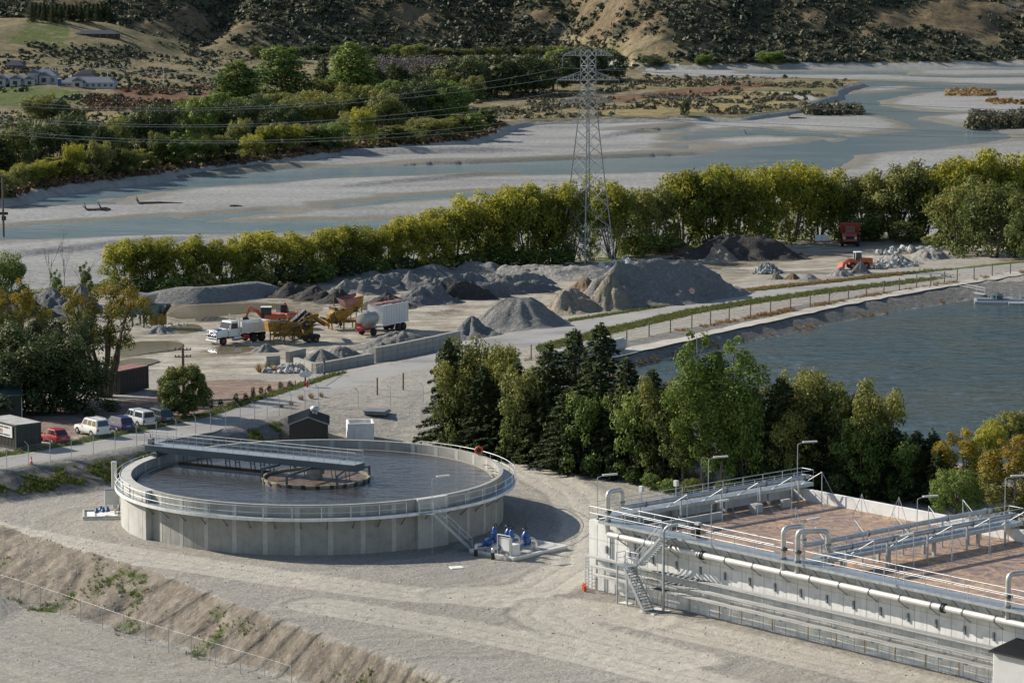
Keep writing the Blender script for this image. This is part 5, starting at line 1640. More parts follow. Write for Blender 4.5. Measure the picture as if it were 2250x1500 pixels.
# scraper hangers
for i, x in enumerate((15.0, 13.4, 12.3, 10.2, 9.1, 7.4, 6.3, 5.3)):
    hg = MB()
    for dx in (-0.22, 0.22):
        hg.beam((x + dx, -0.6, bz0 + 0.15), (x + dx - 0.06, -0.85, TW - 0.5), 0.09)
    hg.beam((x - 0.22, -0.74, bz0 - 0.35), (x + 0.22, -0.74, bz0 - 0.35), 0.08)
    hg.build('scraper_hanger', 'steel_grey', bd)
MB().box((10.2, -0.62, TW + 0.08), (11.0, 0.05, 0.34)).build('scum_board', 'brown_stain', bd)
MB().box((10.0, 0.55, TW + 0.06), (9.4, 0.05, 0.26)).build('scum_board', 'steel_grey', bd)
# centre well
cw = thing('centre_well', 'round feed well with scum inside at the middle of the round tank', 'feed well', (TC.x, TC.y, 0), BA)
MB().arc(O, 4.82, 4.95, TW - 0.4, TW + 0.28, 0, 360, 72).build('ring_wall', 'steel_grey', cw)
MB().arc(O, 4.78, 5.02, TW + 0.16, TW + 0.30, 0, 360, 72).build('ring_rim', 'scum_ring', cw)
blk = MB().arc(O, 4.95, 5.035, TW + 0.02, TW + 0.31, -2.2, 2.2, 2).mesh('rim_clamp')
blk.materials.append(MATS['black_plastic'])
for k in range(24):
    link('rim_clamp', blk, None, cw, (0, 0, 0), R(k * 15 + 4))
scm = struct('well_scum', MB().add([(4.83 * math.cos(R(a * 6)), 4.83 * math.sin(R(a * 6)), 0) for a in range(60)], [tuple(range(60))]).mesh('well_scum'), 'well_scum', 'stuff')
scm.location = (TC.x, TC.y, TW + 0.08)
MB().lathe([(0.55, TW - 0.6), (0.55, TW + 0.5), (0.8, TW + 0.55), (0.8, bz0)], 20).build('centre_column', 'steel_grey', cw, True)
for a in (35, 90, 145, 215, 270, 325):
    e = Vector((math.cos(R(a)) * 4.95, math.sin(R(a)) * 4.95, 0))
    i_ = Vector((max(-4.4, min(4.6, e.x * 0.85)), 0.72 if e.y > 0 else -0.72, 0))
    arm = MB()
    arm.beam((i_.x, i_.y, bz0 + 0.1), (e.x * 1.0, e.y * 1.0, bz0 + 0.02), 0.14, 0.2)
    arm.beam((e.x, e.y, bz0 + 0.1), (e.x, e.y, TW - 0.55), 0.16, 0.16)
    arm.build('hanger_arm', 'bridge_blue', cw)
for k in range(5):
    q = MB()
    x = -3 + k * 1.5
    for dx in (-0.2, 0.2):
        q.beam((x + dx, -0.6, bz0), (x + dx, -0.8, TW), 0.06)
    q.build('scraper_hanger', 'steel_grey', cw)

# ------------------------------------------------------------------ pump slab with blue valves, right of the round tank
sF, sL, sR = P(1128, 1233), P(1008, 1196), P(1247, 1206)
ex = (sR - sF)
lenx = ex.length
ex.normalize()
ey = Vector((-ex.y, ex.x, 0))
rzS = math.atan2(ex.y, ex.x)
leny = 5.2
ps = thing('pump_slab', 'raised concrete slab that carries the blue valves beside the round tank', 'slab', sF, rzS)
MB().box((lenx / 2, leny / 2, 0.1), (lenx, leny, 0.2)).build('slab', 'concrete_light', ps, False, 0.02)
for c_, s_ in (((lenx / 2, 0.09, 0.28), (lenx, 0.18, 0.16)), ((lenx / 2, leny - 0.09, 0.28), (lenx, 0.18, 0.16)), ((lenx - 0.09, leny / 2, 0.281), (0.18, leny - 0.4, 0.16)), ((0.09, leny / 2, 0.281), (0.18, leny - 0.4, 0.16))):
    MB().box(c_, s_).build('kerb', 'concrete_pale', ps)
def sl(u, v, z=0.2):
    d = P(u, v, z) - sF
    return Vector((d.dot(ex), d.dot(ey), z))
def valve_column(parent, p, h, r):
    v = MB().lathe([(r * 1.5, 0), (r * 1.5, 0.1), (r * 0.95, 0.12), (r, h * 0.55), (r * 1.25, h * 0.57), (r * 1.25, h * 0.63), (r * 0.9, h * 0.66), (r * 0.8, h * 0.9), (r * 0.4, h)], 16, p).build('air_chamber', 'valve_blue', parent, True)
    MB().tube(smooth_path([p + Vector((0, 0, h)), p + Vector((0, 0, h + 0.25)), p + Vector((0.25, 0, h + 0.25)), p + Vector((0.25, 0, h))], 0.1), 0.05, 6).build('vent_bend', 'black_plastic', v, True)
    return v
def gate_valve(parent, p, h, r, ax):
    b = MB()
    b.lathe([(r * 0.75, -0.28), (r * 1.0, -0.28), (r * 1.0, -0.2), (r * 0.8, -0.18), (r * 0.95, 0), (r * 0.8, 0.18), (r * 1.0, 0.2), (r * 1.0, 0.28), (r * 0.75, 0.28)], 16, p, ax.to_track_quat('Z', 'Y').to_matrix())
    o = b.build('gate_valve', 'valve_blue', parent, True)
    q = MB().lathe([(r * 0.95, 0), (r * 0.92, h * 0.35), (r * 0.75, h * 0.40), (r * 0.95, h * 0.42), (r * 0.95, h * 0.46), (r * 0.5, h * 0.75), (r * 0.28, h * 0.85), (r * 0.22, h)], 14, p)
    q.build('bonnet', 'valve_blue', o, True)
    MB().tube([p + Vector((0, 0, h)), p + Vector((0, 0, h + 0.75))], 0.045, 6).build('spindle', 'black_plastic', o, True)
    MB().tube([p + Vector((0.3 * math.cos(R(k * 30)), 0.3 * math.sin(R(k * 30)), h + 0.05)) for k in range(13)], 0.03, 5).build('handwheel', 'black_plastic', o, True)
    return o
for k, (lab, yo, xi) in enumerate((('rear pumping line with blue valves nearest the round tank', 3.9, -0.55), ('front pumping line with blue valves beside the white cabinet', 1.9, -0.55))):
    pl_ = thing('pump_line', lab, 'pipework', sF, rzS, 'pumping lines on the slab')
    zc = 0.95
    A0 = Vector((xi, yo, 0))
    MB().tube([A0 + Vector((0, 0, -0.05)), A0 + Vector((0, 0, 0.62))], 0.17, 12).build('riser', 'black_plastic', pl_, True)
    MB().tube(smooth_path([A0 + Vector((0, 0, 0.6)), A0 + Vector((0, 0, zc)), A0 + Vector((0.75, 0, zc))], 0.5, 8), 0.15, 12).build('inlet_bend', 'stainless_pipe', pl_, True)
    gate = MB().lathe([(0.2, 0), (0.26, 0), (0.26, 0.08), (0.2, 0.1), (0.2, 0.34), (0.26, 0.36), (0.26, 0.44), (0.2, 0.44)], 14, A0 + Vector((0.72, 0, zc)), Matrix.Rotation(R(90), 3, 'Y')).build('knife_valve', 'valve_blue', pl_, True)
    MB().lathe([(0.24, 0), (0.32, 0.02), (0.38, 0.25), (0.40, 0.45), (0.3, 0.62), (0.24, 0.64)], 16, A0 + Vector((1.2, 0, zc + 0.05)), Matrix.Rotation(R(90), 3, 'Y')).build('check_valve', 'valve_blue', pl_, True)
    MB().tube([A0 + Vector((1.82, 0, zc)), A0 + Vector((4.2, 0, zc))], 0.16, 12).build('main_pipe', 'stainless_pipe', pl_, True)
    valve_column(pl_, A0 + Vector((2.4, 0, zc - 0.05)), 1.35, 0.26)
    gate_valve(pl_, A0 + Vector((4.25, 0, zc)), 1.1, 0.42, Vector((1, 0, 0)))
    MB().tube(smooth_path([A0 + Vector((4.5, 0, zc)), A0 + Vector((5.4, 0, zc)), A0 + Vector((5.4, -0.1, -0.2))], 0.8, 10), 0.27, 14).build('discharge_bend', 'stainless_pipe', pl_, True)
    for dx in (1.0, 3.3):
        MB().tube([A0 + Vector((dx, 0, 0.2)), A0 + Vector((dx, 0, zc - 0.15))], 0.045, 6).build('support', 'galvanised', pl_, True)
cb = thing('control_cabinet', 'pale control cabinet on a post frame at the front of the pump slab', 'cabinet', sF, rzS)
for dx in (0.25, 0.25):
    pass
MB().tube(smooth_path([(0.18, 0.5, 0.2), (0.18, 0.5, 2.1), (0.18, 2.0, 2.1), (0.18, 2.0, 0.2)], 0.08, 3), 0.05, 6).build('frame', 'cabinet_grey', cb, True)
MB().box((0.4, 1.25, 1.25), (0.3, 1.3, 1.2)).build('enclosure', 'cabinet_grey', cb, False, 0.02)
MB().box((0.235, 1.25, 1.25), (0.02, 1.1, 1.0)).build('backplate', 'concrete_pale', cb)
MB().box((1.15, 1.1, 0.7), (0.95, 0.8, 1.0)).build('plinth_box', 'concrete_pale', cb, False, 0.02)
tag(MB().box((0, 0, 0.04), (1.1, 0.9, 0.08), 0.3).build('manhole_cover', 'concrete_pale'), 'flat pale concrete cover set in the gravel before the pump slab', 'cover').location = P(1003, 1247, 0)
for k, (u, v) in enumerate(((1065, 1215), (1107, 1226))):
    tag(MB().lathe([(0.16, 0), (0.16, 0.3), (0.1, 0.36)], 10).build('marker_cap', 'safety_orange'), 'small red-orange capped pipe in the gravel at the pump slab, %s one' % ('left', 'right')[k], 'pipe cap', 'orange caps by the pump slab').location = P(u, v, 0)

# small valve pad at the left of the round tank
vp = P(232, 1133, 0)
vd_ = thing('valve_pad', 'small kerbed concrete pad with pipework left of the round tank', 'valve pad', vp, R(8))
MB().box((0, 0, 0.08), (4.2, 3.6, 0.16)).build('slab', 'concrete_pale', vd_)
for c_, s_ in (((0, -1.72, 0.24), (4.2, 0.16, 0.16)), ((0, 1.72, 0.24), (4.2, 0.16, 0.16)), ((-2.02, 0, 0.241), (0.16, 3.26, 0.16)), ((2.02, 0, 0.241), (0.16, 3.26, 0.16))):
    MB().box(c_, s_).build('kerb', 'concrete_light', vd_)
MB().tube(smooth_path([(-0.9, -1.2, 0.2), (-0.9, -1.2, 0.6), (0.9, -0.2, 0.6), (0.9, -0.2, 0.1)], 0.2), 0.09, 8).build('pipe', 'stainless_pipe', vd_, True)
for k, (x, y) in enumerate(((-0.8, -1.1), (-0.2, -0.8), (0.2, -0.6), (-0.4, -0.2))):
    b_ = MB().lathe([(0.14, 0), (0.2, 0.04), (0.22, 0.2), (0.12, 0.34), (0.08, 0.5)], 10, (x, y, 0.5)).build('valve', 'valve_blue', vd_, True)
MB().tube(smooth_path([(1.2, -1.0, 0.2), (1.3, -0.7, 1.2), (1.6, 0.2, 1.6), (1.8, 0.4, 0.3)], 0.5), 0.05, 6).build('hose', 'black_plastic', vd_, True)
for x, y in ((0.1, 0.6), (1.4, -1.0), (1.7, -1.1)):
    MB().tube([(x, y, 0.15), (x, y, 1.3)], 0.035, 6).build('upright', 'galvanised', vd_, True)
cbx = thing('control_box', 'grey control box on legs beside the left side of the round tank', 'cabinet', P(246, 1127, 0) + Vector((0, 0, 0)), R(10))
MB().box((0, 0, 1.55), (1.35, 0.7, 1.4)).build('enclosure', 'cabinet_grey', cbx, False, 0.03)
MB().box((0, 0, 2.3), (1.45, 0.8, 0.08)).build('lid', 'steel_grey', cbx)
for s in (-0.45, 0.45):
    MB().beam((s, 0, 0.05), (s, 0, 0.9), 0.08).build('leg', 'galvanised', cbx)
tag(MB().lathe([(0.26, 0), (0.25, 4.2), (0.27, 4.25), (0.26, 4.4)], 18).build('vent_stack', 'cabinet_grey', None, True), 'thick grey vertical vent pipe at the left of the round tank', 'pipe').location = P(252, 1115, 0)

# ------------------------------------------------------------------ aeration basin (rectangular) at the right
AO = P(1294, 1290, 0)
TH = R(-49.1)
LX, LY, WT, DK, LQ = 62.0, 23.4, 5.72, 6.08, 4.75
def bt(name, label, cat, group=None):
    return thing(name, label, cat, AO, TH, group)
def BL(x, y, z):
    c, s = math.cos(TH), math.sin(TH)
    return Vector((AO.x + x * c - y * s, AO.y + x * s + y * c, z))
ab = bt('aeration_basin', 'long pale concrete aeration basin filled with brown foam', 'basin')
MB().box((LX / 2, 0.2, WT / 2), (LX, 0.4, WT)).build('front_wall', 'concrete_pale', ab)
MB().box((0.2, LY / 2 + 0.2, WT / 2 - 0.002), (0.4, LY - 0.4, WT)).build('end_wall', 'concrete_pale', ab)
MB().box((LX / 2, LY - 0.2 + 0.4, WT / 2), (LX, 0.4, WT + 0.004)).build('rear_wall', 'concrete_pale', ab)
MB().box((3.3, 6.2, 2.7), (0.3, 11.6, 5.3)).build('baffle_wall', 'concrete_light', ab)
MB().box((3.3, 19.8, 2.7), (0.3, 1.0, 5.5)).build('baffle_pier', 'concrete_light', ab)
MB().box((3.3, 16.2, 4.9), (0.8, 0.9, 1.2)).build('pier_block', 'concrete_light', ab)
MB().box((1.8, 12, 4.4), (2.7, 22, 0.04)).build('stained_channel', 'brown_stain', ab)
joint = MB().box((0, -0.004, WT / 2 - 0.1), (0.025, 0.012, WT - 0.3)).mesh('panel_joint')
joint.materials.append(MATS['concrete_old'])
tie = MB()
for k in range(41):
    link('panel_joint', joint, None, ab, (1.0 + k * 1.2, 0, 0))
hj = MB().box((LX / 2, -0.004, 4.2), (LX - 0.1, 0.012, 0.02)).build('lift_joint', 'concrete_old', ab)
slot = MB().box((0, -0.06, 3.55), (0.16, 0.12, 0.62)).mesh('wall_bracket')
slot.materials.append(MATS['steel_grey'])
for k in range(16):
    link('wall_bracket', slot, None, ab, (2.2 + k * 2.75, 0, 0))
mk = random.Random(3)
for k in range(11):
    x = 9 + k * 3.1 + mk.uniform(-0.5, 0.5)
    MB().box((x, -0.006, 0.75), (0.09, 0.012, 1.3)).build('rust_streak', 'rust_mark', ab)
    MB().box((x + mk.uniform(0.6, 1.8), -0.007, 1.1), (0.3, 0.012, 0.28)).build('paint_mark', 'blue_mark', ab)
lqd = struct('basin_foam', MB().add([(0.4, 0.4, 0), (LX, 0.4, 0), (LX, LY, 0), (0.4, LY, 0)], [(0, 1, 2, 3)]).mesh('basin_foam'), 'aeration_foam', 'stuff')
lqd.location = (AO.x, AO.y, LQ)
lqd.rotation_euler.z = TH
lqd['label'] = 'brown frothing liquid filling the aeration basin'
# front walkway
fw = bt('front_walkway', 'galvanised walkway with handrails along the front wall of the basin', 'walkway')
MB().box((LX / 2 + 1.2, -0.42, DK), (LX - 2.4, 1.5, 0.06)).build('deck', 'grating', fw)
MB().box((LX / 2 + 1.2, -1.19, DK - 0.06), (LX - 2.4, 0.06, 0.2)).build('edge_channel', 'galvanised', fw)
MB().box((LX / 2 + 1.2, 0.35, DK - 0.06), (LX - 2.4, 0.06, 0.2)).build('edge_channel', 'galvanised', fw)
fb = MB()
fb.beam((0, -1.15, DK - 0.1), (0, 0.0, DK - 0.1), 0.08, 0.12)
fb.beam((0, -1.0, DK - 0.15), (0, 0.0, DK - 1.15), 0.07, 0.07)
fbm_ = fb.mesh('bracket')
fbm_.materials.append(MATS['galvanised'])
for k in range(30):
    link('bracket', fbm_, None, fw, (3.0 + k * 1.55, 0, 0))
rails(fw, [(1.3, -1.17, DK + 0.03), (9.9, -1.17, DK + 0.03)], 1.1, 2.0, 0.028)
rails(fw, [(11.6, -1.17, DK + 0.03), (22.4, -1.17, DK + 0.03)], 1.1, 2.0, 0.028)
rails(fw, [(25.6, -1.17, DK + 0.03), (48, -1.17, DK + 0.03)], 1.1, 2.0, 0.028)
rails(fw, [(3.6, 0.33, DK + 0.03), (23.0, 0.33, DK + 0.03)], 1.1, 2.0, 0.028)
rails(fw, [(26.6, 0.33, DK + 0.03), (48, 0.33, DK + 0.03)], 1.1, 2.0, 0.028)
# cross bridges
def cross_bridge(xa, xb, pipes, label):
    b = bt('cross_bridge', label, 'walkway', 'walkways across the basin')
    xm, w = (xa + xb) / 2, xb - xa
    MB().box((xm, LY / 2 + 0.9, DK + 0.03), (w, LY + 0.8, 0.06)).build('deck', 'grating', b)
    for x in (xa, xb):
        MB().box((x, LY / 2 + 0.9, DK - 0.1), (0.08, LY + 0.8, 0.3)).build('beam', 'galvanised', b)
        rails(b, [(x, 0.5, DK + 0.06), (x, LY + 1.3, DK + 0.06)], 1.1, 2.4, 0.028)
    rails(b, [(xa, LY + 1.3, DK + 0.06), (xb, LY + 1.3, DK + 0.06)], 1.1, 2.4, 0.028)
    pm_ = MB().box((0, 0, (DK - 0.3 + 3.6) / 2), (0.24, 0.24, DK - 0.3 - 3.6)).mesh('pier')
    pm_.materials.append(MATS['concrete_light'])
    for k in range(4):
        for x in (xa + 0.2, xb - 0.2):
            link('pier', pm_, None, b, (x, 3.5 + k * 5.3, 0))
    for px in pipes:
        pp_ = MB().tube([(px, 1.6, 7.0), (px, LY - 0.4, 7.0)], 0.20, 12).build('air_pipe', 'galvanised', b, True)
        sp_ = MB().beam((px, 0, 4.4), (px, 0, 6.82), 0.14).mesh('pipe_support')
        sp_.materials.append(MATS['galvanised'])
        bn = MB().lathe([(0.27, -0.05), (0.27, 0.05)], 12, (px, 0, 7.0), Matrix.Rotation(R(90), 3, 'X')).mesh('flange')
        bn.materials.append(MATS['steel_grey'])
        for k in range(5):
            link('pipe_support', sp_, None, b, (0, 3.0 + k * 4.7, 0))
            link('flange', bn, None, b, (0, 3.6 + k * 4.7, 0))
    return b
cross_bridge(0.5, 1.9, (2.9,), 'cross walkway with air pipe at the left end of the basin')
cross_bridge(23.9, 25.4, (23.4, 26.0), 'cross walkway with two air pipes over the middle of the basin')
# lifting frames over the aerators
def hoist(x, y, back, label):
    h = bt('diffuser_hoist', label, 'hoist', 'aerator lifting frames')
    top = Vector((x, y, 7.7))
    MB().tube([(x, y, LQ - 0.4), top], 0.03, 6).build('mast', 'galvanised', h, True)
    MB().tube([(x + 1.3, y - 1.3, LQ - 0.2), top], 0.02, 5).build('stay', 'galvanised', h, True)
    MB().tube([(x + 1.4, y + 0.9, LQ - 0.2), top], 0.02, 5).build('stay', 'galvanised', h, True)
    MB().tube([(back, y - 0.4, 6.4), top], 0.035, 6).build('arm', 'rail_steel', h, True)
for i, y in enumerate((6.5, 10.6, 14.8, 18.9, 22.6)):
    hoist(4.9, y, 2.9, 'lifting mast beside the left cross walkway, %s from the front' % ORD[i])
for i, y in enumerate((4.0, 8.5, 13.0, 17.5, 21.8)):
    hoist(28.0, y, 26.0, 'lifting mast right of the middle cross walkway, %s from the front' % ORD[i])
for i, y in enumerate((4.5, 9.0, 13.5, 17.8, 22.0)):
    hoist(21.3, y, 23.4, 'lifting mast left of the middle cross walkway, %s from the front' % ORD[i])
for i, (x, y) in enumerate(((11.5, 20.5), (14.5, 21.8), (12.0, 12.0))):
    h = bt('diffuser_hoist', 'free-standing lifting tripod out on the foam, %s' % ('rear left', 'rear right', 'middle')[i], 'hoist', 'aerator lifting frames')
    top = Vector((x, y, 7.0))
    for dx, dy in ((0, 0), (-1.6, 0.5), (1.6, -0.5)):
        MB().tube([(x + dx, y + dy, LQ - 0.2), top], 0.025, 5).build('leg', 'galvanised', h, True)
# main air pipe in front of the wall
ap = bt('main_air_pipe', 'thick cream air pipe running along the front of the basin below the walkway', 'pipe')
MB().tube([(3.3, -0.78, 5.05), (50, -0.78, 5.05)], 0.26, 18).build('pipe', 'white_pipe', ap, True)
cpl = MB().lathe([(0.36, -0.14), (0.36, -0.05), (0.31, -0.04), (0.31, 0.04), (0.36, 0.05), (0.36, 0.14)], 16, (0, 0, 0), Matrix.Rotation(R(90), 3, 'Y')).mesh('coupling', True)
cpl.materials.append(MATS['black_plastic'])
for x in (14.2, 39.3):
    link('coupling', cpl, None, ap, (x, -0.78, 5.05))
cl2 = MB().lathe([(0.305, -0.05), (0.305, 0.05)], 16, (0, 0, 0), Matrix.Rotation(R(90), 3, 'Y')).mesh('clamp', True)
cl2.materials.append(MATS['steel_grey'])
hk = MB().beam((0, -0.78, 4.74), (0, 0, 4.2), 0.08).mesh('pipe_bracket')
hk.materials.append(MATS['galvanised'])
for k in range(15):
    link('clamp', cl2, None, ap, (4.6 + k * 3.05, -0.78, 5.05))
    link('pipe_bracket', hk, None, ap, (4.6 + k * 3.05, 0, 0))
def goose(x, px, label):
    g = bt('gooseneck_pipe', label, 'pipe', 'gooseneck pipes on the front wall')
    MB().tube(smooth_path([(x + 0.5, -0.78, 5.05), (x, -0.78, 5.15), (x, -0.78, 8.55), (px, 1.0, 8.55), (px, 1.0, 7.0), (px, 1.9, 7.0)], 0.5, 7), 0.20, 14).build('pipe', 'stainless_pipe', g, True)
    fl = MB().lathe([(0.27, -0.07), (0.27, 0.07)], 14).mesh('flange', True)
    fl.materials.append(MATS['steel_grey'])
    for z in (6.2, 6.9):
        link('flange', fl, None, g, (x, -0.78, z))
    link('flange', fl, None, g, (px, 1.0, 7.5))
    v = MB().tube([(x + 0.36 + 0.16 * math.cos(R(k * 36)), -0.78 - 0.2, 6.95 + 0.2 * math.sin(R(k * 36))) for k in range(11)], 0.03, 5).build('handwheel', 'black_plastic', g, True)
    MB().box((x + 0.28, -0.8, 6.95), (0.2, 0.2, 0.2)).build('actuator', 'black_plastic', g)
goose(3.1, 2.9, 'tall gooseneck pipe at the left end of the basin')
goose(23.0, 23.4, 'left one of the gooseneck pair at the middle walkway')
goose(24.5, 26.0, 'right one of the gooseneck pair at the middle walkway')
goose(45.3, 46.0, 'gooseneck pipe cut by the right edge of the picture')
# wall conduits
for i, x in enumerate((2.7, 5.6, 6.1)):
    cdt = bt('conduit', 'vertical galvanised conduit on the basin front wall, %s from the left' % ORD[i], 'pipe', 'conduits on the front wall')
    MB().tube([(x, -0.09, 2.9 if i else 2.2), (x, -0.09, 5.3)], 0.07, 8).build('pipe', 'galvanised', cdt, True)
    MB().box((x, -0.06, 4.2), (0.22, 0.1, 0.06)).build('clip', 'steel_grey', cdt)
# cable ladders
def tray(z, y, x0, x1, label, drop):
    t = bt('cable_ladder', label, 'cable ladder', 'cable ladders on the front wall')
    for yy in (y, y - 0.62):
        MB().box(((x0 + x1) / 2, yy, z), (x1 - x0, 0.05, 0.085)).build('side_rail', 'rail_steel', t)
    rg = MB().box((0, y - 0.31, z - 0.03), (0.06, 0.58, 0.04)).mesh('rung')
    rg.materials.append(MATS['galvanised'])
    n = int((x1 - x0) / 0.32)
    for k in range(n):
        link('rung', rg, None, t, (x0 + 0.2 + k * 0.32, 0, 0))
    cbm = MB()
    for q in range(5):
        cbm.tube([(x0 + 0.3 + (x1 - x0 - 0.6) * k / 40, y - 0.1 - q * 0.1 + 0.03 * math.sin(k * 1.7 + q), z + 0.04) for k in range(41)], 0.04, 5).build('cable', 'black_plastic', t, True)
        cbm = MB()
    arm_ = MB().box((0, (y - 0.45) / 2, z - 0.1), (0.07, -(y - 0.45), 0.07)).mesh('arm')
    arm_.materials.append(MATS['galvanised'])
    for k in range(int((x1 - x0) / 2.75) + 1):
        link('arm', arm_, None, t, (x0 + 1.5 + k * 2.75, 0, 0))
    d = MB()
    d.beam((x0, y - 0.02, z), (x0, y - 0.02, drop), 0.05, 0.13, (1, 0, 0))
    d.build('drop_rail', 'rail_steel', t)
    d = MB()
    d.beam((x0, y - 0.40, z), (x0, y - 0.40, drop), 0.05, 0.13, (1, 0, 0))
    d.build('drop_rail', 'rail_steel', t)
    for k in range(int((z - drop) / 0.3)):
        MB().box((x0, y - 0.21, drop + 0.2 + k * 0.3), (0.04, 0.38, 0.04)).build('rung', 'galvanised', t)
    return t
tray(2.85, -0.25, 0.25, 47, 'uppermost cable ladder along the basin front wall', 0.3)
tray(2.15, -0.5, 0.9, 47, 'middle cable ladder along the basin front wall', 0.3)
tray(1.55, -0.75, 1.6, 47, 'lowest cable ladder along the basin front wall', 0.3)
for i, (x, y) in enumerate(((0.2, -0.7), (0.55, -1.1), (1.0, -1.35))):
    tag(MB().lathe([(0.13, 0), (0.13, 0.42), (0.16, 0.44), (0.16, 0.5)], 10).build('duct_end', 'safety_orange', None, True), 'orange duct end at the foot of the cable ladders, %s' % ('left', 'middle', 'right')[i], 'duct', 'orange ducts at the wall corner').location = BL(x, y, 0)
# stair to the walkway
ss = bt('basin_stair', 'two-flight galvanised stair up to the basin front walkway', 'stair')
LZ, ya, yb = 3.3, -2.75, -1.75
MB().box((7.0, (ya + yb) / 2, LZ), (1.5, 1.15, 0.08)).build('landing', 'grating', ss)
for x, y in ((6.4, ya), (6.4, yb), (7.6, yb), (7.6, ya)):
    MB().box((x, y, LZ / 2), (0.1, 0.1, LZ)).build('landing_leg', 'galvanised', ss)
MB().box((6.6, -2.25, 0.05), (1.0, 1.5, 0.1)).build('footing', 'concrete_pale', ss)
MB().box((10.2, -2.1, 0.05), (1.6, 1.9, 0.1)).build('footing', 'concrete_pale', ss)
tr2 = MB().box((0, 0, 0), (0.27, 0.92, 0.045)).mesh('tread')
tr2.materials.append(MATS['grating'])
for (a, b, yy, n) in ((Vector((7.75, 0, LZ)), Vector((10.1, 0, 0.1)), ya + 0.0, 16), (Vector((7.75, 0, LZ)), Vector((10.7, 0, DK)), yb + 0.25, 13)):
    yc = yy + (0.0 if n == 16 else -0.1)
    for s in (-0.5, 0.5):
        MB().beam((a.x, yc + s, a.z), (b.x, yc + s, b.z), 0.06, 0.24).build('stringer', 'galvanised', ss)
        rails(ss, [(a.x, yc + s, a.z + 0.1), (b.x, yc + s, b.z + 0.1)], 1.0, 1.3, 0.024)
    for k in range(n):
        link('tread', tr2, None, ss, Vector((a.x, yc, a.z)).lerp(Vector((b.x, yc, b.z)), (k + 0.6) / n))
rails(ss, [(6.3, ya, LZ), (6.3, yb, LZ)], 1.0, 0.9, 0.024)
rails(ss, [(6.3, yb, LZ), (7.7, yb, LZ)], 1.0, 0.9, 0.024)
MB().box((10.9, -1.5, DK), (1.4, 0.8, 0.06)).build('upper_landing', 'grating', ss)
lpst = bt('bracket_post', 'stout galvanised post with curved top beside the basin stair', 'post')
MB().tube(smooth_path([(10.9, -1.9, 0), (10.9, -1.9, 6.9), (11.6, -1.2, 7.2), (12.2, -0.8, 7.2)], 0.5), 0.11, 10).build('post', 'galvanised', lpst, True)
MB().box((10.9, -1.9, 0.06), (0.4, 0.4, 0.08)).build('base_plate', 'galvanised', lpst)
# lamps
for (x, y, z0, h, a, lab) in ((0.35, 0.6, WT, 3.6, 25, 'lamp pole at the near left corner of the basin'), (0.45, 13.3, DK, 3.3, 22, 'lamp pole halfway along the left cross walkway'), (0.45, 24.2, DK, 3.4, 18, 'lamp pole at the rear end of the left cross walkway'),
                              (15.6, -1.25, DK, 3.4, 40, 'lamp pole on the front walkway right of the stair'), (25.5, -1.25, DK, 3.4, 42, 'lamp pole at the front end of the middle cross walkway'), (23.9, 13.5, DK, 3.2, 20, 'lamp pole halfway along the middle cross walkway'),
                              (23.9, 24.2, DK, 3.6, 15, 'lamp pole at the rear end of the middle cross walkway'), (35.0, -1.25, DK, 3.6, 42, 'lamp pole on the front walkway right of the middle')):
    p = BL(x, y, z0)
    light_pole(p, h, R(a), lab)
# instrument boxes on the left bridge
for i, y in enumerate((5.5, 9.5)):
    ib = bt('instrument_post', 'grey instrument box on a post at the left cross walkway, %s' % ('near', 'far')[i], 'instrument', 'instrument posts')
    MB().tube([(0.45, y, DK), (0.45, y, DK + 1.4)], 0.05, 6).build('post', 'galvanised', ib, True)
    MB().box((0.45, y, DK + 1.6), (0.4, 0.3, 0.5)).build('box', 'cabinet_grey', ib, False, 0.02)
wl = bt('winch', 'black winch with cables on the front walkway behind the stair head', 'winch')
MB().box((12.6, 0.2, DK + 0.55), (0.3, 0.3, 1.0)).build('stand', 'black_plastic', wl)
MB().lathe([(0.3, -0.2), (0.3, -0.15), (0.18, -0.14), (0.18, 0.14), (0.3, 0.15), (0.3, 0.2)], 14, (12.6, -0.1, DK + 0.45), Matrix.Rotation(R(90), 3, 'X')).build('drum', 'black_plastic', wl, True)
MB().box((12.6, 0.2, DK + 1.15), (0.5, 0.35, 0.2)).build('cover', 'rail_steel', wl)

# corner of the plant building at the lower right
pb = bt('plant_building', 'low pale plant building with dark ribbed roof cut by the lower right corner', 'building')
bx0, by0, bx1, by1, bh = 45.75, -2.75, 58.0, -0.3, 3.25
simple('building_wall', (0.5, 0.5, 0.48), 0.7, 0, 0.06)
simple('roof_dark', (0.035, 0.038, 0.042), 0.45, 0.2, 0.15)
MB().box(((bx0 + bx1) / 2, (by0 + by1) / 2, bh / 2), (bx1 - bx0, by1 - by0, bh)).build('wall', 'building_wall', pb)
rfm = MB()
rise = 0.45
ym = by1 + 0.25
rfm.add([(bx0 - 0.25, by0 - 0.3, bh), (bx1, by0 - 0.3, bh), (bx1, ym, bh + rise), (bx0 - 0.25, ym, bh + rise), (bx0 - 0.25, by0 - 0.3, bh + 0.12), (bx1, by0 - 0.3, bh + 0.12), (bx1, ym, bh + rise + 0.12), (bx0 - 0.25, ym, bh + rise + 0.12)],
        [(0, 3, 2, 1), (4, 5, 6, 7), (0, 1, 5, 4), (1, 2, 6, 5), (2, 3, 7, 6), (3, 0, 4, 7)])
rf = rfm.build('roof', 'roof_dark', pb)
rib = MB().beam((0, by0 - 0.3, bh + 0.13), (0, ym, bh + rise + 0.13), 0.05, 0.05).mesh('roof_rib')
rib.materials.append(MATS['roof_dark'])
for k in range(60):
    link('roof_rib', rib, None, rf, (bx0 - 0.1 + k * 0.21, 0, 0))
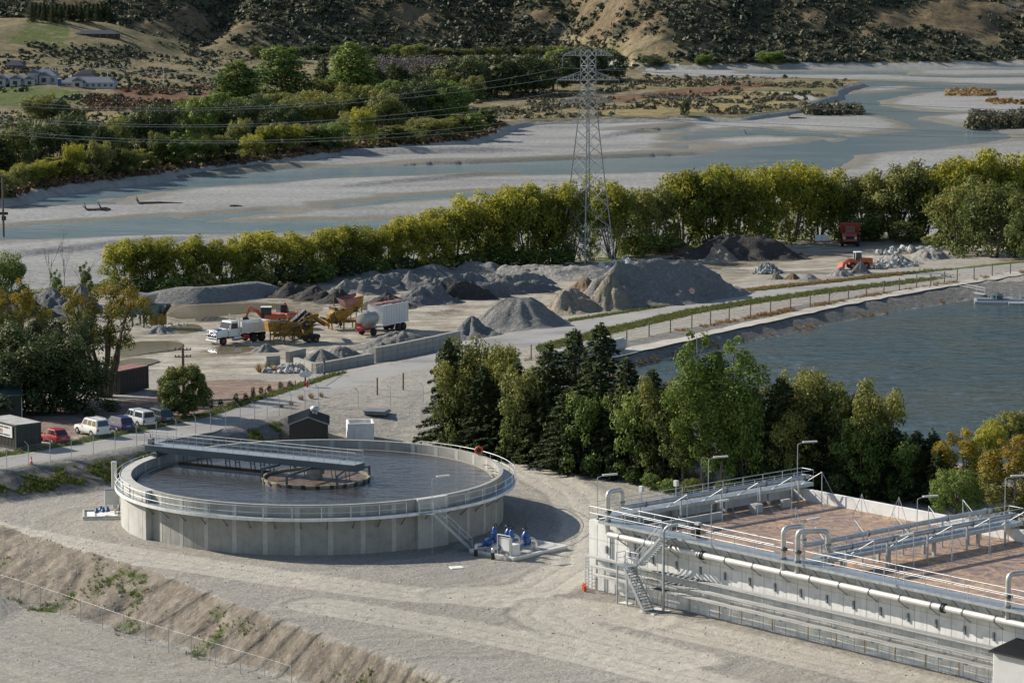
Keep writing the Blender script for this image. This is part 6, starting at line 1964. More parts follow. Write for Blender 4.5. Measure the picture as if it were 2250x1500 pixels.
MB().box((bx0 - 0.26, (by0 + by1) / 2, bh + 0.45), (0.08, by1 - by0 + 0.6, 0.25)).build('barge_board', 'roof_dark', pb) if False else None
MB().tube([(bx0 - 0.06, by0 + 0.12, 0), (bx0 - 0.06, by0 + 0.12, bh)], 0.06, 8).build('downpipe', 'cone_white', pb, True)
MB().box((bx0 - 0.02, by1 - 0.3, bh / 2), (0.2, 0.5, bh)).build('corner_post', 'cone_white', pb)
MB().box((bx0 + 3, by0 - 0.02, bh / 2), (0.08, 0.06, bh)).build('wall_joint', 'concrete_light', pb)
# ------------------------------------------------------------------ heaps of gravel in the quarry yard
def heap_mat(name, c, fine=1.0):
    m = NT(name)
    co = m.coord('Object')
    col = m.ramp(m.noise(co, 2.2 * fine, 6, 0.75), [(0.25, tuple(x * 0.6 for x in c)), (0.5, c), (0.78, tuple(min(1, x * 1.7) for x in c))])
    col = m.mix(m.ramp(m.noise(co, 0.35, 4, 0.6), [(0.4, 0.0), (0.65, 0.5)]), col, tuple(x * 0.75 for x in c))
    m.base(col)
    m.bump(m.math('ADD', m.noise(co, 3.2 * fine, 6, 0.8), m.math('MULTIPLY', m.noise(m.coord('Object', (1, 1, 0.2)), 1.4, 4), 1.6)), 0.9, 0.36)
    return m.done(0.93, 0, 0.12)
heap_mat('heap_grey', (0.215, 0.21, 0.197))
heap_mat('heap_blue', (0.17, 0.173, 0.172))
heap_mat('heap_dark', (0.075, 0.07, 0.064))
heap_mat('heap_tan', (0.27, 0.238, 0.186))
heap_mat('heap_brown', (0.2, 0.142, 0.09))
heap_mat('rubble', (0.28, 0.265, 0.24), 0.6)
def heap(u, v, hw, top, mat, label, ridge=(0.0, 0.0), z=None, seed=0, rough=0.24, depth=1.0, pk=0.0, group='gravel heaps in the quarry yard', rimdrop=0.0):
    """heap whose front base line is at row v, half width hw px, crest at row top; ridge = direction of a long crest in metres; pk shifts the peak sideways"""
    p = on(u, v, 0.5)
    s = pxm(p)
    rx = hw / s * 1.22
    ry = rx * depth
    c = Vector((p.x, p.y + ry * 0.75, 0))
    H = PY(u, top, c.y).z - gz(c.x, c.y)
    H = max(0.5, min(H, min(rx, ry) * 0.95 + 1.2))
    n, m = 60, 24
    vs, fs = [], []
    sx, sy = seed * 13.7, seed * 7.3
    base = gz(c.x, c.y)
    for i in range(m + 1):
        t = i / m
        for k in range(n):
            a = 2 * math.pi * k / n
            wob = 1 + 0.38 * mnoise.noise(Vector((math.cos(a) * 1.3 + sx, math.sin(a) * 1.3 + sy, 0.3)))
            q = Vector((math.cos(a) * rx * wob * t, math.sin(a) * ry * wob * t, 0))
            q += Vector((ridge[0], ridge[1], 0)) * math.cos(a - math.atan2(ridge[1], ridge[0])) if ridge != (0.0, 0.0) else Vector()
            q.x += pk * rx * (1 - t)
            prof = 0.5 * (1 - t) ** 1.1 + 0.5 * (0.5 + 0.5 * math.cos(math.pi * t))
            hz = H * prof
            nz = mnoise.noise(Vector((q.x * 0.55 + sx, q.y * 0.55 + sy, 1.7))) * 0.65 + mnoise.noise(Vector((q.x * 1.5 + sx, q.y * 1.5, 5.7))) * 0.3
            gul = abs(mnoise.noise(Vector((math.cos(a) * 3.3 + sx, math.sin(a) * 3.3 + sy, 9.1))))
            hz += H * rough * nz * min(1, (1 - t) * 3.0) - H * 0.22 * gul * math.sin(min(1, t * 1.05) * math.pi)
            rg_n = abs(mnoise.noise(Vector((q.x * 0.9 + sx, q.y * 0.9 - sy, 3.3)))) * 0.9 + abs(mnoise.noise(Vector((q.x * 2.3, q.y * 2.3 + sx, 7.3)))) * 0.4
            hz -= rough * 2.2 * rg_n * min(1, (1 - t) * 2.5) * min(1.0, H / 3)
            g = gz(c.x + q.x, c.y + q.y) - base
            vs.append((q.x, q.y, max(hz, -0.08) + g * t - 0.05 - (0.25 if i == m else 0)))
    for i in range(m):
        for k in range(n):
            k2 = (k + 1) % n
            fs.append((i * n + k, i * n + k2, (i + 1) * n + k2, (i + 1) * n + k))
    me = bpy.data.meshes.new('gravel_heap')
    me.from_pydata(vs, [], fs)
    me.update()
    me.shade_smooth()
    o = link('gravel_heap', me, mat)
    o.location = (c.x, c.y, base)
    return tag(o, label, 'gravel heap', group)
HEAPS = [
    (850, 680, 66, 641, 'heap_dark', 'very dark heap behind the white container', {}),
    (930, 670, 70, 622, 'heap_blue', 'large blue-grey heap right of the very dark one in the front row', {}),
    (1003, 659, 43, 614, 'heap_dark', 'dark heap third from the left in the front row', {}),
    (1047, 655, 40, 617, 'heap_blue', 'grey heap fourth from the left in the front row', {}),
    (1097, 648, 34, 617, 'heap_grey', 'small grey heap fifth from the left in the front row', {}),
    (1140, 645, 32, 617, 'heap_blue', 'small grey heap sixth from the left in the front row', {}),
    (1178, 642, 34, 613, 'heap_blue', 'small grey heap at the right end of the front row', {}),
    (745, 668, 50, 630, 'heap_dark', 'dark heap above the orange excavators', {}),
    (690, 662, 55, 622, 'heap_dark', 'long dark heap at the left end of the row', dict(depth=0.8)),
    (640, 655, 60, 618, 'heap_dark', 'dark slope where the berm meets the heaps', dict(depth=0.7)),
    (800, 648, 48, 606, 'heap_grey', 'grey heap at the left of the second row', {}),
    (845, 640, 46, 603, 'heap_grey', 'grey heap second in the second row', {}),
    (890, 636, 42, 600, 'heap_blue', 'grey heap third in the second row', {}),
    (935, 640, 40, 603, 'heap_grey', 'grey heap fourth in the second row', {}),
    (975, 640, 44, 604, 'heap_grey', 'grey heap fifth in the second row', {}),
    (1022, 632, 42, 598, 'heap_blue', 'grey heap sixth in the second row', {}),
    (1068, 630, 42, 598, 'heap_grey', 'grey heap seventh in the second row', {}),
    (1112, 628, 38, 600, 'heap_grey', 'grey heap eighth in the second row', {}),
    (1150, 628, 36, 600, 'heap_grey', 'grey heap at the right end of the second row', {}),
    (770, 620, 55, 596, 'heap_grey', 'low grey heap below the willows at the left of the rear row', {}),
    (850, 614, 60, 590, 'heap_grey', 'low heap in the rear row left of the smooth mound', {}),
    (950, 614, 78, 578, 'heap_blue', 'smooth rounded mound in the rear row', dict(rough=0.06)),
    (1048, 610, 72, 572, 'heap_grey', 'pointed pale heap at the top of the rear row', {}),
    (1180, 612, 70, 580, 'rubble', 'long rubble ridge left of the pylon foot', dict(ridge=(4, 0), rough=0.3)),
    (1255, 614, 70, 582, 'rubble', 'rubble ridge in front of the pylon foot', dict(ridge=(4, 0), rough=0.3)),
    (1285, 648, 52, 606, 'heap_brown', 'brown sand heap behind the tan one', {}),
    (1252, 692, 78, 626, 'heap_tan', 'steep tan sand heap beside the road', {}),
    (1140, 728, 98, 652, 'heap_grey', 'large smooth grey sand heap beside the road', dict(ridge=(1.6, 0), rough=0.08)),
    (1036, 747, 68, 691, 'heap_blue', 'blue-grey stone heap at the road left of the large sand heap', {}),
    (1345, 684, 62, 601, 'heap_tan', 'pale steep end of the great gravel ridge', dict(rough=0.2)),
    (1440, 672, 130, 572, 'heap_grey', 'great long gravel ridge right of the pylon foot', dict(ridge=(5, 3), depth=0.75, rough=0.2)),
    (1545, 648, 62, 606, 'heap_dark', 'overgrown right end of the great gravel ridge', {}),
    (880, 772, 98, 722, 'heap_grey', 'broad low gravel mound behind the block wall', dict(depth=0.6, rough=0.2)),
    (835, 784, 45, 750, 'heap_grey', 'rounded gravel mound in front of the broad low one', {}),
    (703, 800, 47, 764, 'heap_grey', 'pointed gravel cone at the end of the block wall', dict(rough=0.07)),
    (748, 790, 46, 757, 'heap_grey', 'gravel cone behind the pointed one in the block bay', {}),
    (581, 775, 28, 753, 'heap_grey', 'little gravel cone in front of the yellow machines', {}),
    (1640, 572, 108, 513, 'heap_dark', 'long dark heap under the willows at the right of the yard', dict(depth=0.5, ridge=(3, 0))),
    (1585, 574, 52, 530, 'heap_tan', 'sandy heap at the front of the long dark one', dict(rough=0.3)),
    (1490, 560, 60, 526, 'heap_brown', 'brown earth heap left of the sandy one', dict(rough=0.25)),
    (1706, 615, 22, 597, 'heap_tan', 'left of three small rounded heaps', {}), (1744, 615, 21, 597, 'heap_brown', 'middle of three small rounded heaps', {}), (1780, 619, 29, 600, 'heap_grey', 'right of three small rounded heaps', {}),
    (1850, 610, 38, 588, 'rubble', 'rubble heap in front of the orange loader', dict(rough=0.35)), (1893, 602, 22, 570, 'heap_grey', 'grey spoil heap hiding the loader wheels', {}),
    (1975, 585, 60, 556, 'rubble', 'weedy rubble heap right of the orange loader', dict(rough=0.3)), (2050, 572, 60, 545, 'rubble', 'weedy earth heap beside the right road end', dict(rough=0.3)),
    (100, 690, 80, 632, 'heap_blue', 'dark grey heap seen through the left trees', {}), (170, 690, 60, 628, 'heap_blue', 'blue-grey heap behind the amber willow', {}), (30, 700, 80, 640, 'heap_dark', 'dark heap at the left edge behind the trees', {}),
    (345, 735, 38, 712, 'heap_grey', 'low stone heap below the green machine', {}), (455, 706, 45, 697, 'heap_dark', 'low dark ring of silt in the wet yard', dict(depth=0.9)),
]
for i, (u, v, hw, top, mat, lab, kw) in enumerate(HEAPS):
    if ' row' in lab and not kw:
        kw = dict(ridge=(random.uniform(0.8, 3.0), random.uniform(-1.2, 1.2)), depth=random.uniform(0.7, 1.2), rough=random.uniform(0.25, 0.42), pk=random.uniform(-0.2, 0.2))
    heap(u, v, hw, top, mat, lab, seed=i + 1, **kw)
# long berm at the back of the wet yard
bm_pts = [on(u, v, 0.5) for u, v in ((295, 668), (360, 668), (430, 668), (500, 662), (560, 655), (610, 648))]
vs, fs = [], []
bp = resample(bm_pts, 1.2)
for i, p in enumerate(bp):
    e = min(1, i / 4, (len(bp) - 1 - i) / 4)
    for j, (dy, dz) in enumerate(((-1.0, -0.2), (1.2, 0.9), (2.6, 1.9), (4.0, 2.0), (6.0, 0.9), (8.0, -0.6))):
        nz = mnoise.noise(Vector((p.x * 0.4, dy, 3))) * 0.25
        vs.append((p.x, p.y + dy, p.z + dz * (0.4 + 0.6 * e) + nz))
me = np_mesh('gravel_berm', vs, grid_faces(len(bp), 6), 4, None, True)
tag(link('gravel_berm', me, 'heap_grey'), 'long low gravel berm along the back of the wet yard', 'berm')
# broken rock, one stone at a time
simple('rock_pale', (0.40, 0.40, 0.385), 0.85, 0, 0.25, 2.5, 0.4)
simple('rock_blue', (0.23, 0.25, 0.255), 0.85, 0, 0.3, 2.5, 0.4)
ROCKS = []
for k in range(5):
    bm = bmesh.new()
    bmesh.ops.create_icosphere(bm, subdivisions=1, radius=0.5)
    rk = random.Random(k)
    for v in bm.verts:
        v.co *= rk.uniform(0.7, 1.15)
        v.co.z *= 0.75
    me = bpy.data.meshes.new('rock')
    bm.to_mesh(me)
    bm.free()
    me.materials.append(MATS['rock_pale' if k < 3 else 'rock_blue'])
    ROCKS.append(me)
def rockpile(name, label, cx, cy, rx, ry, h, n, smin, smax, seed, group=None, pool=None):
    rk = random.Random(seed)
    base = Vector((cx, cy, gz(cx, cy)))
    t = thing(name, label, 'rock pile', base, 0, group)
    for _ in range(n):
        a, q = rk.uniform(0, 6.28), math.sqrt(rk.random())
        x, y = rx * q * math.cos(a), ry * q * math.sin(a)
        s = rk.uniform(smin, smax)
        o = link('rock', rk.choice(pool or ROCKS), None, t, (x, y, gz(cx + x, cy + y) - base.z + h * max(0, 1 - q) * rk.uniform(0.5, 1.0) + s * 0.15))
        o.rotation_euler = (rk.uniform(0, 6), rk.uniform(0, 6), rk.uniform(0, 6))
        o.scale = (s, s * rk.uniform(0.7, 1.2), s * rk.uniform(0.6, 1.0))
    return t
p = on(1686, 602, 0.6)
rockpile('rock_pile', 'cone of blue-grey broken rock in the open yard', p.x, p.y + 1.5, 2.4, 2.4, 2.0, 130, 0.35, 0.8, 1, None, ROCKS[3:])
p = on(655, 820, 0.8)
rockpile('rock_garden', 'rock garden of pale boulders beside the gate', p.x, p.y + 2.2, 4.6, 2.6, 0.9, 170, 0.3, 0.85, 2)
p = on(1365, 600, 0.5)
rockpile('boulder_pile', 'big grey boulders piled at the pylon foot', p.x, p.y + 2, 4.2, 3.0, 2.2, 40, 1.0, 2.0, 3)
p = on(1940, 590, 1.4)
rockpile('rubble_pile', 'pale broken concrete right of the orange loader', p.x + 1, p.y + 3, 5.0, 3.0, 1.2, 70, 0.4, 1.1, 4)
p = on(2010, 560, 1.4)
rockpile('rubble_pile', 'pale boulders at the right below the olive willows', p.x, p.y + 3, 7, 3.5, 0.8, 40, 0.6, 1.6, 5)
p = on(385, 712, 0.5)
rockpile('stone_scatter', 'scattered pale stones in the wet yard below the green machine', p.x - 2, p.y - 1, 4, 1.6, 0.2, 40, 0.2, 0.5, 6)
# tussocks in the rock garden and weeds by the road
def tussock(u, v, hpx, leaf, label, z=1.0):
    p = on(u, v, z)
    rng = np.random.default_rng(int(u * 7 + v))
    n = 90
    a = rng.uniform(0, 6.28, n)
    tilt = rng.uniform(0.1, 0.9, n)
    H = hpx / pxm(p)
    L = H * rng.uniform(0.8, 1.15, n)
    d = np.stack([np.cos(a) * np.sin(tilt), np.sin(a) * np.sin(tilt), np.cos(tilt)], 1)
    b = np.stack([np.cos(a), np.sin(a), np.zeros(n)], 1) * 0.08
    s = np.stack([-np.sin(a), np.cos(a), np.zeros(n)], 1) * 0.035
    tip = b + d * L[:, None] - np.array([0, 0, 1]) * (tilt * 0.15 * L)[:, None]
    v_ = np.stack([b - s, b + s, tip + s * 0.2, tip - s * 0.2], 1).reshape(-1, 3)
    me = np_mesh('tussock', v_, np.arange(4 * n), 4, dict(rnd=np.repeat(rng.uniform(0, 1, n), 4)))
    o = link('tussock', me, leaf)
    o.location = p
    return tag(o, label, 'plant', 'tussocks and weeds')
tussock(570, 818, 22, 'dry_blade', 'golden tussock at the left end of the rock garden')
tussock(590, 812, 20, 'grass_blade', 'green tussock behind the golden one in the rock garden')
tussock(605, 816, 15, 'dry_blade', 'small tussock in the middle of the rock garden')
tussock(640, 806, 16, 'grass_blade', 'green tussock above the rock garden')
tussock(690, 818, 18, 'leaf_rust', 'rusty tussock at the right end of the rock garden')
for i, (u, v, h) in enumerate(((662, 880, 14), (684, 876, 15), (706, 872, 11), (640, 890, 11), (618, 896, 9))):
    tussock(u, v, h, 'dry_blade', 'dry weed clump on the bank above the dark shed, %s' % ('third', 'fourth', 'fifth', 'second', 'first')[i] + ' from the left', 1.8)
for i, (u, v, h) in enumerate(((1395, 790, 28), (1420, 788, 32), (1445, 790, 26), (1372, 795, 22))):
    tussock(u, v, h, 'leaf_rust', 'rust-red weed clump at the pond corner behind the conifers, %s' % ('second', 'third', 'fourth', 'first')[i] + ' from the left', 1.5)

# ------------------------------------------------------------------ concrete block bays
def blocks(a, b, courses, L, hgt_, label, start=0):
    a, b = Vector(a), Vector(b)
    n = max(1, round((b - a).length / L))
    rz = math.atan2((b - a).y, (b - a).x)
    t = thing('block_wall', label, 'wall', a, rz, 'concrete block walls')
    le = (b - a).length / n
    me = MB().box((0, 0, 0), (le - 0.03, 0.62, hgt_ - 0.02)).mesh('concrete_block')
    me.materials.append(MATS['concrete_old'])
    me2 = MB().box((0, 0, 0), (le - 0.03, 0.62, hgt_ - 0.02)).mesh('concrete_block')
    me2.materials.append(MATS['concrete'])
    for c in range(courses):
        for k in range(n):
            o = link('concrete_block', random.choice((me, me2)), None, t, (le * (k + 0.5), random.uniform(-0.03, 0.03), gz(*a.lerp(b, (k + 0.5) / n).xy) - a.z + hgt_ * (c + 0.5) - 0.08))
            o.rotation_euler.z = random.uniform(-0.012, 0.012)
    return t
blocks(on(690, 822, 0.8), on(818, 799, 0.8), 2, 1.35, 0.68, 'two-course block wall round the gravel cones by the gate')
blocks(on(822, 798, 0.8), on(1008, 760, 0.8), 3, 1.35, 0.66, 'taller block wall along the road behind the mound')
blocks(on(690, 820, 0.8), on(650, 808, 0.7), 2, 1.3, 0.68, 'short return of the block wall at the gate end')
blocks(on(632, 796, 0.6), on(668, 788, 0.6), 2, 2.4, 0.72, 'tall pale block wall at the back of the bay')
blocks(on(583, 802, 0.6), on(614, 800, 0.6), 2, 1.8, 0.6, 'pair of loose stacked blocks left of the bay')

# ------------------------------------------------------------------ fences
tpm = NT('chain_link')
tpm.base((0.5, 0.52, 0.53))
tpm.done(0.5, 0.5)
tb = tpm.n('BsdfTransparent')
mxs = tpm.n('MixShader')
mxs.inputs[0].default_value = 0.06
tpm.l(tb.outputs[0], mxs.inputs[1])
tpm.l(tpm.b.outputs[0], mxs.inputs[2])
tpm.l(mxs.outputs[0], tpm.out.inputs[0])
simple('timber_post', (0.13, 0.105, 0.08), 0.9, 0, 0.3, 3)
simple('wire', (0.32, 0.33, 0.33), 0.5, 0.6)
def fence(name, label, pts, h, r, mat, arm=0.0, wires=(0.4, 0.8, 1.2), veil=True, armdir=(-1, 0), wr=0.008):
    base = pts[0]
    t = thing(name, label, 'fence', base)
    pm_ = MB()
    if arm:
        pm_.tube([(0, 0, -0.2), (0, 0, h), (armdir[0] * arm, armdir[1] * arm, h + arm * 0.9)], r, 6)
    else:
        pm_.tube([(0, 0, -0.2), (0, 0, h)], r, 6)
    me = pm_.mesh('post', True)
    me.materials.append(MATS[mat])
    for p in pts:
        link('post', me, None, t, p - base)
    for w in wires:
        MB().tube([p - base + Vector((0, 0, w)) for p in pts], wr, 4).build('wire', 'wire', t)
    if veil:
        for a, b in zip(pts[:-1], pts[1:]):
            a, b = a - base, b - base
            MB().add([a + Vector((0, 0, 0.05)), b + Vector((0, 0, 0.05)), b + Vector((0, 0, h - 0.05)), a + Vector((0, 0, h - 0.05))], [(0, 1, 2, 3)]).build('mesh_panel', 'chain_link', t)
    return t
rf1 = resample([on(u, v, 2.2) for u, v in ((-80, 1042), (15, 1029), (157, 1005), (300, 981), (430, 957), (560, 929), (640, 905), (700, 890), (787, 898), (858, 892), (930, 886))], 2.35)
rf1 = [Vector((p.x, p.y, gz(p.x, p.y))) for p in rf1]
fence('security_fence', 'chain-link security fence with angled tops between the road and the tanks', rf1, 1.95, 0.032, 'galvanised', 0.42, (0.1, 1.0, 1.9), True, (-0.9, 0.3))
FB = [(1167, 790), (1280, 769), (1330, 759), (1377, 749), (1426, 739), (1473, 731), (1520, 722), (1561, 714), (1602, 707), (1649, 698), (1693, 689), (1737, 682), (1780, 675), (1822, 667), (1864, 659), (1903, 652), (1942, 645), (1976, 639), (2014, 632), (2045, 629), (2075, 624), (2103, 620), (2140, 614), (2180, 607), (2220, 602), (2262, 596), (2310, 590)]
fence('pond_fence', 'timber post and wire fence between road shoulder and pond track', [on(u, v, 1.9) for u, v in FB], 1.85, 0.08, 'timber_post', 0, (0.15, 0.5, 0.85, 1.2), False, wr=0.014)
FG = [(-40, 1294), (2, 1308), (45, 1321), (89, 1335), (132, 1349), (177, 1365), (225, 1382), (272, 1399), (320, 1415), (370, 1431), (421, 1447), (474, 1463), (528, 1480), (582, 1496), (640, 1514)]
fence('yard_fence', 'light wire fence with grey posts at the foot of the brown slope', [on(u, v, -3.6) for u, v in FG], 1.9, 0.03, 'galvanised', 0, (1.85,), True, wr=0.004)
for i, (u, v, t_) in enumerate(((829, 868, 832), (886, 857, 818))):
    o = MB().tube([(0, 0, -0.3), (0, 0, 2.0)], 0.09, 8).build('timber_post', 'timber_post', None, True)
    o.location = on(u, v, 1.5)
    tag(o, 'lone timber post on the sandy ground above the concrete chamber, %s one' % ('left', 'right')[i], 'post', 'lone timber posts')
vf = []
for i, (u, v) in enumerate(((560, 888), (583, 876), (622, 866), (649, 856))):
    o = MB().tube([(0, 0, -0.2), (0, 0, 1.1)], 0.06, 6).build('verge_post', 'timber_post', None, True)
    o.location = on(u, v, 1.8)
    tag(o, 'short timber post among the conical shrubs, %s from the left' % ORD[i], 'post', 'short posts in the verge')

# ------------------------------------------------------------------ sheds, chambers, containers, hut
simple('shed_cladding', (0.028, 0.027, 0.026), 0.6, 0.1, 0.2, 2)
simple('shed_roof', (0.04, 0.043, 0.052), 0.42, 0.3, 0.12, 2)
simple('white_trim', (0.6, 0.6, 0.58), 0.5, 0, 0.05)
simple('hut_green', (0.045, 0.05, 0.038), 0.7, 0, 0.15)
simple('hut_roof', (0.07, 0.12, 0.11), 0.5, 0.1, 0.15)
simple('window_glass', (0.03, 0.035, 0.04), 0.08, 0, 0.1, 1, 0, 0.6)
simple('curtain', (0.16, 0.15, 0.14), 0.8, 0, 0.1)
simple('container_dark', (0.03, 0.027, 0.024), 0.6, 0.1, 0.3, 1.5, 0, 0.4, (0.09, 0.05, 0.03))
simple('container_green', (0.035, 0.045, 0.04), 0.6, 0.1, 0.3, 1.5, 0, 0.4, (0.10, 0.09, 0.08), True)
simple('rusty_roof', (0.20, 0.095, 0.08), 0.75, 0.1, 0.3, 1.0, 0, 0.4, (0.32, 0.25, 0.22))
simple('pale_roof', (0.34, 0.335, 0.31), 0.75, 0, 0.2, 1.0, 0, 0.4, (0.16, 0.15, 0.13))
a0, a1 = P(636, 984, 0.1), P(720, 984, 0.1)
sh = thing('gable_shed', 'dark gabled shed with roof ventilator behind the round tank', 'shed', a0, math.atan2((a1 - a0).y, (a1 - a0).x) + R(3))
w_, d_, eh, rh = (a1 - a0).length, 5.4, 2.45, 3.15
sk = 0.0
wl_ = MB()
wl_.add([(0, 0, -0.3), (w_, 0, -0.3), (w_, 0, eh), (w_ / 2, 0, rh), (0, 0, eh), (0, d_, -0.3), (w_, d_, -0.3), (w_, d_, eh), (w_ / 2, d_, rh), (0, d_, eh)],
        [(0, 1, 2, 3, 4), (9, 8, 7, 6, 5), (1, 6, 7, 2), (0, 4, 9, 5)])
wl_.build('wall', 'shed_cladding', sh)
for s, nm in ((0, 'roof'), (1, 'roof')):
    x0_, x1_ = (-0.2, w_ / 2) if s == 0 else (w_ + 0.2, w_ / 2)
    z0_ = eh - 0.06
    q = MB()
    q.add([(x0_, -0.15, z0_ + 0.03), (x1_, -0.15, rh + 0.03), (x1_, d_ + 0.15, rh + 0.03), (x0_, d_ + 0.15, z0_ + 0.03), (x0_, -0.15, z0_ + 0.1), (x1_, -0.15, rh + 0.12), (x1_, d_ + 0.15, rh + 0.12), (x0_, d_ + 0.15, z0_ + 0.1)],
          [(0, 3, 2, 1), (4, 5, 6, 7), (0, 1, 5, 4), (1, 2, 6, 5), (2, 3, 7, 6), (3, 0, 4, 7)])
    ro = q.build('roof', 'shed_roof', sh)
    rb_ = MB().beam((x0_, 0, z0_ + 0.12), (x1_, 0, rh + 0.13), 0.04, 0.04).mesh('roof_rib')
    rb_.materials.append(MATS['shed_roof'])
    for k in range(18):
        link('roof_rib', rb_, None, ro, (0, k * d_ / 17, 0))
MB().beam((-0.2, -0.17, eh + 0.0), (w_ / 2, -0.17, rh + 0.1), 0.05, 0.12).build('barge_board', 'steel_grey', sh)
MB().beam((w_ / 2, -0.17, rh + 0.1), (w_ + 0.2, -0.17, eh + 0.0), 0.05, 0.12).build('barge_board', 'steel_grey', sh)
rd = MB().box((w_ + 0.02, 2.7, 1.0), (0.04, 1.0, 2.0)).build('door', 'shed_roof', sh)
vt = MB().lathe([(0.26, 0), (0.26, 0.35), (0.2, 0.38), (0.42, 0.45), (0.5, 0.62), (0.46, 0.8), (0.3, 0.95), (0.1, 0.98)], 16, (w_ * 0.66, 3.6, rh - 0.25)).build('ventilator', 'rail_steel', sh, True)
c0 = P(764, 972, 0.2)
chm = thing('concrete_chamber', 'open concrete chamber beside the dark gabled shed', 'chamber', c0, R(6))
for c_, s_ in (((1.3, 0.1, 0.85), (2.6, 0.2, 2.3)), ((1.3, 2.9, 0.85), (2.6, 0.2, 2.302)), ((0.1, 1.5, 0.85), (0.2, 2.6, 2.301)), ((2.7, 1.5, 0.85), (0.2, 3.0, 2.303))):
    MB().box(c_, s_).build('chamber_wall', 'concrete_pale', chm)
MB().box((1.4, 1.5, 0.1), (2.5, 2.7, 0.2)).build('chamber_floor', 'concrete_old', chm)
sp0 = on(829, 908, 1.0)
stk = thing('cover_stack', 'stack of flat dark covers lying on the sand above the chamber', 'covers', sp0, R(-10))
for k in range(4):
    MB().box((random.uniform(-0.1, 0.1), random.uniform(-0.1, 0.1), 0.06 + k * 0.1), (2.4, 2.2, 0.085), random.uniform(-0.1, 0.1)).build('cover', 'steel_grey', stk)
def container(name, label, corner, end, depth, h, wall, roof, ribs=True, group=None):
    """corner and end: the two ground corners of the long front side"""
    a, b = corner, end
    L = (b - a).length
    t = thing(name, label, 'container', a, math.atan2((b - a).y, (b - a).x), group)
    MB().box((L / 2, depth / 2, h / 2 + 0.05), (L - 0.1, depth - 0.1, h)).build('body', wall, t)
    for x in (0.06, L - 0.06):
        for y in (0.06, depth - 0.06):
            MB().box((x, y, h / 2 + 0.05), (0.14, 0.14, h + 0.02)).build('corner_post', wall, t)
    for y in (0.0, depth):
        for z in (0.12, h + 0.0):
            MB().box((L / 2, y, z), (L, 0.1, 0.14)).build('side_rail', wall, t)
    for x in (0.0, L):
        for z in (0.12, h + 0.0):
            MB().box((x, depth / 2, z), (0.1, depth - 0.2, 0.135)).build('end_rail', wall, t)
    MB().box((L / 2, depth / 2, h + 0.10), (L, depth, 0.05)).build('roof', roof, t)
    cor = MB().box((0, 0, 0), (0.12, 0.05, h - 0.3), 0, None).mesh('corrugation')
    cor.materials.append(MATS[wall])
    n = int(L / 0.28)
    for k in range(n):
        link('corrugation', cor, None, t, (0.25 + k * (L - 0.5) / max(1, n - 1), 0.04, h / 2 + 0.06))
    m_ = int(depth / 0.28)
    for k in range(m_):
        for x in (0.03, L - 0.03):
            o = link('corrugation', cor, None, t, (x, 0.25 + k * (depth - 0.5) / (m_ - 1), h / 2 + 0.06))
            o.rotation_euler.z = R(90)
    return t
container('shipping_container', 'dark shipping container with rusty red roof under the amber willow', on(263, 867, 1.2), on(327, 856, 1.2), 2.5, 2.6, 'container_dark', 'rusty_roof')
q0 = on(36, 989, 2.2)
q1 = on(96, 982, 2.2)
dirx = (q1 - q0).normalized()
ct = container('office_container', 'dark green container with a white sign at the left edge by the road', q0, q0 + dirx * 2.9, 6.0, 2.45, 'container_green', 'pale_roof')
# hmm: its long side faces left, with the sign board on it
sgb = MB().box((-0.08, 2.9, 1.75), (0.05, 4.6, 1.15)).build('sign_board', 'white_trim', ct)
rg_ = random.Random(9)
simple('sign_red', (0.5, 0.03, 0.04), 0.5, 0, 0.1)
simple('sign_black', (0.02, 0.02, 0.02), 0.5, 0, 0.1)
for row, (z, n) in enumerate(((2.12, 16), (1.38, 16))):
    x = 1.0
    for k in range(n):
        L = rg_.uniform(0.10, 0.2)
        MB().box((-0.11, x + L / 2, z), (0.01, L, 0.14)).build('lettering', 'sign_black', sgb)
        x += L + (0.04 if k % 5 else 0.12)
for k, (y, w2) in enumerate(((3.25, 0.22), (2.95, 0.22), (2.65, 0.22))):
    MB().tube([(-0.115, y + 0.16 * math.cos(R(j * 30 + 40)), 1.76 + 0.17 * math.sin(R(j * 30 + 40))) for j in range(10)], 0.035, 5).build('emblem_stroke', 'sign_red', sgb)
# hut at the left
h0, h1 = on(47, 917, 2.0), on(-40, 921, 2.0)
hut = thing('site_hut', 'dark green site hut with pale window at the left edge', 'hut', h0, math.atan2((h1 - h0).y, (h1 - h0).x) + math.pi)
MB().box((-3.0, 2.0, 1.25), (6.0, 4.0, 2.5)).build('wall', 'hut_green', hut)
rfh = MB()
rfh.add([(-6.3, -0.35, 2.42), (0.3, -0.35, 2.42), (0.3, 4.3, 3.2), (-6.3, 4.3, 3.2), (-6.3, -0.35, 2.54), (0.3, -0.35, 2.54), (0.3, 4.3, 3.32), (-6.3, 4.3, 3.32)], [(0, 3, 2, 1), (4, 5, 6, 7), (0, 1, 5, 4), (1, 2, 6, 5), (2, 3, 7, 6), (3, 0, 4, 7)])
rfh.build('roof', 'hut_roof', hut)
wn0 = MB().box((-1.75, -0.03, 1.45), (1.5, 0.06, 1.1)).build('window', 'curtain', hut)
for x in (-2.5, -1.75, -1.0):
    MB().box((x, -0.06, 1.45), (0.05, 0.05, 1.15)).build('window_frame', 'steel_grey', wn0)
MB().tube([(0.05, -0.08, 0.1), (0.05, -0.08, 2.4)], 0.06, 8).build('downpipe', 'white_trim', hut, True)

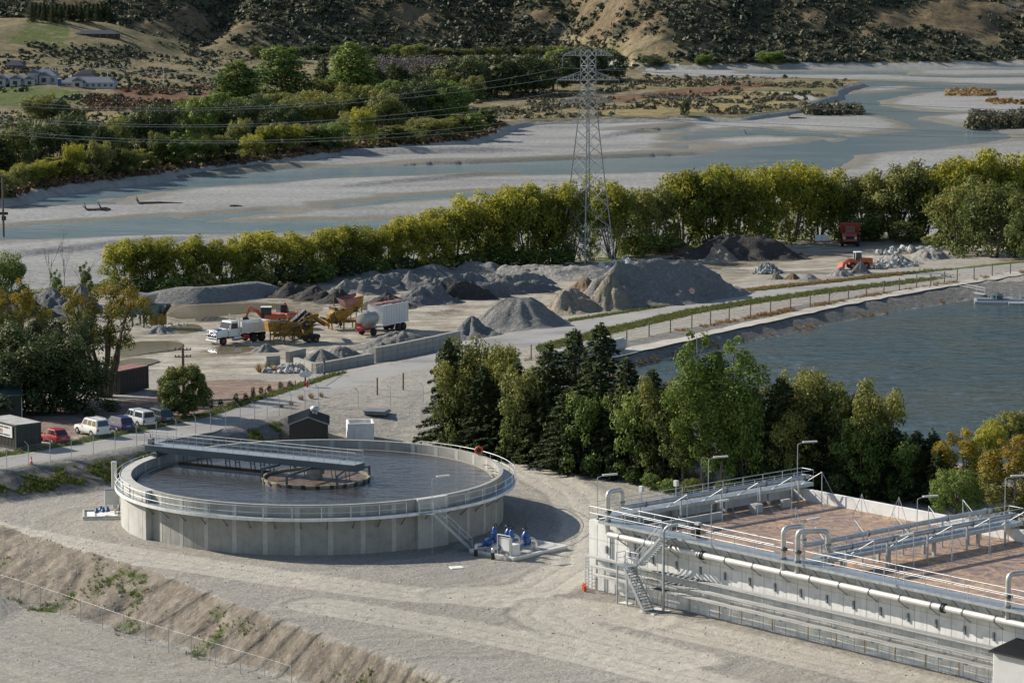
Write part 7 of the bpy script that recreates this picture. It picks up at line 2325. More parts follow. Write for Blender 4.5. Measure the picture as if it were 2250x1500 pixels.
# ------------------------------------------------------------------ vehicles
def paint(name, c, rough=0.3, dirt=0.0):
    m = NT(name)
    co = m.coord('Object')
    col = m.mix(m.ramp(m.noise(co, 1.2, 5), [(0.45, 0.0), (0.7, 0.35)]), c, tuple(x * 0.7 + 0.06 for x in c))
    m.base(col)
    m.b.inputs['Coat Weight'].default_value = 0.5
    return m.done(rough, 0, 0.5)
paint('paint_white', (0.66, 0.66, 0.63))
paint('paint_red', (0.36, 0.018, 0.028))
paint('paint_blue', (0.02, 0.032, 0.11))
paint('paint_silver', (0.50, 0.52, 0.53))
paint('paint_dkgreen', (0.018, 0.045, 0.042))
paint('paint_orange', (0.45, 0.075, 0.018), 0.55)
paint('paint_yellow', (0.44, 0.25, 0.02), 0.55)
paint('paint_dump_shaded', (0.33, 0.045, 0.018), 0.6)  # dump truck red, darkened so the colour itself carries the willow shade
simple('yellow_worn', (0.25, 0.145, 0.025), 0.75, 0.1, 0.4, 1.4, 0, 0.3, (0.06, 0.04, 0.025))
simple('machine_dark', (0.035, 0.032, 0.03), 0.7, 0.2, 0.3)
simple('tyre', (0.02, 0.02, 0.021), 0.85, 0, 0.2)
simple('rim_metal', (0.42, 0.43, 0.44), 0.4, 0.6, 0.1)
simple('tail_red', (0.35, 0.01, 0.01), 0.3)
simple('chrome', (0.6, 0.61, 0.62), 0.25, 0.8, 0.1)
simple('belt_grey', (0.07, 0.075, 0.085), 0.7, 0, 0.2)
simple('dusty_steel', (0.3, 0.3, 0.29), 0.5, 0.3, 0.15, 1, 0, 0.5, (0.3, 0.26, 0.2))
def wheel(parent, p, r, w, rim='rim_metal', name='wheel'):
    M = Matrix.Rotation(R(90), 3, 'X')
    o = MB().lathe([(r * 0.62, -w / 2), (r * 0.95, -w / 2), (r, -w * 0.3), (r, w * 0.3), (r * 0.95, w / 2), (r * 0.62, w / 2)], 18, p, M).build(name, 'tyre', parent, True)
    MB().lathe([(r * 0.2, -w * 0.53), (r * 0.6, -w * 0.48), (r * 0.62, w * 0.48), (r * 0.2, w * 0.53)], 14, p, M).build('rim', rim, o, True)
    return o
def car(label, loc, rz, pt, L, W, H, kind):
    """x forward; body lofted over stations: (x, lower z, belt z, half width)"""
    t = thing('parked_car' if kind != 'ute' else 'parked_utility', label, 'car', loc, rz, 'cars parked beside the road')
    hl = L / 2
    belt = H * 0.56
    hood = belt * 0.98
    # lower body: cross-sections along x
    if kind == 'ute' or kind == 'suv':
        st = [(-hl, 0.42, belt, 0.90), (-hl + 0.06, 0.36, belt + 0.02, 0.97), (-hl + 0.5, 0.32, belt + 0.02, 1.0), (0, 0.32, belt, 1.0), (hl * 0.42, 0.32, belt, 1.0), (hl * 0.5, 0.32, hood, 0.99), (hl - 0.3, 0.34, hood * 0.93, 0.96), (hl - 0.05, 0.4, hood * 0.85, 0.88), (hl, 0.46, hood * 0.72, 0.8)]
    else:
        st = [(-hl, 0.38, belt * 0.92, 0.86), (-hl + 0.08, 0.30, belt, 0.96), (-hl + 0.5, 0.26, belt + 0.01, 1.0), (0, 0.25, belt, 1.0), (hl * 0.4, 0.25, belt, 1.0), (hl * 0.5, 0.25, hood * 0.97, 0.98), (hl - 0.3, 0.27, hood * 0.84, 0.94), (hl - 0.05, 0.32, hood * 0.72, 0.86), (hl, 0.4, hood * 0.6, 0.76)]
    hw = W / 2
    vs, fs = [], []
    for x, z0, z1, k in st:
        ring = [(-0.90, z0), (-1.0, z0 + 0.12), (-1.0, z0 + (z1 - z0) * 0.55), (-0.95, z1 - 0.04), (-0.86, z1), (0.86, z1), (0.95, z1 - 0.04), (1.0, z0 + (z1 - z0) * 0.55), (1.0, z0 + 0.12), (0.90, z0)]
        vs += [(x, y * hw * k, z) for y, z in ring]
    n = 10
    for i in range(len(st) - 1):
        for k in range(n):
            k2 = (k + 1) % n
            fs.append((i * n + k, (i + 1) * n + k, (i + 1) * n + k2, i * n + k2))
    fs += [tuple(range(n)), tuple((len(st) - 1) * n + k for k in range(n - 1, -1, -1))]
    MB().add(vs, fs).build('body', pt, t, True)
    # cabin
    if kind == 'ute':
        spans = [(-0.35, 0.95, 0.35, 0.62), (-hl + 0.1, -0.42, -hl + 0.22, -0.46)]
    elif kind == 'suv':
        spans = [(-hl + 0.06, hl * 0.42, -hl + 0.3, hl * 0.18)]
    elif kind == 'wagon':
        spans = [(-hl + 0.06, hl * 0.42, -hl + 0.45, hl * 0.12)]
    else:
        spans = [(-hl + 0.12, hl * 0.42, -hl + 0.75, hl * 0.08)]
    for (b0, b1, t0, t1) in spans:
        if kind == 'ute' and b0 > -0.5:
            b0, b1, t0, t1 = -0.40, 1.25, -0.34, 0.75
        wy, wt_ = hw * 0.90, hw * 0.74
        z0, z1 = belt - 0.03, H - 0.03
        MB().add([(b0, -wy, z0), (b1, -wy, z0), (b1, wy, z0), (b0, wy, z0), (t0, -wt_, z1), (t1, -wt_, z1), (t1, wt_, z1), (t0, wt_, z1)],
                 [(0, 3, 2, 1), (4, 5, 6, 7), (0, 1, 5, 4), (1, 2, 6, 5), (2, 3, 7, 6), (3, 0, 4, 7)]).build('cabin', pt, t, False, 0.07)
        def onside(fx, fz, s):
            xb, xt = b0 + (b1 - b0) * fx, t0 + (t1 - t0) * fx
            x = xb + (xt - xb) * fz
            y = (wy + (wt_ - wy) * fz) * s
            return (x, y + 0.012 * s, z0 + (z1 - z0) * fz)
        cuts = ((0.06, 0.32), (0.36, 0.62), (0.66, 0.93)) if kind in ('suv', 'wagon') else ((0.10, 0.48), (0.53, 0.92)) if kind != 'ute' or b0 > -0.5 else ((0.1, 0.9),)
        for c0_, c1_ in cuts:
            for s in (-1, 1):
                q = [onside(c0_, 0.2, s), onside(c1_, 0.2, s), onside(c1_ - 0.01, 0.85, s), onside(c0_ + 0.01, 0.85, s)]
                MB().add(q, [(0, 1, 2, 3)]).build('side_window', 'window_glass', t)
        def onend(back, fy, fz):
            xb, xt = (b0, t0) if back else (b1, t1)
            return (xb + (xt - xb) * fz + (-0.014 if back else 0.014), (wy + (wt_ - wy) * fz) * fy, z0 + (z1 - z0) * fz)
        MB().add([onend(True, -0.82, 0.2), onend(True, 0.82, 0.2), onend(True, 0.8, 0.88), onend(True, -0.8, 0.88)], [(0, 1, 2, 3)]).build('rear_window', 'window_glass', t)
        if b1 > 0:
            MB().add([onend(False, -0.88, 0.1), onend(False, 0.88, 0.1), onend(False, 0.85, 0.9), onend(False, -0.85, 0.9)], [(0, 1, 2, 3)]).build('windscreen', 'window_glass', t)
    for s in (-1, 1):
        MB().box((-hl + 0.02, s * hw * 0.78, belt * 0.8), (0.06, 0.2, 0.28)).build('tail_light', 'tail_red', t)
        MB().box((hl - 0.06, s * hw * 0.62, hood * 0.7), (0.1, 0.3, 0.16)).build('headlight', 'chrome', t)
        MB().box((hl * 0.36, s * (hw + 0.08), belt + 0.08), (0.12, 0.18, 0.13)).build('mirror', pt, t)
        r = 0.38 if kind in ('suv', 'ute') else 0.31
        for x in (hl * 0.62, -hl * 0.56):
            wheel(t, (x, s * (hw - 0.08), r), r, 0.22)
    MB().box((-hl - 0.02, 0, 0.5), (0.12, W * 0.86, 0.2)).build('bumper', pt if kind != 'ute' else 'chrome', t, False, 0.02)
    MB().box((-hl - 0.01, 0, belt * 0.72), (0.02, 0.5, 0.12)).build('number_plate', 'white_trim', t)
    if kind == 'suv':
        for s in (-1, 1):
            MB().tube([(-hl + 0.5, s * hw * 0.6, H + 0.05), (hl * 0.1, s * hw * 0.6, H + 0.05)], 0.025, 5).build('roof_rail', 'rim_metal', t, True)
    return t
car('white four-wheel drive with roof rails parked beside the road', on(203, 955, 2.1), R(128), 'paint_white', 4.75, 1.85, 1.85, 'suv')
car('red hatchback parked beside the sign container', on(118, 970, 2.2), R(128), 'paint_red', 4.1, 1.70, 1.45, 'hatch')
car('dark blue wagon parked behind the white four-wheel drive', on(258, 943, 2.1), R(128), 'paint_blue', 4.6, 1.72, 1.5, 'wagon')
car('silver utility with canopy parked beyond the blue wagon', on(303, 934, 2.0), R(127), 'paint_silver', 5.0, 1.75, 1.78, 'ute')
car('dark green wagon parked farthest along beside the round bush', on(345, 926, 2.0), R(127), 'paint_dkgreen', 4.7, 1.75, 1.55, 'wagon')
# traffic cones
def cone(loc, label):
    t = thing('traffic_cone', label, 'traffic cone', loc, 0.4, 'traffic cones')
    MB().box((0, 0, 0.03), (0.42, 0.42, 0.06)).build('base', 'safety_orange', t)
    MB().lathe([(0.17, 0.06), (0.035, 0.92)], 14).build('body', 'safety_orange', t, True)
    MB().lathe([(0.117, 0.42), (0.086, 0.6)], 14).build('band', 'cone_white', t, True)
cone(on(69, 1022, 2.3), 'orange traffic cone standing at the road edge')
ec = TC + Vector((math.cos(BA) * (x1 - 0.1), math.sin(BA) * (x1 - 0.1), bz0 + 0.77))
cone(ec, 'orange traffic cone on the outer end of the rotating bridge')

# tipper truck
tk = thing('tipper_truck', 'white tipper truck with bull bar and blue bonnet badge in the wet yard', 'truck', on(522, 752, 0.5) + Vector((0, 0, 0)), R(-137))
MB().box((0, 0, 0.85), (8.6, 0.9, 0.25)).build('chassis', 'machine_dark', tk)
hd_ = MB()
hd_.add([(2.1, -0.85, 1.0), (4.0, -0.85, 0.9), (4.0, 0.85, 0.9), (2.1, 0.85, 1.0), (2.1, -0.8, 2.05), (3.9, -0.72, 1.85), (3.9, 0.72, 1.85), (2.1, 0.8, 2.05)], [(0, 3, 2, 1), (4, 5, 6, 7), (0, 1, 5, 4), (1, 2, 6, 5), (2, 3, 7, 6), (3, 0, 4, 7)])
hd_.build('bonnet', 'paint_white', tk, False, 0.1)
MB().box((3.3, 0, 2.02), (0.9, 1.0, 0.05)).build('bonnet_guard', 'valve_blue', tk, False, 0.02)
cbn = MB()
cbn.add([(0.6, -1.1, 1.0), (2.2, -1.1, 1.0), (2.2, 1.1, 1.0), (0.6, 1.1, 1.0), (0.6, -1.05, 2.95), (1.75, -1.05, 2.95), (1.75, 1.05, 2.95), (0.6, 1.05, 2.95)], [(0, 3, 2, 1), (4, 5, 6, 7), (0, 1, 5, 4), (1, 2, 6, 5), (2, 3, 7, 6), (3, 0, 4, 7)])
cbn.build('cab', 'paint_white', tk, False, 0.08)
MB().add([(2.135, -0.95, 2.05), (2.135, 0.95, 2.05), (1.84, 0.93, 2.75), (1.84, -0.93, 2.75)], [(0, 1, 2, 3)]).build('windscreen', 'window_glass', tk)
for s in (-1, 1):
    MB().add([(0.8, s * 1.095, 2.0), (1.95, s * 1.095, 2.0), (1.7, s * 1.075, 2.7), (0.8, s * 1.075, 2.7)], [(0, 1, 2, 3)]).build('side_window', 'window_glass', tk)
    MB().tube([(0.45, s * 1.05, 1.0), (0.45, s * 1.05, 3.7)], 0.09, 8).build('exhaust_stack', 'chrome', tk, True)
    MB().box((2.2, s * 1.35, 2.3), (0.1, 0.2, 0.5)).build('mirror', 'chrome', tk)
    MB().lathe([(0.32, -0.6), (0.32, 0.6)], 14, (0.9, s * 1.0, 0.75), Matrix.Rotation(R(90), 3, 'Y')).build('fuel_tank', 'chrome', tk, True)
    wheel(tk, (3.1, s * 0.98, 0.52), 0.52, 0.3, 'paint_red')
    for x in (-1.9, -3.2):
        wheel(tk, (x, s * 0.92, 0.52), 0.52, 0.5, 'machine_dark')
    MB().box((-0.6, s * 1.0, 0.8), (0.8, 0.5, 0.5)).build('side_box', 'paint_red', tk, False, 0.03)
    MB().box((-2.5, s * 0.95, 1.14), (2.6, 0.55, 0.05)).build('mudguard', 'machine_dark', tk)
for z in (1.05, 1.3, 1.55, 1.75):
    MB().tube([(4.06, -0.62, z), (4.06, 0.62, z)], 0.035, 6).build('grille_bar', 'chrome', tk, True)
MB().box((4.02, 0, 1.4), (0.04, 1.2, 0.85)).build('grille', 'machine_dark', tk)
MB().tube(smooth_path([(4.25, -1.15, 0.4), (4.25, -1.1, 1.5), (4.25, -0.6, 1.95), (4.25, 0.6, 1.95), (4.25, 1.1, 1.5), (4.25, 1.15, 0.4)], 0.2), 0.06, 8).build('bull_bar', 'chrome', tk, True)
for z in (0.55, 0.95, 1.4):
    MB().tube([(4.25, -1.12, z), (4.25, 1.12, z)], 0.06, 8).build('bull_bar_rung', 'chrome', tk, True)
MB().box((4.2, 0, 0.55), (0.25, 2.3, 0.35)).build('bumper', 'chrome', tk, False, 0.04)
for s in (-0.82, 0.82):
    MB().box((4.04, s, 1.15), (0.06, 0.26, 0.3)).build('headlight', 'window_glass', tk)
bx_ = tk
for c_, s_ in (((-2.3, -1.17, 1.95), (4.9, 0.08, 1.3)), ((-2.3, 1.17, 1.95), (4.9, 0.08, 1.3)), ((0.12, 0, 2.05), (0.08, 2.3, 1.5)), ((-4.72, 0, 1.95), (0.08, 2.3, 1.3)), ((-2.3, 0, 1.33), (4.8, 2.3, 0.08))):
    MB().box(c_, s_).build('tray_side', 'paint_white', tk)
for k in range(6):
    for s in (-1.23, 1.23):
        MB().box((-0.2 - k * 0.85, s, 1.95), (0.1, 0.06, 1.25)).build('tray_rib', 'paint_white', tk)
MB().box((-2.3, 0, 1.75), (4.6, 2.2, 0.5)).build('load', 'heap_dark', tk)

# tank and white box on a trailer
g0, g1 = on(782, 742, 0.5), on(872, 724, 0.5)
rzt = math.atan2((g0 - g1).y, (g0 - g1).x)
tl = thing('tanker_trailer', 'silver tank and white ribbed box on a red-framed trailer', 'trailer', g1.lerp(g0, 0.5) + Vector((0.5, 1.0, 0)), rzt)
MB().box((0, 0, 0.95), (9.8, 1.0, 0.28)).build('chassis', 'paint_red', tl)
MB().box((-1.2, 0, 1.15), (7.4, 2.5, 0.12)).build('deck', 'cone_white', tl)
MB().box((-1.75, 0, 2.5), (6.0, 2.4, 2.6)).build('box_body', 'paint_white', tl)
for k in range(16):
    for s in (-1.22, 1.22):
        MB().box((-4.6 + k * 0.38, s, 2.5), (0.12, 0.11, 2.4)).build('box_rib', 'paint_white', tl)
for k in range(5):
    MB().box((-4.3 + k * 1.3, random.uniform(-0.4, 0.4), 3.9), (1.2, 1.5, 0.12), random.uniform(-0.3, 0.3)).build('rusty_scrap', 'rusty_roof', tl)
for s in (-1.15, 1.15):
    MB().tube([(-4.7, s, 4.15), (1.2, s, 4.15)], 0.03, 5).build('roof_rail', 'rusty_roof', tl)
MB().lathe([(0.3, -1.5), (0.86, -1.4), (0.96, -1.25), (0.96, 1.25), (0.86, 1.4), (0.3, 1.5)], 24, (3.0, 0, 2.12), Matrix.Rotation(R(90), 3, 'Y')).build('tank', 'dusty_steel', tl, True)
MB().lathe([(0.25, 0), (0.25, 0.18)], 12, (3.0, 0, 3.05)).build('hatch', 'dusty_steel', tl, True)
MB().box((4.5, -0.3, 1.5), (0.2, 0.6, 0.5)).build('pump', 'paint_red', tl)
for s in (-1, 1):
    for x in (-3.9, -2.7, 3.0):
        wheel(tl, (x, s * 0.95, 0.5), 0.5, 0.4, 'machine_dark')
    MB().beam((4.7, s * 0.45, 0.95), (5.6, 0, 0.75), 0.12).build('drawbar', 'paint_red', tl)

# excavators, crushers
def excavator(label, loc, rz, boom):
    t = thing('excavator', label, 'excavator', loc, rz, 'orange excavators behind the yellow machines')
    for s in (-1.0, 1.0):
        q = MB()
        pts = [(-1.6, 0.1), (1.6, 0.1), (1.95, 0.45), (1.6, 0.8), (-1.6, 0.8), (-1.95, 0.45)]
        q.extrude(pts, s - 0.28, s + 0.28)
        q.build('track', 'machine_dark', t)
    MB().box((0, 0, 0.85), (1.6, 1.5, 0.3)).build('undercarriage', 'machine_dark', t)
    MB().box((-0.5, 0, 1.55), (2.9, 2.4, 1.0)).build('house', 'paint_orange', t, False, 0.08)
    MB().box((-1.7, 0, 1.5), (0.7, 2.4, 1.1)).build('counterweight', 'paint_orange', t, False, 0.15)
    cb_ = MB().box((0.65, 0.7, 2.15), (1.5, 1.0, 1.7), 0, None, 0.88).build('cab', 'machine_dark', t, False, 0.06)
    MB().box((0.65, 0.7, 2.35), (1.30, 0.98, 0.95)).build('cab_window', 'window_glass', cb_)
    for sx in (-0.65, 0.65):
        for sy in (-0.43, 0.43):
            MB().box((0.65 + sx, 0.7 + sy, 2.3), (0.1, 0.1, 1.4)).build('cab_pillar', 'machine_dark', cb_)
    MB().box((0.65, 0.7, 3.03), (1.45, 1.0, 0.08)).build('cab_roof', 'cone_white' if boom else 'machine_dark', cb_)
    if boom:
        prof = [(0.9, 1.5), (1.7, 2.6), (2.6, 3.0), (2.8, 2.65), (2.0, 2.2), (1.4, 1.5)]
    else:
        prof = [(0.6, 1.6), (0.9, 2.5), (1.6, 3.0), (1.8, 2.7), (1.3, 2.2), (1.1, 1.6)]
    MB().extrude(prof, -0.45, -0.05).build('boom', 'paint_orange', t)
    e = prof[2]
    MB().extrude([(e[0] - 0.1, e[1] + 0.15), (e[0] + 0.35, e[1] + 0.1), (e[0] + 0.8, e[1] - 1.3), (e[0] + 0.55, e[1] - 1.35)], -0.4, -0.1).build('stick', 'paint_orange', t)
    b = (e[0] + 0.7, e[1] - 1.35)
    MB().extrude([(b[0] - 0.1, b[1] + 0.1), (b[0] + 0.5, b[1] - 0.1), (b[0] + 0.4, b[1] - 0.8), (b[0] - 0.3, b[1] - 1.0), (b[0] - 0.5, b[1] - 0.6)], -0.7, 0.2).build('bucket', 'machine_dark', t)
    MB().tube([(1.5, -0.25, 1.9), (2.5, -0.25, 3.2)], 0.07, 6).build('ram', 'chrome', t, True)
excavator('orange excavator with raised boom left behind the yellow screen', on(596, 722, 0.5), R(185), True)
excavator('orange excavator right behind the yellow screen', on(634, 719, 0.5), R(120), False)
def conveyor(parent, p, q, w, mat='yellow_worn', belt=True):
    p, q = Vector(p), Vector(q)
    d = (q - p).normalized()
    side = d.cross(Vector((0, 0, 1))).normalized() * w / 2
    o = MB()
    for s in (-1, 1):
        o.beam(p + side * s, q + side * s, 0.1, 0.35)
    n = int((q - p).length / 0.9)
    for k in range(n + 1):
        c = p.lerp(q, k / n)
        o.beam(c - side, c + side, 0.08)
    r = o.build('conveyor_frame', mat, parent)
    MB().beam(p + Vector((0, 0, 0.16)), q + Vector((0, 0, 0.16)), w * 0.9, 0.06).build('belt', 'belt_grey', r)
    return r
# yellow screening plant (left), local x to the right
sc_ = thing('screening_plant', 'yellow screening plant with hopper and inclined belt beside the truck', 'machine', on(640, 754, 0.5), R(20))
sc_.scale = (0.86, 0.86, 0.82)
MB().box((-1.8, 0.8, 2.75), (3.4, 2.2, 1.5), 0, None, 1.15).build('hopper', 'yellow_worn', sc_)
MB().box((-1.8, 0.8, 3.55), (3.1, 1.9, 0.1)).build('hopper_mouth', 'machine_dark', sc_)
MB().box((-0.2, -0.35, 2.4), (3.6, 0.1, 1.9)).build('side_panel', 'yellow_worn', sc_)
MB().box((0.2, 0.5, 1.35), (6.0, 1.4, 0.35)).build('frame', 'yellow_worn', sc_)
for x, y in ((-2.8, -0.3), (-1.2, -0.5), (0.3, -0.6), (-2.8, 1.6), (0.6, 1.5)):
    MB().beam((x, y, 0), (x, y, 2.4), 0.16).build('leg', 'yellow_worn', sc_)
for x in (-2.4, -1.3, -0.2, 0.9):
    MB().beam((x, -0.45, 0.7), (x + 1.1, -0.45, 2.2), 0.09).build('brace', 'yellow_worn', sc_)
for z in (1.9, 2.45):
    MB().tube([(-2.9, -0.55, z), (1.6, -0.55, z)], 0.035, 5).build('handrail', 'yellow_worn', sc_)
conveyor(sc_, (-0.3, 1.0, 2.6), (2.6, 1.8, 4.9), 0.9, 'machine_dark')
conveyor(sc_, (0.2, 0.2, 2.4), (3.0, 1.0, 4.6), 0.6, 'machine_dark')
MB().box((2.7, 0.8, 2.6), (1.5, 1.5, 2.6)).build('drive_tower', 'yellow_worn', sc_)
MB().lathe([(0.75, -0.25), (0.75, 0.25)], 18, (2.2, -0.1, 2.7), Matrix.Rotation(R(90), 3, 'X')).build('flywheel', 'machine_dark', sc_, True)
MB().box((2.8, 0.4, 0.95), (3.2, 1.8, 0.5)).build('bogie', 'machine_dark', sc_)
for x in (2.6, 3.7):
    for y in (-0.5, 1.3):
        wheel(sc_, (x, y, 0.5), 0.5, 0.4, 'yellow_worn')
conveyor(sc_, (3.2, 1.6, 4.3), (6.9, 4.2, 1.9), 0.9)
MB().extrude([(2.9, 3.6), (3.6, 4.3), (4.6, 4.4), (4.6, 3.9), (3.9, 3.7), (3.5, 3.2)], 0.9, 1.9).build('chute', 'yellow_worn', sc_)
# jaw crusher (right)
jc = thing('jaw_crusher', 'rusty yellow jaw crusher with tall hopper left of the white box trailer', 'machine', on(752, 722, 0.5), R(24))
jc.scale = (0.78, 0.78, 0.72)
MB().box((0, 0, 1.4), (5.6, 1.8, 0.4)).build('frame', 'yellow_worn', jc)
for x in (-2.2, 0.0, 2.2):
    for y in (-0.8, 0.8):
        MB().beam((x, y, 0), (x, y, 1.5), 0.2).build('leg', 'yellow_worn', jc)
MB().extrude([(-2.4, 1.6), (0.4, 1.6), (0.8, 2.6), (0.2, 3.6), (-1.4, 3.7), (-2.6, 2.8)], -0.9, 0.9).build('crusher_body', 'yellow_worn', jc)
for y in (-1.1, 1.1):
    MB().lathe([(0.25, -0.12), (0.85, -0.12), (0.85, 0.12), (0.25, 0.12)], 20, (-0.9, y, 2.9), Matrix.Rotation(R(90), 3, 'X')).build('flywheel', 'yellow_worn', jc, True)
MB().extrude([(0.6, 2.2), (3.4, 4.2), (3.6, 6.1), (3.1, 6.0), (0.4, 3.9)], -1.0, 1.0).build('feeder', 'yellow_worn', jc)
MB().add([(0.6, -1.2, 3.8), (3.0, -1.2, 5.4), (3.0, 1.2, 5.4), (0.6, 1.2, 3.8), (-0.4, -1.8, 5.6), (3.3, -1.9, 6.3), (3.3, 1.9, 6.3), (-0.4, 1.8, 5.6)], [(0, 3, 2, 1), (0, 1, 5, 4), (1, 2, 6, 5), (2, 3, 7, 6), (3, 0, 4, 7)]).build('hopper', 'rusty_roof', jc)
for x in (1.2, 2.2, 3.2):
    MB().beam((x, -1.0, 1.4), (x, -1.0, 2.2 + (x - 0.6) * 0.75), 0.14).build('strut', 'yellow_worn', jc)
for z in (4.1, 4.6):
    MB().tube([(-2.5, -1.1, z), (0.2, -1.1, z)], 0.04, 5).build('handrail', 'yellow_worn', jc)
for x in (-2.5, -1.6, -0.7, 0.2):
    MB().beam((x, -1.1, 3.6), (x, -1.1, 4.6), 0.06).build('rail_post', 'yellow_worn', jc)
conveyor(jc, (-1.0, 0.2, 1.0), (-4.0, -0.4, 2.4), 0.8)
def clutter(t, n, box, seed):
    rk = random.Random(seed)
    x0_, x1_, y0_, y1_, z0_, z1_ = box
    for k in range(n):
        p = Vector((rk.uniform(x0_, x1_), rk.uniform(y0_, y1_), rk.uniform(z0_, z1_)))
        d = rk.choice((Vector((rk.uniform(0.6, 1.8), 0, 0)), Vector((0, 0, rk.uniform(0.5, 1.3))), Vector((rk.uniform(0.5, 1.2), 0, rk.uniform(-1, 1)))))
        MB().beam(p, p + d, rk.uniform(0.05, 0.12)).build('frame_member', rk.choice(('yellow_worn', 'machine_dark', 'yellow_worn', 'rusty_roof')), t)
    for k in range(n // 4):
        MB().box((rk.uniform(x0_, x1_), rk.uniform(y0_, y1_), rk.uniform(z0_, z1_)), (rk.uniform(0.3, 0.8), 0.3, rk.uniform(0.2, 0.6))).build('machine_box', rk.choice(('machine_dark', 'yellow_worn')), t)
clutter(sc_, 46, (-3.0, 3.6, -0.85, -0.4, 0.5, 3.4), 1)
clutter(sc_, 14, (-3.2, 3.0, 0.0, 1.6, 3.4, 4.2), 2)
clutter(jc, 40, (-3.0, 3.0, -1.3, -0.9, 0.5, 4.4), 3)
clutter(jc, 10, (-2.6, 1.0, -0.8, 0.8, 3.6, 4.6), 4)
# green machine behind the amber willow
gm = thing('screening_machine', 'green and white screening machine half hidden by the amber willow', 'machine', on(325, 718, 0.5), R(-25))
simple('machine_green', (0.06, 0.10, 0.095), 0.6, 0.2, 0.2, 1, 0, 0.4, (0.25, 0.24, 0.2))
MB().box((0, 0, 2.4), (4.6, 2.2, 1.4)).build('screen_box', 'machine_green', gm)
MB().box((1.6, 0, 1.2), (1.6, 1.8, 1.6)).build('engine_box', 'yellow_worn', gm)
MB().add([(-2.0, -1.1, 3.1), (0.4, -1.1, 3.1), (0.4, 1.1, 3.1), (-2.0, 1.1, 3.1), (-2.6, -1.5, 4.4), (0.8, -1.5, 4.4), (0.8, 1.5, 4.4), (-2.6, 1.5, 4.4)], [(0, 3, 2, 1), (0, 1, 5, 4), (1, 2, 6, 5), (2, 3, 7, 6), (3, 0, 4, 7)]).build('hopper', 'dusty_steel', gm)
conveyor(gm, (-2.0, 0, 1.2), (-4.6, 0, 3.4), 0.8, 'machine_green')
conveyor(gm, (2.0, 0, 1.6), (3.6, -0.6, 3.2), 0.8, 'machine_green')
for x in (-1.8, 0, 1.8):
    for y in (-1, 1):
        MB().beam((x, y, 0), (x, y, 1.8), 0.16).build('leg', 'machine_green', gm)
# red dump truck in the willow shade
dt = thing('dump_truck', 'red articulated dump truck facing out of the willow shade', 'truck', on(1870, 541, 0.8) + Vector((0, 2, 0)), R(-96))
MB().box((0.4, 0, 1.5), (4.6, 2.3, 0.5)).build('chassis', 'machine_dark', dt)
hq = MB()
hq.add([(2.0, -1.25, 1.0), (3.5, -1.2, 0.95), (3.5, 1.2, 0.95), (2.0, 1.25, 1.0), (2.0, -1.25, 2.3), (3.3, -1.1, 2.05), (3.3, 1.1, 2.05), (2.0, 1.25, 2.3)], [(0, 3, 2, 1), (4, 5, 6, 7), (0, 1, 5, 4), (1, 2, 6, 5), (2, 3, 7, 6), (3, 0, 4, 7)])
hq.build('bonnet', 'paint_dump_shaded', dt, False, 0.08)
MB().box((3.45, 0, 1.55), (0.06, 1.3, 0.6)).build('grille', 'machine_dark', dt)
for s in (-1, 1):
    MB().box((3.4, s * 0.95, 1.5), (0.08, 0.3, 0.25)).build('headlight', 'chrome', dt)
    wheel(dt, (2.4, s * 1.25, 0.8), 0.8, 0.55, 'machine_dark')
    for x in (-1.6, -3.4):
        wheel(dt, (x, s * 1.25, 0.8), 0.8, 0.55, 'machine_dark')
MB().box((1.3, 0, 2.7), (1.3, 1.6, 1.2)).build('cab', 'paint_dump_shaded', dt, False, 0.06)
MB().box((1.97, 0, 2.8), (0.04, 1.4, 0.7)).build('windscreen', 'window_glass', dt)
MB().add([(0.4, -1.5, 1.9), (-4.2, -1.5, 1.9), (-4.2, 1.5, 1.9), (0.4, 1.5, 1.9), (0.9, -1.75, 3.5), (-4.8, -1.75, 3.3), (-4.8, 1.75, 3.3), (0.9, 1.75, 3.5)], [(0, 3, 2, 1), (0, 1, 5, 4), (1, 2, 6, 5), (2, 3, 7, 6), (3, 0, 4, 7)]).build('dump_body', 'paint_dump_shaded', dt)
# loader
ld = thing('wheel_loader', 'orange wheel loader with white cab roof among the rubble', 'loader', on(1886, 592, 1.2) + Vector((0, 1, 0)), R(190))
ld.scale = (0.8, 0.8, 0.8)
MB().box((-1.5, 0, 1.5), (2.6, 1.7, 1.1)).build('engine_cover', 'paint_orange', ld, False, 0.08)
MB().box((0.9, 0, 1.2), (1.8, 1.2, 0.7)).build('front_frame', 'paint_orange', ld)
cq = MB().box((0.0, 0, 2.45), (1.3, 1.4, 1.5), 0, None, 0.9).build('cab', 'window_glass', ld)
for sx in (-0.6, 0.6):
    for sy in (-0.62, 0.62):
        MB().box((sx, sy, 2.45), (0.1, 0.1, 1.5)).build('cab_pillar', 'cone_white', cq)
MB().box((0, 0, 3.25), (1.45, 1.55, 0.12)).build('cab_roof', 'cone_white', cq)
for s in (-0.5, 0.5):
    MB().extrude([(0.7, 1.9), (1.8, 2.0), (3.2, 0.9), (3.1, 0.6), (1.7, 1.6), (0.7, 1.6)], s - 0.1, s + 0.1).build('lift_arm', 'paint_orange', ld)
MB().extrude([(2.9, 0.3), (4.0, 0.15), (3.5, 0.5), (3.25, 1.3), (2.9, 1.2)], -1.3, 1.3).build('bucket', 'paint_orange', ld)
for s in (-0.95, 0.95):
    for x in (1.3, -1.4):
        wheel(ld, (x, s, 0.7), 0.7, 0.5, 'paint_orange')
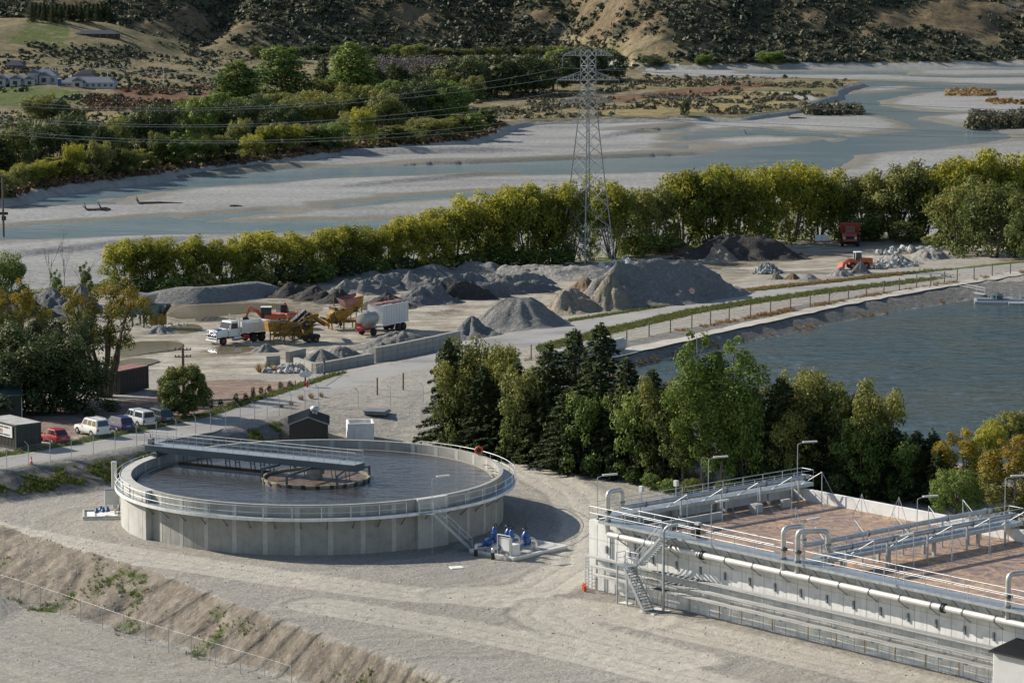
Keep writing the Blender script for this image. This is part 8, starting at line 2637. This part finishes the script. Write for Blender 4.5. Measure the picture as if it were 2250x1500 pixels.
# boards, signs, gate, pipe, pole
wb = thing('white_board', 'blank white board on posts beside the red dump truck', 'board', on(1806, 541, 0.7), R(5))
for k in range(2):
    MB().box((-0.6 + k * 1.2, 0, 1.4), (1.15, 0.06, 1.0)).build('panel', 'white_trim', wb)
for x in (-1.15, 1.15):
    MB().beam((x, 0.06, 0), (x, 0.06, 1.9), 0.1).build('post', 'timber_post', wb)
MB().beam((-1.15, 0.06, 1.0), (-1.7, -0.4, 0), 0.08).build('brace', 'timber_post', wb)
sg = thing('speed_sign', 'round red-ringed speed sign reading 50 beside the road', 'road sign', on(1521, 664, 1.9), R(8))
MB().tube([(0, 0, -0.2), (0, 0, 1.7)], 0.04, 6).build('post', 'white_trim', sg, True)
pl0 = MB().lathe([(0.45, -0.02), (0.45, 0.02)], 24, (0, -0.05, 1.55), Matrix.Rotation(R(90), 3, 'X')).build('disc', 'white_trim', sg)
MB().tube([(0.40 * math.cos(R(k * 15)), -0.08, 1.55 + 0.40 * math.sin(R(k * 15))) for k in range(25)], 0.055, 6).build('ring', 'sign_red', pl0, True)
fc = bpy.data.curves.new('numerals', 'FONT')
fc.body = '50'
fc.size = 0.5
fc.align_x = 'CENTER'
fc.align_y = 'CENTER'
fc.extrude = 0.005
ft_ = bpy.data.objects.new('numerals', fc)
fo_ = link('numerals', bpy.data.meshes.new_from_object(ft_), 'sign_black', pl0)
bpy.data.objects.remove(ft_)
fo_.location = (0, -0.085, 1.55)
fo_.rotation_euler = (R(90), 0, 0)
gt = thing('yard_gate', 'light mesh gate at the quarry entrance beside the road', 'gate', on(678, 845, 1.6), math.atan2((on(712, 826, 1.5) - on(678, 845, 1.6)).y, (on(712, 826, 1.5) - on(678, 845, 1.6)).x))
gl = (on(712, 826, 1.5) - on(678, 845, 1.6)).length
MB().tube(smooth_path([(0, 0, 0.2), (0, 0, 1.3), (gl, 0, 1.3), (gl, 0, 0.2), (0, 0, 0.2)], 0.05, 2), 0.035, 6).build('frame', 'rail_steel', gt, True)
for k in range(1, 4):
    MB().tube([(gl * k / 4, 0, 0.2), (gl * k / 4, 0, 1.3)], 0.02, 5).build('bar', 'rail_steel', gt)
MB().add([(0, 0, 0.2), (gl, 0, 0.2), (gl, 0, 1.3), (0, 0, 1.3)], [(0, 1, 2, 3)]).build('mesh_panel', 'chain_link', gt)
MB().beam((gl + 0.15, 0, -0.2), (gl + 0.15, 0, 1.9), 0.2).build('gate_post', 'timber_post', gt)
ns = thing('notice_sign', 'pale oval notice board on a post at the quarry gate', 'sign', on(671, 848, 1.7), R(10))
MB().tube([(0, 0.05, -0.2), (0, 0.05, 1.2)], 0.09, 8).build('post', 'black_plastic', ns, True)
MB().lathe([(0.72, -0.03), (0.72, 0.03)], 20, (0, 0, 1.35), Matrix.Scale(0.5, 3, (0, 0, 1)) @ Matrix.Rotation(R(90), 3, 'X')).build('board', 'white_trim', ns)
hyd = tag(MB().lathe([(0.12, 0), (0.12, 0.5), (0.17, 0.52), (0.17, 0.6), (0.1, 0.72)], 12).build('hydrant', 'sign_red', None, True), 'small red hydrant beside the quarry gate sign', 'hydrant')
hyd.location = on(675, 851, 1.7)
pA, pB = on(1195, 806, 1.7), on(1366, 768, 1.8)
cp_ = thing('concrete_pipe', 'big concrete pipe lying beside the pond track behind the conifers', 'pipe', pA, math.atan2((pB - pA).y, (pB - pA).x))
Lp = (pB - pA).length
MB().add([], [])
pm2 = MB()
pm2.lathe([(0.62, 0), (0.80, 0), (0.80, Lp), (0.62, Lp), (0.62, 0)], 24, (0, 0, 0.8), Matrix.Rotation(R(90), 3, 'Y'))
pm2.f = pm2.f[:-2]
pm2.build('barrel', 'concrete_light', cp_, True)
for k in range(1, 4):
    MB().lathe([(0.84, -0.2), (0.84, 0.2)], 24, (Lp * k / 4, 0, 0.8), Matrix.Rotation(R(90), 3, 'Y')).build('collar', 'concrete_light', cp_, True)
pwr = on(403, 862, 1.2)
pp_h = PY(403, 763, pwr.y).z - pwr.z
ppo = thing('power_pole', 'timber power pole with two crossarms behind the round olive bush', 'power pole', pwr, R(6))
MB().tube([(0, 0, -0.3), (0, 0, pp_h)], [0.2, 0.14], 10).build('pole', 'timber_post', ppo, True)
for dz in (0.25, 1.05):
    MB().box((0, -0.15, pp_h - dz), (1.9, 0.1, 0.12)).build('crossarm', 'timber_post', ppo)
    for x in (-0.85, -0.45, 0.45, 0.85):
        MB().lathe([(0.05, 0), (0.08, 0.06), (0.05, 0.16)], 8, (x, -0.15, pp_h - dz + 0.06)).build('insulator', 'machine_dark', ppo, True)
rp = P(8, 516, BAR)
rph = PY(5, 385, rp.y).z - rp.z
rpo = thing('river_pole', 'lone dark pole with crossarms at the left edge on the riverbed', 'power pole', rp, 0)
MB().tube([(0, 0, -0.4), (0, 0, rph)], [0.22, 0.16], 8).build('pole', 'timber_post', rpo, True)
MB().box((0, 0, rph - 0.2), (2.4, 0.14, 0.14)).build('crossarm', 'timber_post', rpo)
MB().box((0.1, 0, rph * 0.36), (1.6, 0.3, 0.5)).build('equipment_box', 'machine_dark', rpo)
MB().box((0.1, 0, rph * 0.28), (0.8, 0.3, 0.8)).build('equipment_box', 'machine_dark', rpo)

# ------------------------------------------------------------------ transmission pylon and its conductors
PB = on(1291, 579, 0.5)
PZ = PB.z
PH = PY(1291, 108, PB.y).z - PZ
py = thing('transmission_pylon', 'tall steel lattice pylon behind the gravel heaps', 'pylon', (PB.x, PB.y, PZ), R(38))
simple('pylon_steel', (0.30, 0.31, 0.315), 0.45, 0.5, 0.15, 0.5)
def zz(v):
    return PY(1291, v, PB.y).z - PZ
WZ = zz(232)
def half(z):
    if z < WZ:
        return 3.15 + (0.92 - 3.15) * (z / WZ) ** 0.92
    return 0.92 - 0.10 * (z - WZ) / (PH - WZ)
def corner(k, z):
    h = half(z)
    return Vector(((h, h, z), (-h, h, z), (-h, -h, z), (h, -h, z))[k % 4])
levels = [0, zz(540), zz(500), zz(455), zz(410), zz(372), zz(340), zz(312), zz(286), zz(262), zz(245), WZ]
zc = WZ
while zc < PH - 0.9:
    zc += 1.25
    levels.append(min(zc, PH))
for k in range(4):
    lg = MB()
    for a, b in zip(levels[:-1], levels[1:]):
        lg.beam(corner(k, a), corner(k, b), 0.16 if a < WZ else 0.12)
    lg.build('leg', 'pylon_steel', py)
    for i, (a, b) in enumerate(zip(levels[:-1], levels[1:])):
        q = MB()
        w = 0.075 if a < WZ else 0.06
        if i < 2:
            mid_ = (corner(k, b) + corner(k + 1, b)) / 2
            q.beam(corner(k, a), mid_, w)
            q.beam(corner(k + 1, a), mid_, w)
            q.beam(corner(k, b), corner(k + 1, b), w)
            q.beam(corner(k, (a + b) / 2), corner(k, a).lerp(mid_, 0.5), w * 0.8)
            q.beam(corner(k + 1, (a + b) / 2), corner(k + 1, a).lerp(mid_, 0.5), w * 0.8)
            q.beam(corner(k, b), corner(k, a).lerp(mid_, 0.5), w * 0.8)
            q.beam(corner(k + 1, b), corner(k + 1, a).lerp(mid_, 0.5), w * 0.8)
        else:
            q.beam(corner(k, a), corner(k + 1, b), w)
            q.beam(corner(k + 1, a), corner(k, b), w)
            if i in (3, 5) or a >= WZ and i % 3 == 0:
                q.beam(corner(k, b), corner(k + 1, b), w)
        q.build('bracing_panel', 'pylon_steel', py)
ARM = []
for v0, ext in ((122, 4.0), (176, 4.9), (225, 4.2)):
    z0 = zz(v0)
    for s in (-1, 1):
        tip = Vector((s * ext * 0.78, -s * ext * 0.62, z0))
        hh = half(z0)
        am = MB()
        ins = [Vector((s * hh, -hh, z0)), Vector((s * hh, hh, z0))] if True else None
        for b0_ in ins:
            am.beam(b0_, tip, 0.12)
            am.beam(b0_ + Vector((0, 0, 1.3)), tip, 0.10)
            for f in (0.3, 0.6):
                am.beam(b0_.lerp(tip, f), (b0_ + Vector((0, 0, 1.3))).lerp(tip, f), 0.06)
                am.beam(b0_.lerp(tip, f - 0.25), (b0_ + Vector((0, 0, 1.3))).lerp(tip, f), 0.06)
        for f in (0.25, 0.5, 0.75):
            am.beam(ins[0].lerp(tip, f), ins[1].lerp(tip, f), 0.06)
        am.build('crossarm', 'pylon_steel', py)
        isl_ = MB()
        prof = [(0.05, 0)]
        for k in range(8):
            prof += [(0.05, -0.1 - k * 0.22), (0.15, -0.16 - k * 0.22), (0.05, -0.2 - k * 0.22)]
        isl_.lathe(prof, 8, tip)
        isl_.build('insulator', 'machine_green', py, True)
        c, sn = math.cos(R(38)), math.sin(R(38))
        w_ = tip + Vector((0, 0, -1.95))
        ARM.append((v0, s, Vector((PB.x + w_.x * c - w_.y * sn, PB.y + w_.x * sn + w_.y * c, PZ + w_.z))))
for c_, (k) in ((corner(k, 0), k) for k in range(4)):
    MB().box((c_.x, c_.y, 0.1), (0.9, 0.9, 0.5)).build('footing', 'concrete_old', py)
simple('conductor', (0.36, 0.36, 0.34), 0.5, 0.4, 0.05)
def quadv(a, b, c, u):
    (x0, y0), (x1, y1), (x2, y2) = a, b, c
    return y0 * (u - x1) * (u - x2) / ((x0 - x1) * (x0 - x2)) + y1 * (u - x0) * (u - x2) / ((x1 - x0) * (x1 - x2)) + y2 * (u - x0) * (u - x1) / ((x2 - x0) * (x2 - x1))
for (v0, s, w) in ARM:
    pu = 1125 + FPX * w.x / (w.y * CP + (CAMH - w.z) * SP)
    pv = 750 - FPX * (w.y * SP + (w.z - CAMH) * CP) / (w.y * CP + (CAMH - w.z) * SP)
    d = 0 if s < 0 else 9
    L_ = {122: (222, 233), 176: (256, 272), 225: (286, 309)}[v0]
    Rr = {122: (166, 188), 176: (217, 243), 225: (268, 297)}[v0]
    lvl = {122: 'top', 176: 'middle', 225: 'bottom'}[v0]
    sd2 = {-1: 'upper', 1: 'lower'}[s]
    pts = [PY(u, quadv((0, L_[0] + d), (600, L_[1] - 1 + d * 0.6), (pu, pv), u), w.y + (u - pu) * 0.02) for u in np.linspace(-420, pu, 40)]
    pts[-1] = w
    tag(MB().tube(pts, 0.032, 4).build('conductor', 'conductor', None), '%s wire of the %s pair strung left from the pylon' % (sd2, lvl), 'power line', 'power line conductors')
    pts = [PY(u, quadv((pu, pv), (1600, Rr[0] + d), (2250, Rr[1] + d * 0.6), u), w.y + (u - pu) * 0.02) for u in np.linspace(pu, 2650, 40)]
    pts[0] = w
    tag(MB().tube(pts, 0.032, 4).build('conductor', 'conductor', None), '%s wire of the %s pair strung right from the pylon' % (sd2, lvl), 'power line', 'power line conductors')

# ------------------------------------------------------------------ far houses, poles, boats, driftwood
simple('house_white', (0.45, 0.45, 0.44), 0.7, 0, 0.08)
simple('house_roof', (0.13, 0.14, 0.16), 0.5, 0.1, 0.15)
simple('house_black', (0.035, 0.035, 0.04), 0.6, 0.1, 0.15)
simple('roof_metal', (0.45, 0.47, 0.48), 0.4, 0.3, 0.1)
def house(u, v, wpx, hpx, depth, label, wall, roof, gables=(), wins=3, rz=0.0, ridge=1.6):
    p = onfar(u, v)
    s = pxm(p)
    W, Hh = wpx / s, hpx / s
    t = thing('house', label, 'house', p, rz, 'houses on the far terrace')
    MB().box((0, depth / 2, Hh / 2 - 0.5), (W, depth, Hh + 1.0)).build('wall', wall, t)
    r_ = MB()
    o_ = 0.4
    r_.add([(-W / 2 - o_, -o_, Hh), (W / 2 + o_, -o_, Hh), (W / 2 + o_, depth + o_, Hh), (-W / 2 - o_, depth + o_, Hh), (-W / 2 + depth * 0.3, depth / 2, Hh + ridge), (W / 2 - depth * 0.3, depth / 2, Hh + ridge)],
           [(0, 1, 5, 4), (1, 2, 5), (2, 3, 4, 5), (3, 0, 4), (0, 3, 2, 1)])
    rf_ = r_.build('roof', roof, t)
    for gx, gw, gh in gables:
        MB().box((gx * W / 2, -0.6, gh / 2 - 0.4), (gw, 1.6, gh + 0.8)).build('gable_wall', wall, t)
        g_ = MB()
        g_.add([(gx * W / 2 - gw / 2 - 0.3, -1.8, gh), (gx * W / 2 + gw / 2 + 0.3, -1.8, gh), (gx * W / 2, -1.8, gh + gw * 0.32), (gx * W / 2 - gw / 2 - 0.3, depth / 2, gh), (gx * W / 2 + gw / 2 + 0.3, depth / 2, gh), (gx * W / 2, depth / 2, gh + gw * 0.32)],
               [(0, 1, 2), (0, 2, 5, 3), (1, 4, 5, 2), (0, 3, 4, 1)])
        g_.build('gable_roof', roof, rf_)
        w0 = MB().box((gx * W / 2, -1.42, gh * 0.45), (gw * 0.4, 0.06, gh * 0.5)).build('window', 'window_glass', t)
    for k in range(wins):
        x = -W / 2 + W * (k + 0.5) / wins
        if any(abs(x - gx * W / 2) < gw / 2 + 0.3 for gx, gw, gh in gables):
            continue
        wd = MB().box((x, -0.03, Hh * 0.48), (W / wins * 0.4, 0.1, Hh * 0.5)).build('window', 'window_glass', t)
        MB().box((x, -0.08, Hh * 0.48), (0.1, 0.08, Hh * 0.52)).build('window_frame', 'house_white', wd)
    return t
house(33, 189, 74, 11, 8, 'long white house with grey roof at the left edge', 'house_white', 'house_roof', ((-0.85, 3.4, 2.3), (0.05, 3.4, 2.3), (0.9, 3, 2.2)), 8)
house(95, 184, 56, 17, 9, 'two-storey white house with gables right of the long one', 'house_white', 'house_roof', ((-0.7, 3.5, 3.4), (0.1, 3.5, 2.6)), 4, 0, 2.0)
house(192, 193, 118, 11, 8, 'long white house with grey roof and pale awning at the right', 'house_white', 'house_roof', ((-0.35, 3.2, 2.2),), 9)
house(185, 180, 50, 9, 8, 'black-roofed house behind the long white one', 'house_black', 'house_black', (), 3, 0, 2.4)
house(30, 150, 40, 6, 7, 'grey farm shed up the slope at the left', 'house_roof', 'house_black', (), 3)
house(212, 82, 92, 7, 8, 'low dark house with skylit roof on the left spur', 'house_black', 'house_black', (), 6, 0, 1.2)
p = onfar(131, 189)
wc = thing('portable_toilet', 'bright blue portable toilet between the white houses', 'toilet', p)
MB().box((0, 0, 1.0), (1.1, 1.1, 2.2)).build('cabin', 'valve_blue', wc, False, 0.05)
MB().box((0, 0, 2.2), (1.2, 1.2, 0.2)).build('roof', 'white_trim', wc)
for i, (u, v0, v1) in enumerate(((237, 176, 150), (360, 184, 153), (122, 168, 146), (478, 188, 160), (445, 232, 212))):
    p = onfar(u, v0)
    h = PY(u, v1, p.y).z - p.z
    t = thing('utility_pole', 'pale utility pole on the far terrace, %s from the left' % ('second', 'third', 'first', 'fifth', 'fourth')[i], 'power pole', p, 0, 'utility poles on the far terrace')
    MB().tube([(0, 0, -0.3), (0, 0, h)], 0.14, 6).build('pole', 'concrete_light', t, True)
    MB().box((0, 0, h - 0.2), (1.8, 0.12, 0.12)).build('crossarm', 'timber_post', t)
for i, off in enumerate((0, 7)):
    pts = []
    for (a, va, b, vb) in ((122, 146, 237, 150), (237, 150, 360, 153), (360, 153, 478, 160), (478, 160, 620, 168)):
        for k in range(8):
            t_ = k / 8
            u = a + (b - a) * t_
            pts.append(PY(u, va + (vb - va) * t_ + off + 3.0 * 4 * t_ * (1 - t_) * 0.35, 1005))
    tag(MB().tube(pts, 0.07, 4).build('far_wire', 'conductor'), '%s wire of the far line across the terrace' % ('upper', 'lower')[i], 'power line', 'wires on the far terrace')
for i, (u, v) in enumerate(((1512, 151), (1394, 152))):
    p = P(u, v, RZ)
    b = thing('jet_boat', ('jet boat with white wake on the far channel', 'jet boat at the right end of the dark wood on the far channel')[i], 'boat', p, R(185), 'jet boats')
    MB().add([(-2.6, -1.1, 0), (1.6, -1.1, 0), (3.4, 0, 0.5), (1.6, 1.1, 0), (-2.6, 1.1, 0), (-2.6, -1.3, 1.0), (1.8, -1.3, 1.1), (3.8, 0, 1.3), (1.8, 1.3, 1.1), (-2.6, 1.3, 1.0)], [(4, 3, 2, 1, 0), (5, 6, 7, 8, 9), (0, 1, 6, 5), (1, 2, 7, 6), (2, 3, 8, 7), (3, 4, 9, 8), (4, 0, 5, 9)]).build('hull', ('paint_red', 'paint_yellow')[i], b)
    MB().box((-0.3, 0, 1.5), (2.4, 1.8, 0.8)).build('seats', 'machine_dark', b)
    MB().extrude([(-14, 0.02), (-3, 0.02), (-3, 0.8), (-6, 0.7), (-10, 0.3)], -1.0, 1.0).build('wake', 'house_white', b)
def log(u, v, L, r, rz, label, roots=True):
    p = P(u, v, BAR)
    p.z = bz(p.x, p.y)
    t = thing('driftwood_log', label, 'log', p, rz, 'driftwood on the gravel bars')
    MB().tube([(0, 0, r * 0.6), (L * 0.5, 0.2, r * 0.9), (L, 0, r * 0.5)], [r, r * 0.8, r * 0.35], 8).build('trunk', 'bark', t, True)
    if roots:
        for k in range(5):
            a = k * 1.25
            MB().tube([(0, 0, r), (-0.5, 1.2 * math.cos(a), r + 1.3 * abs(math.sin(a)))], [r * 0.5, 0.08], 5).build('root', 'bark', t, True)
log(305, 449, 9, 0.3, R(4), 'long driftwood trunk with roots on the near gravel bar')
log(190, 463, 5, 0.25, R(-4), 'dark driftwood trunk on the bar at the left')
log(222, 463, 2.0, 0.4, R(20), 'short driftwood stump right of the dark trunk')
log(505, 456, 2.5, 0.22, R(5), 'small dark log on the middle of the bar', False)
log(1640, 292, 4, 0.3, R(8), 'driftwood log among the braids right of the pylon')
log(1735, 262, 5, 0.3, R(3), 'driftwood log below the dark river island')
one('bush', 'golden_bush', 228, 405, 394, 24, 'small golden bush standing at the far water edge', 'leaf_yellow', 'bush', place=lambda u, v: P(u, v, RZ + 0.1))

# aerator pontoon on the pond
pt_ = P(2180, 664, PWATER)
pon = thing('pond_aerator', 'floating aerator pontoon with handrails at the right end of the pond', 'pontoon', pt_, R(-6))
for y in (-0.9, 0.9):
    MB().tube([(-2.5, y, 0.15), (5.5, y, 0.15)], 0.28, 10).build('float', 'cone_white', pon, True)
MB().box((1.0, 0, 0.5), (6.5, 2.2, 0.1)).build('deck', 'steel_grey', pon)
MB().lathe([(0.9, 0), (0.9, 0.6), (0.3, 0.9)], 18, (0.6, 0, 0.5)).build('motor_cover', 'machine_green', pon, True)
rails(pon, [(-0.6, -1.05, 0.55), (5.0, -1.05, 0.55)], 1.0, 1.2, 0.035)
rails(pon, [(1.8, 1.05, 0.55), (5.0, 1.05, 0.55)], 1.0, 1.2, 0.035)
MB().box((4.2, -1.6, 0.12), (4.0, 1.4, 0.25)).build('foam', 'house_white', pon)
gw = thing('gangway', 'slim gangway from the pond bank out to the aerator pontoon', 'gangway', (0, 0, 0))
ga, gb = on(2108, 640, 1.6), P(2165, 655, PWATER)
MB().beam(ga + Vector((0, 0, 0.3)), gb + Vector((0, 0, 0.5)), 0.8, 0.1).build('deck', 'rail_steel', gw)
rails(gw, [ga + Vector((0, 0.4, 0.3)), gb + Vector((0, 0.4, 0.5))], 0.9, 1.5, 0.03)
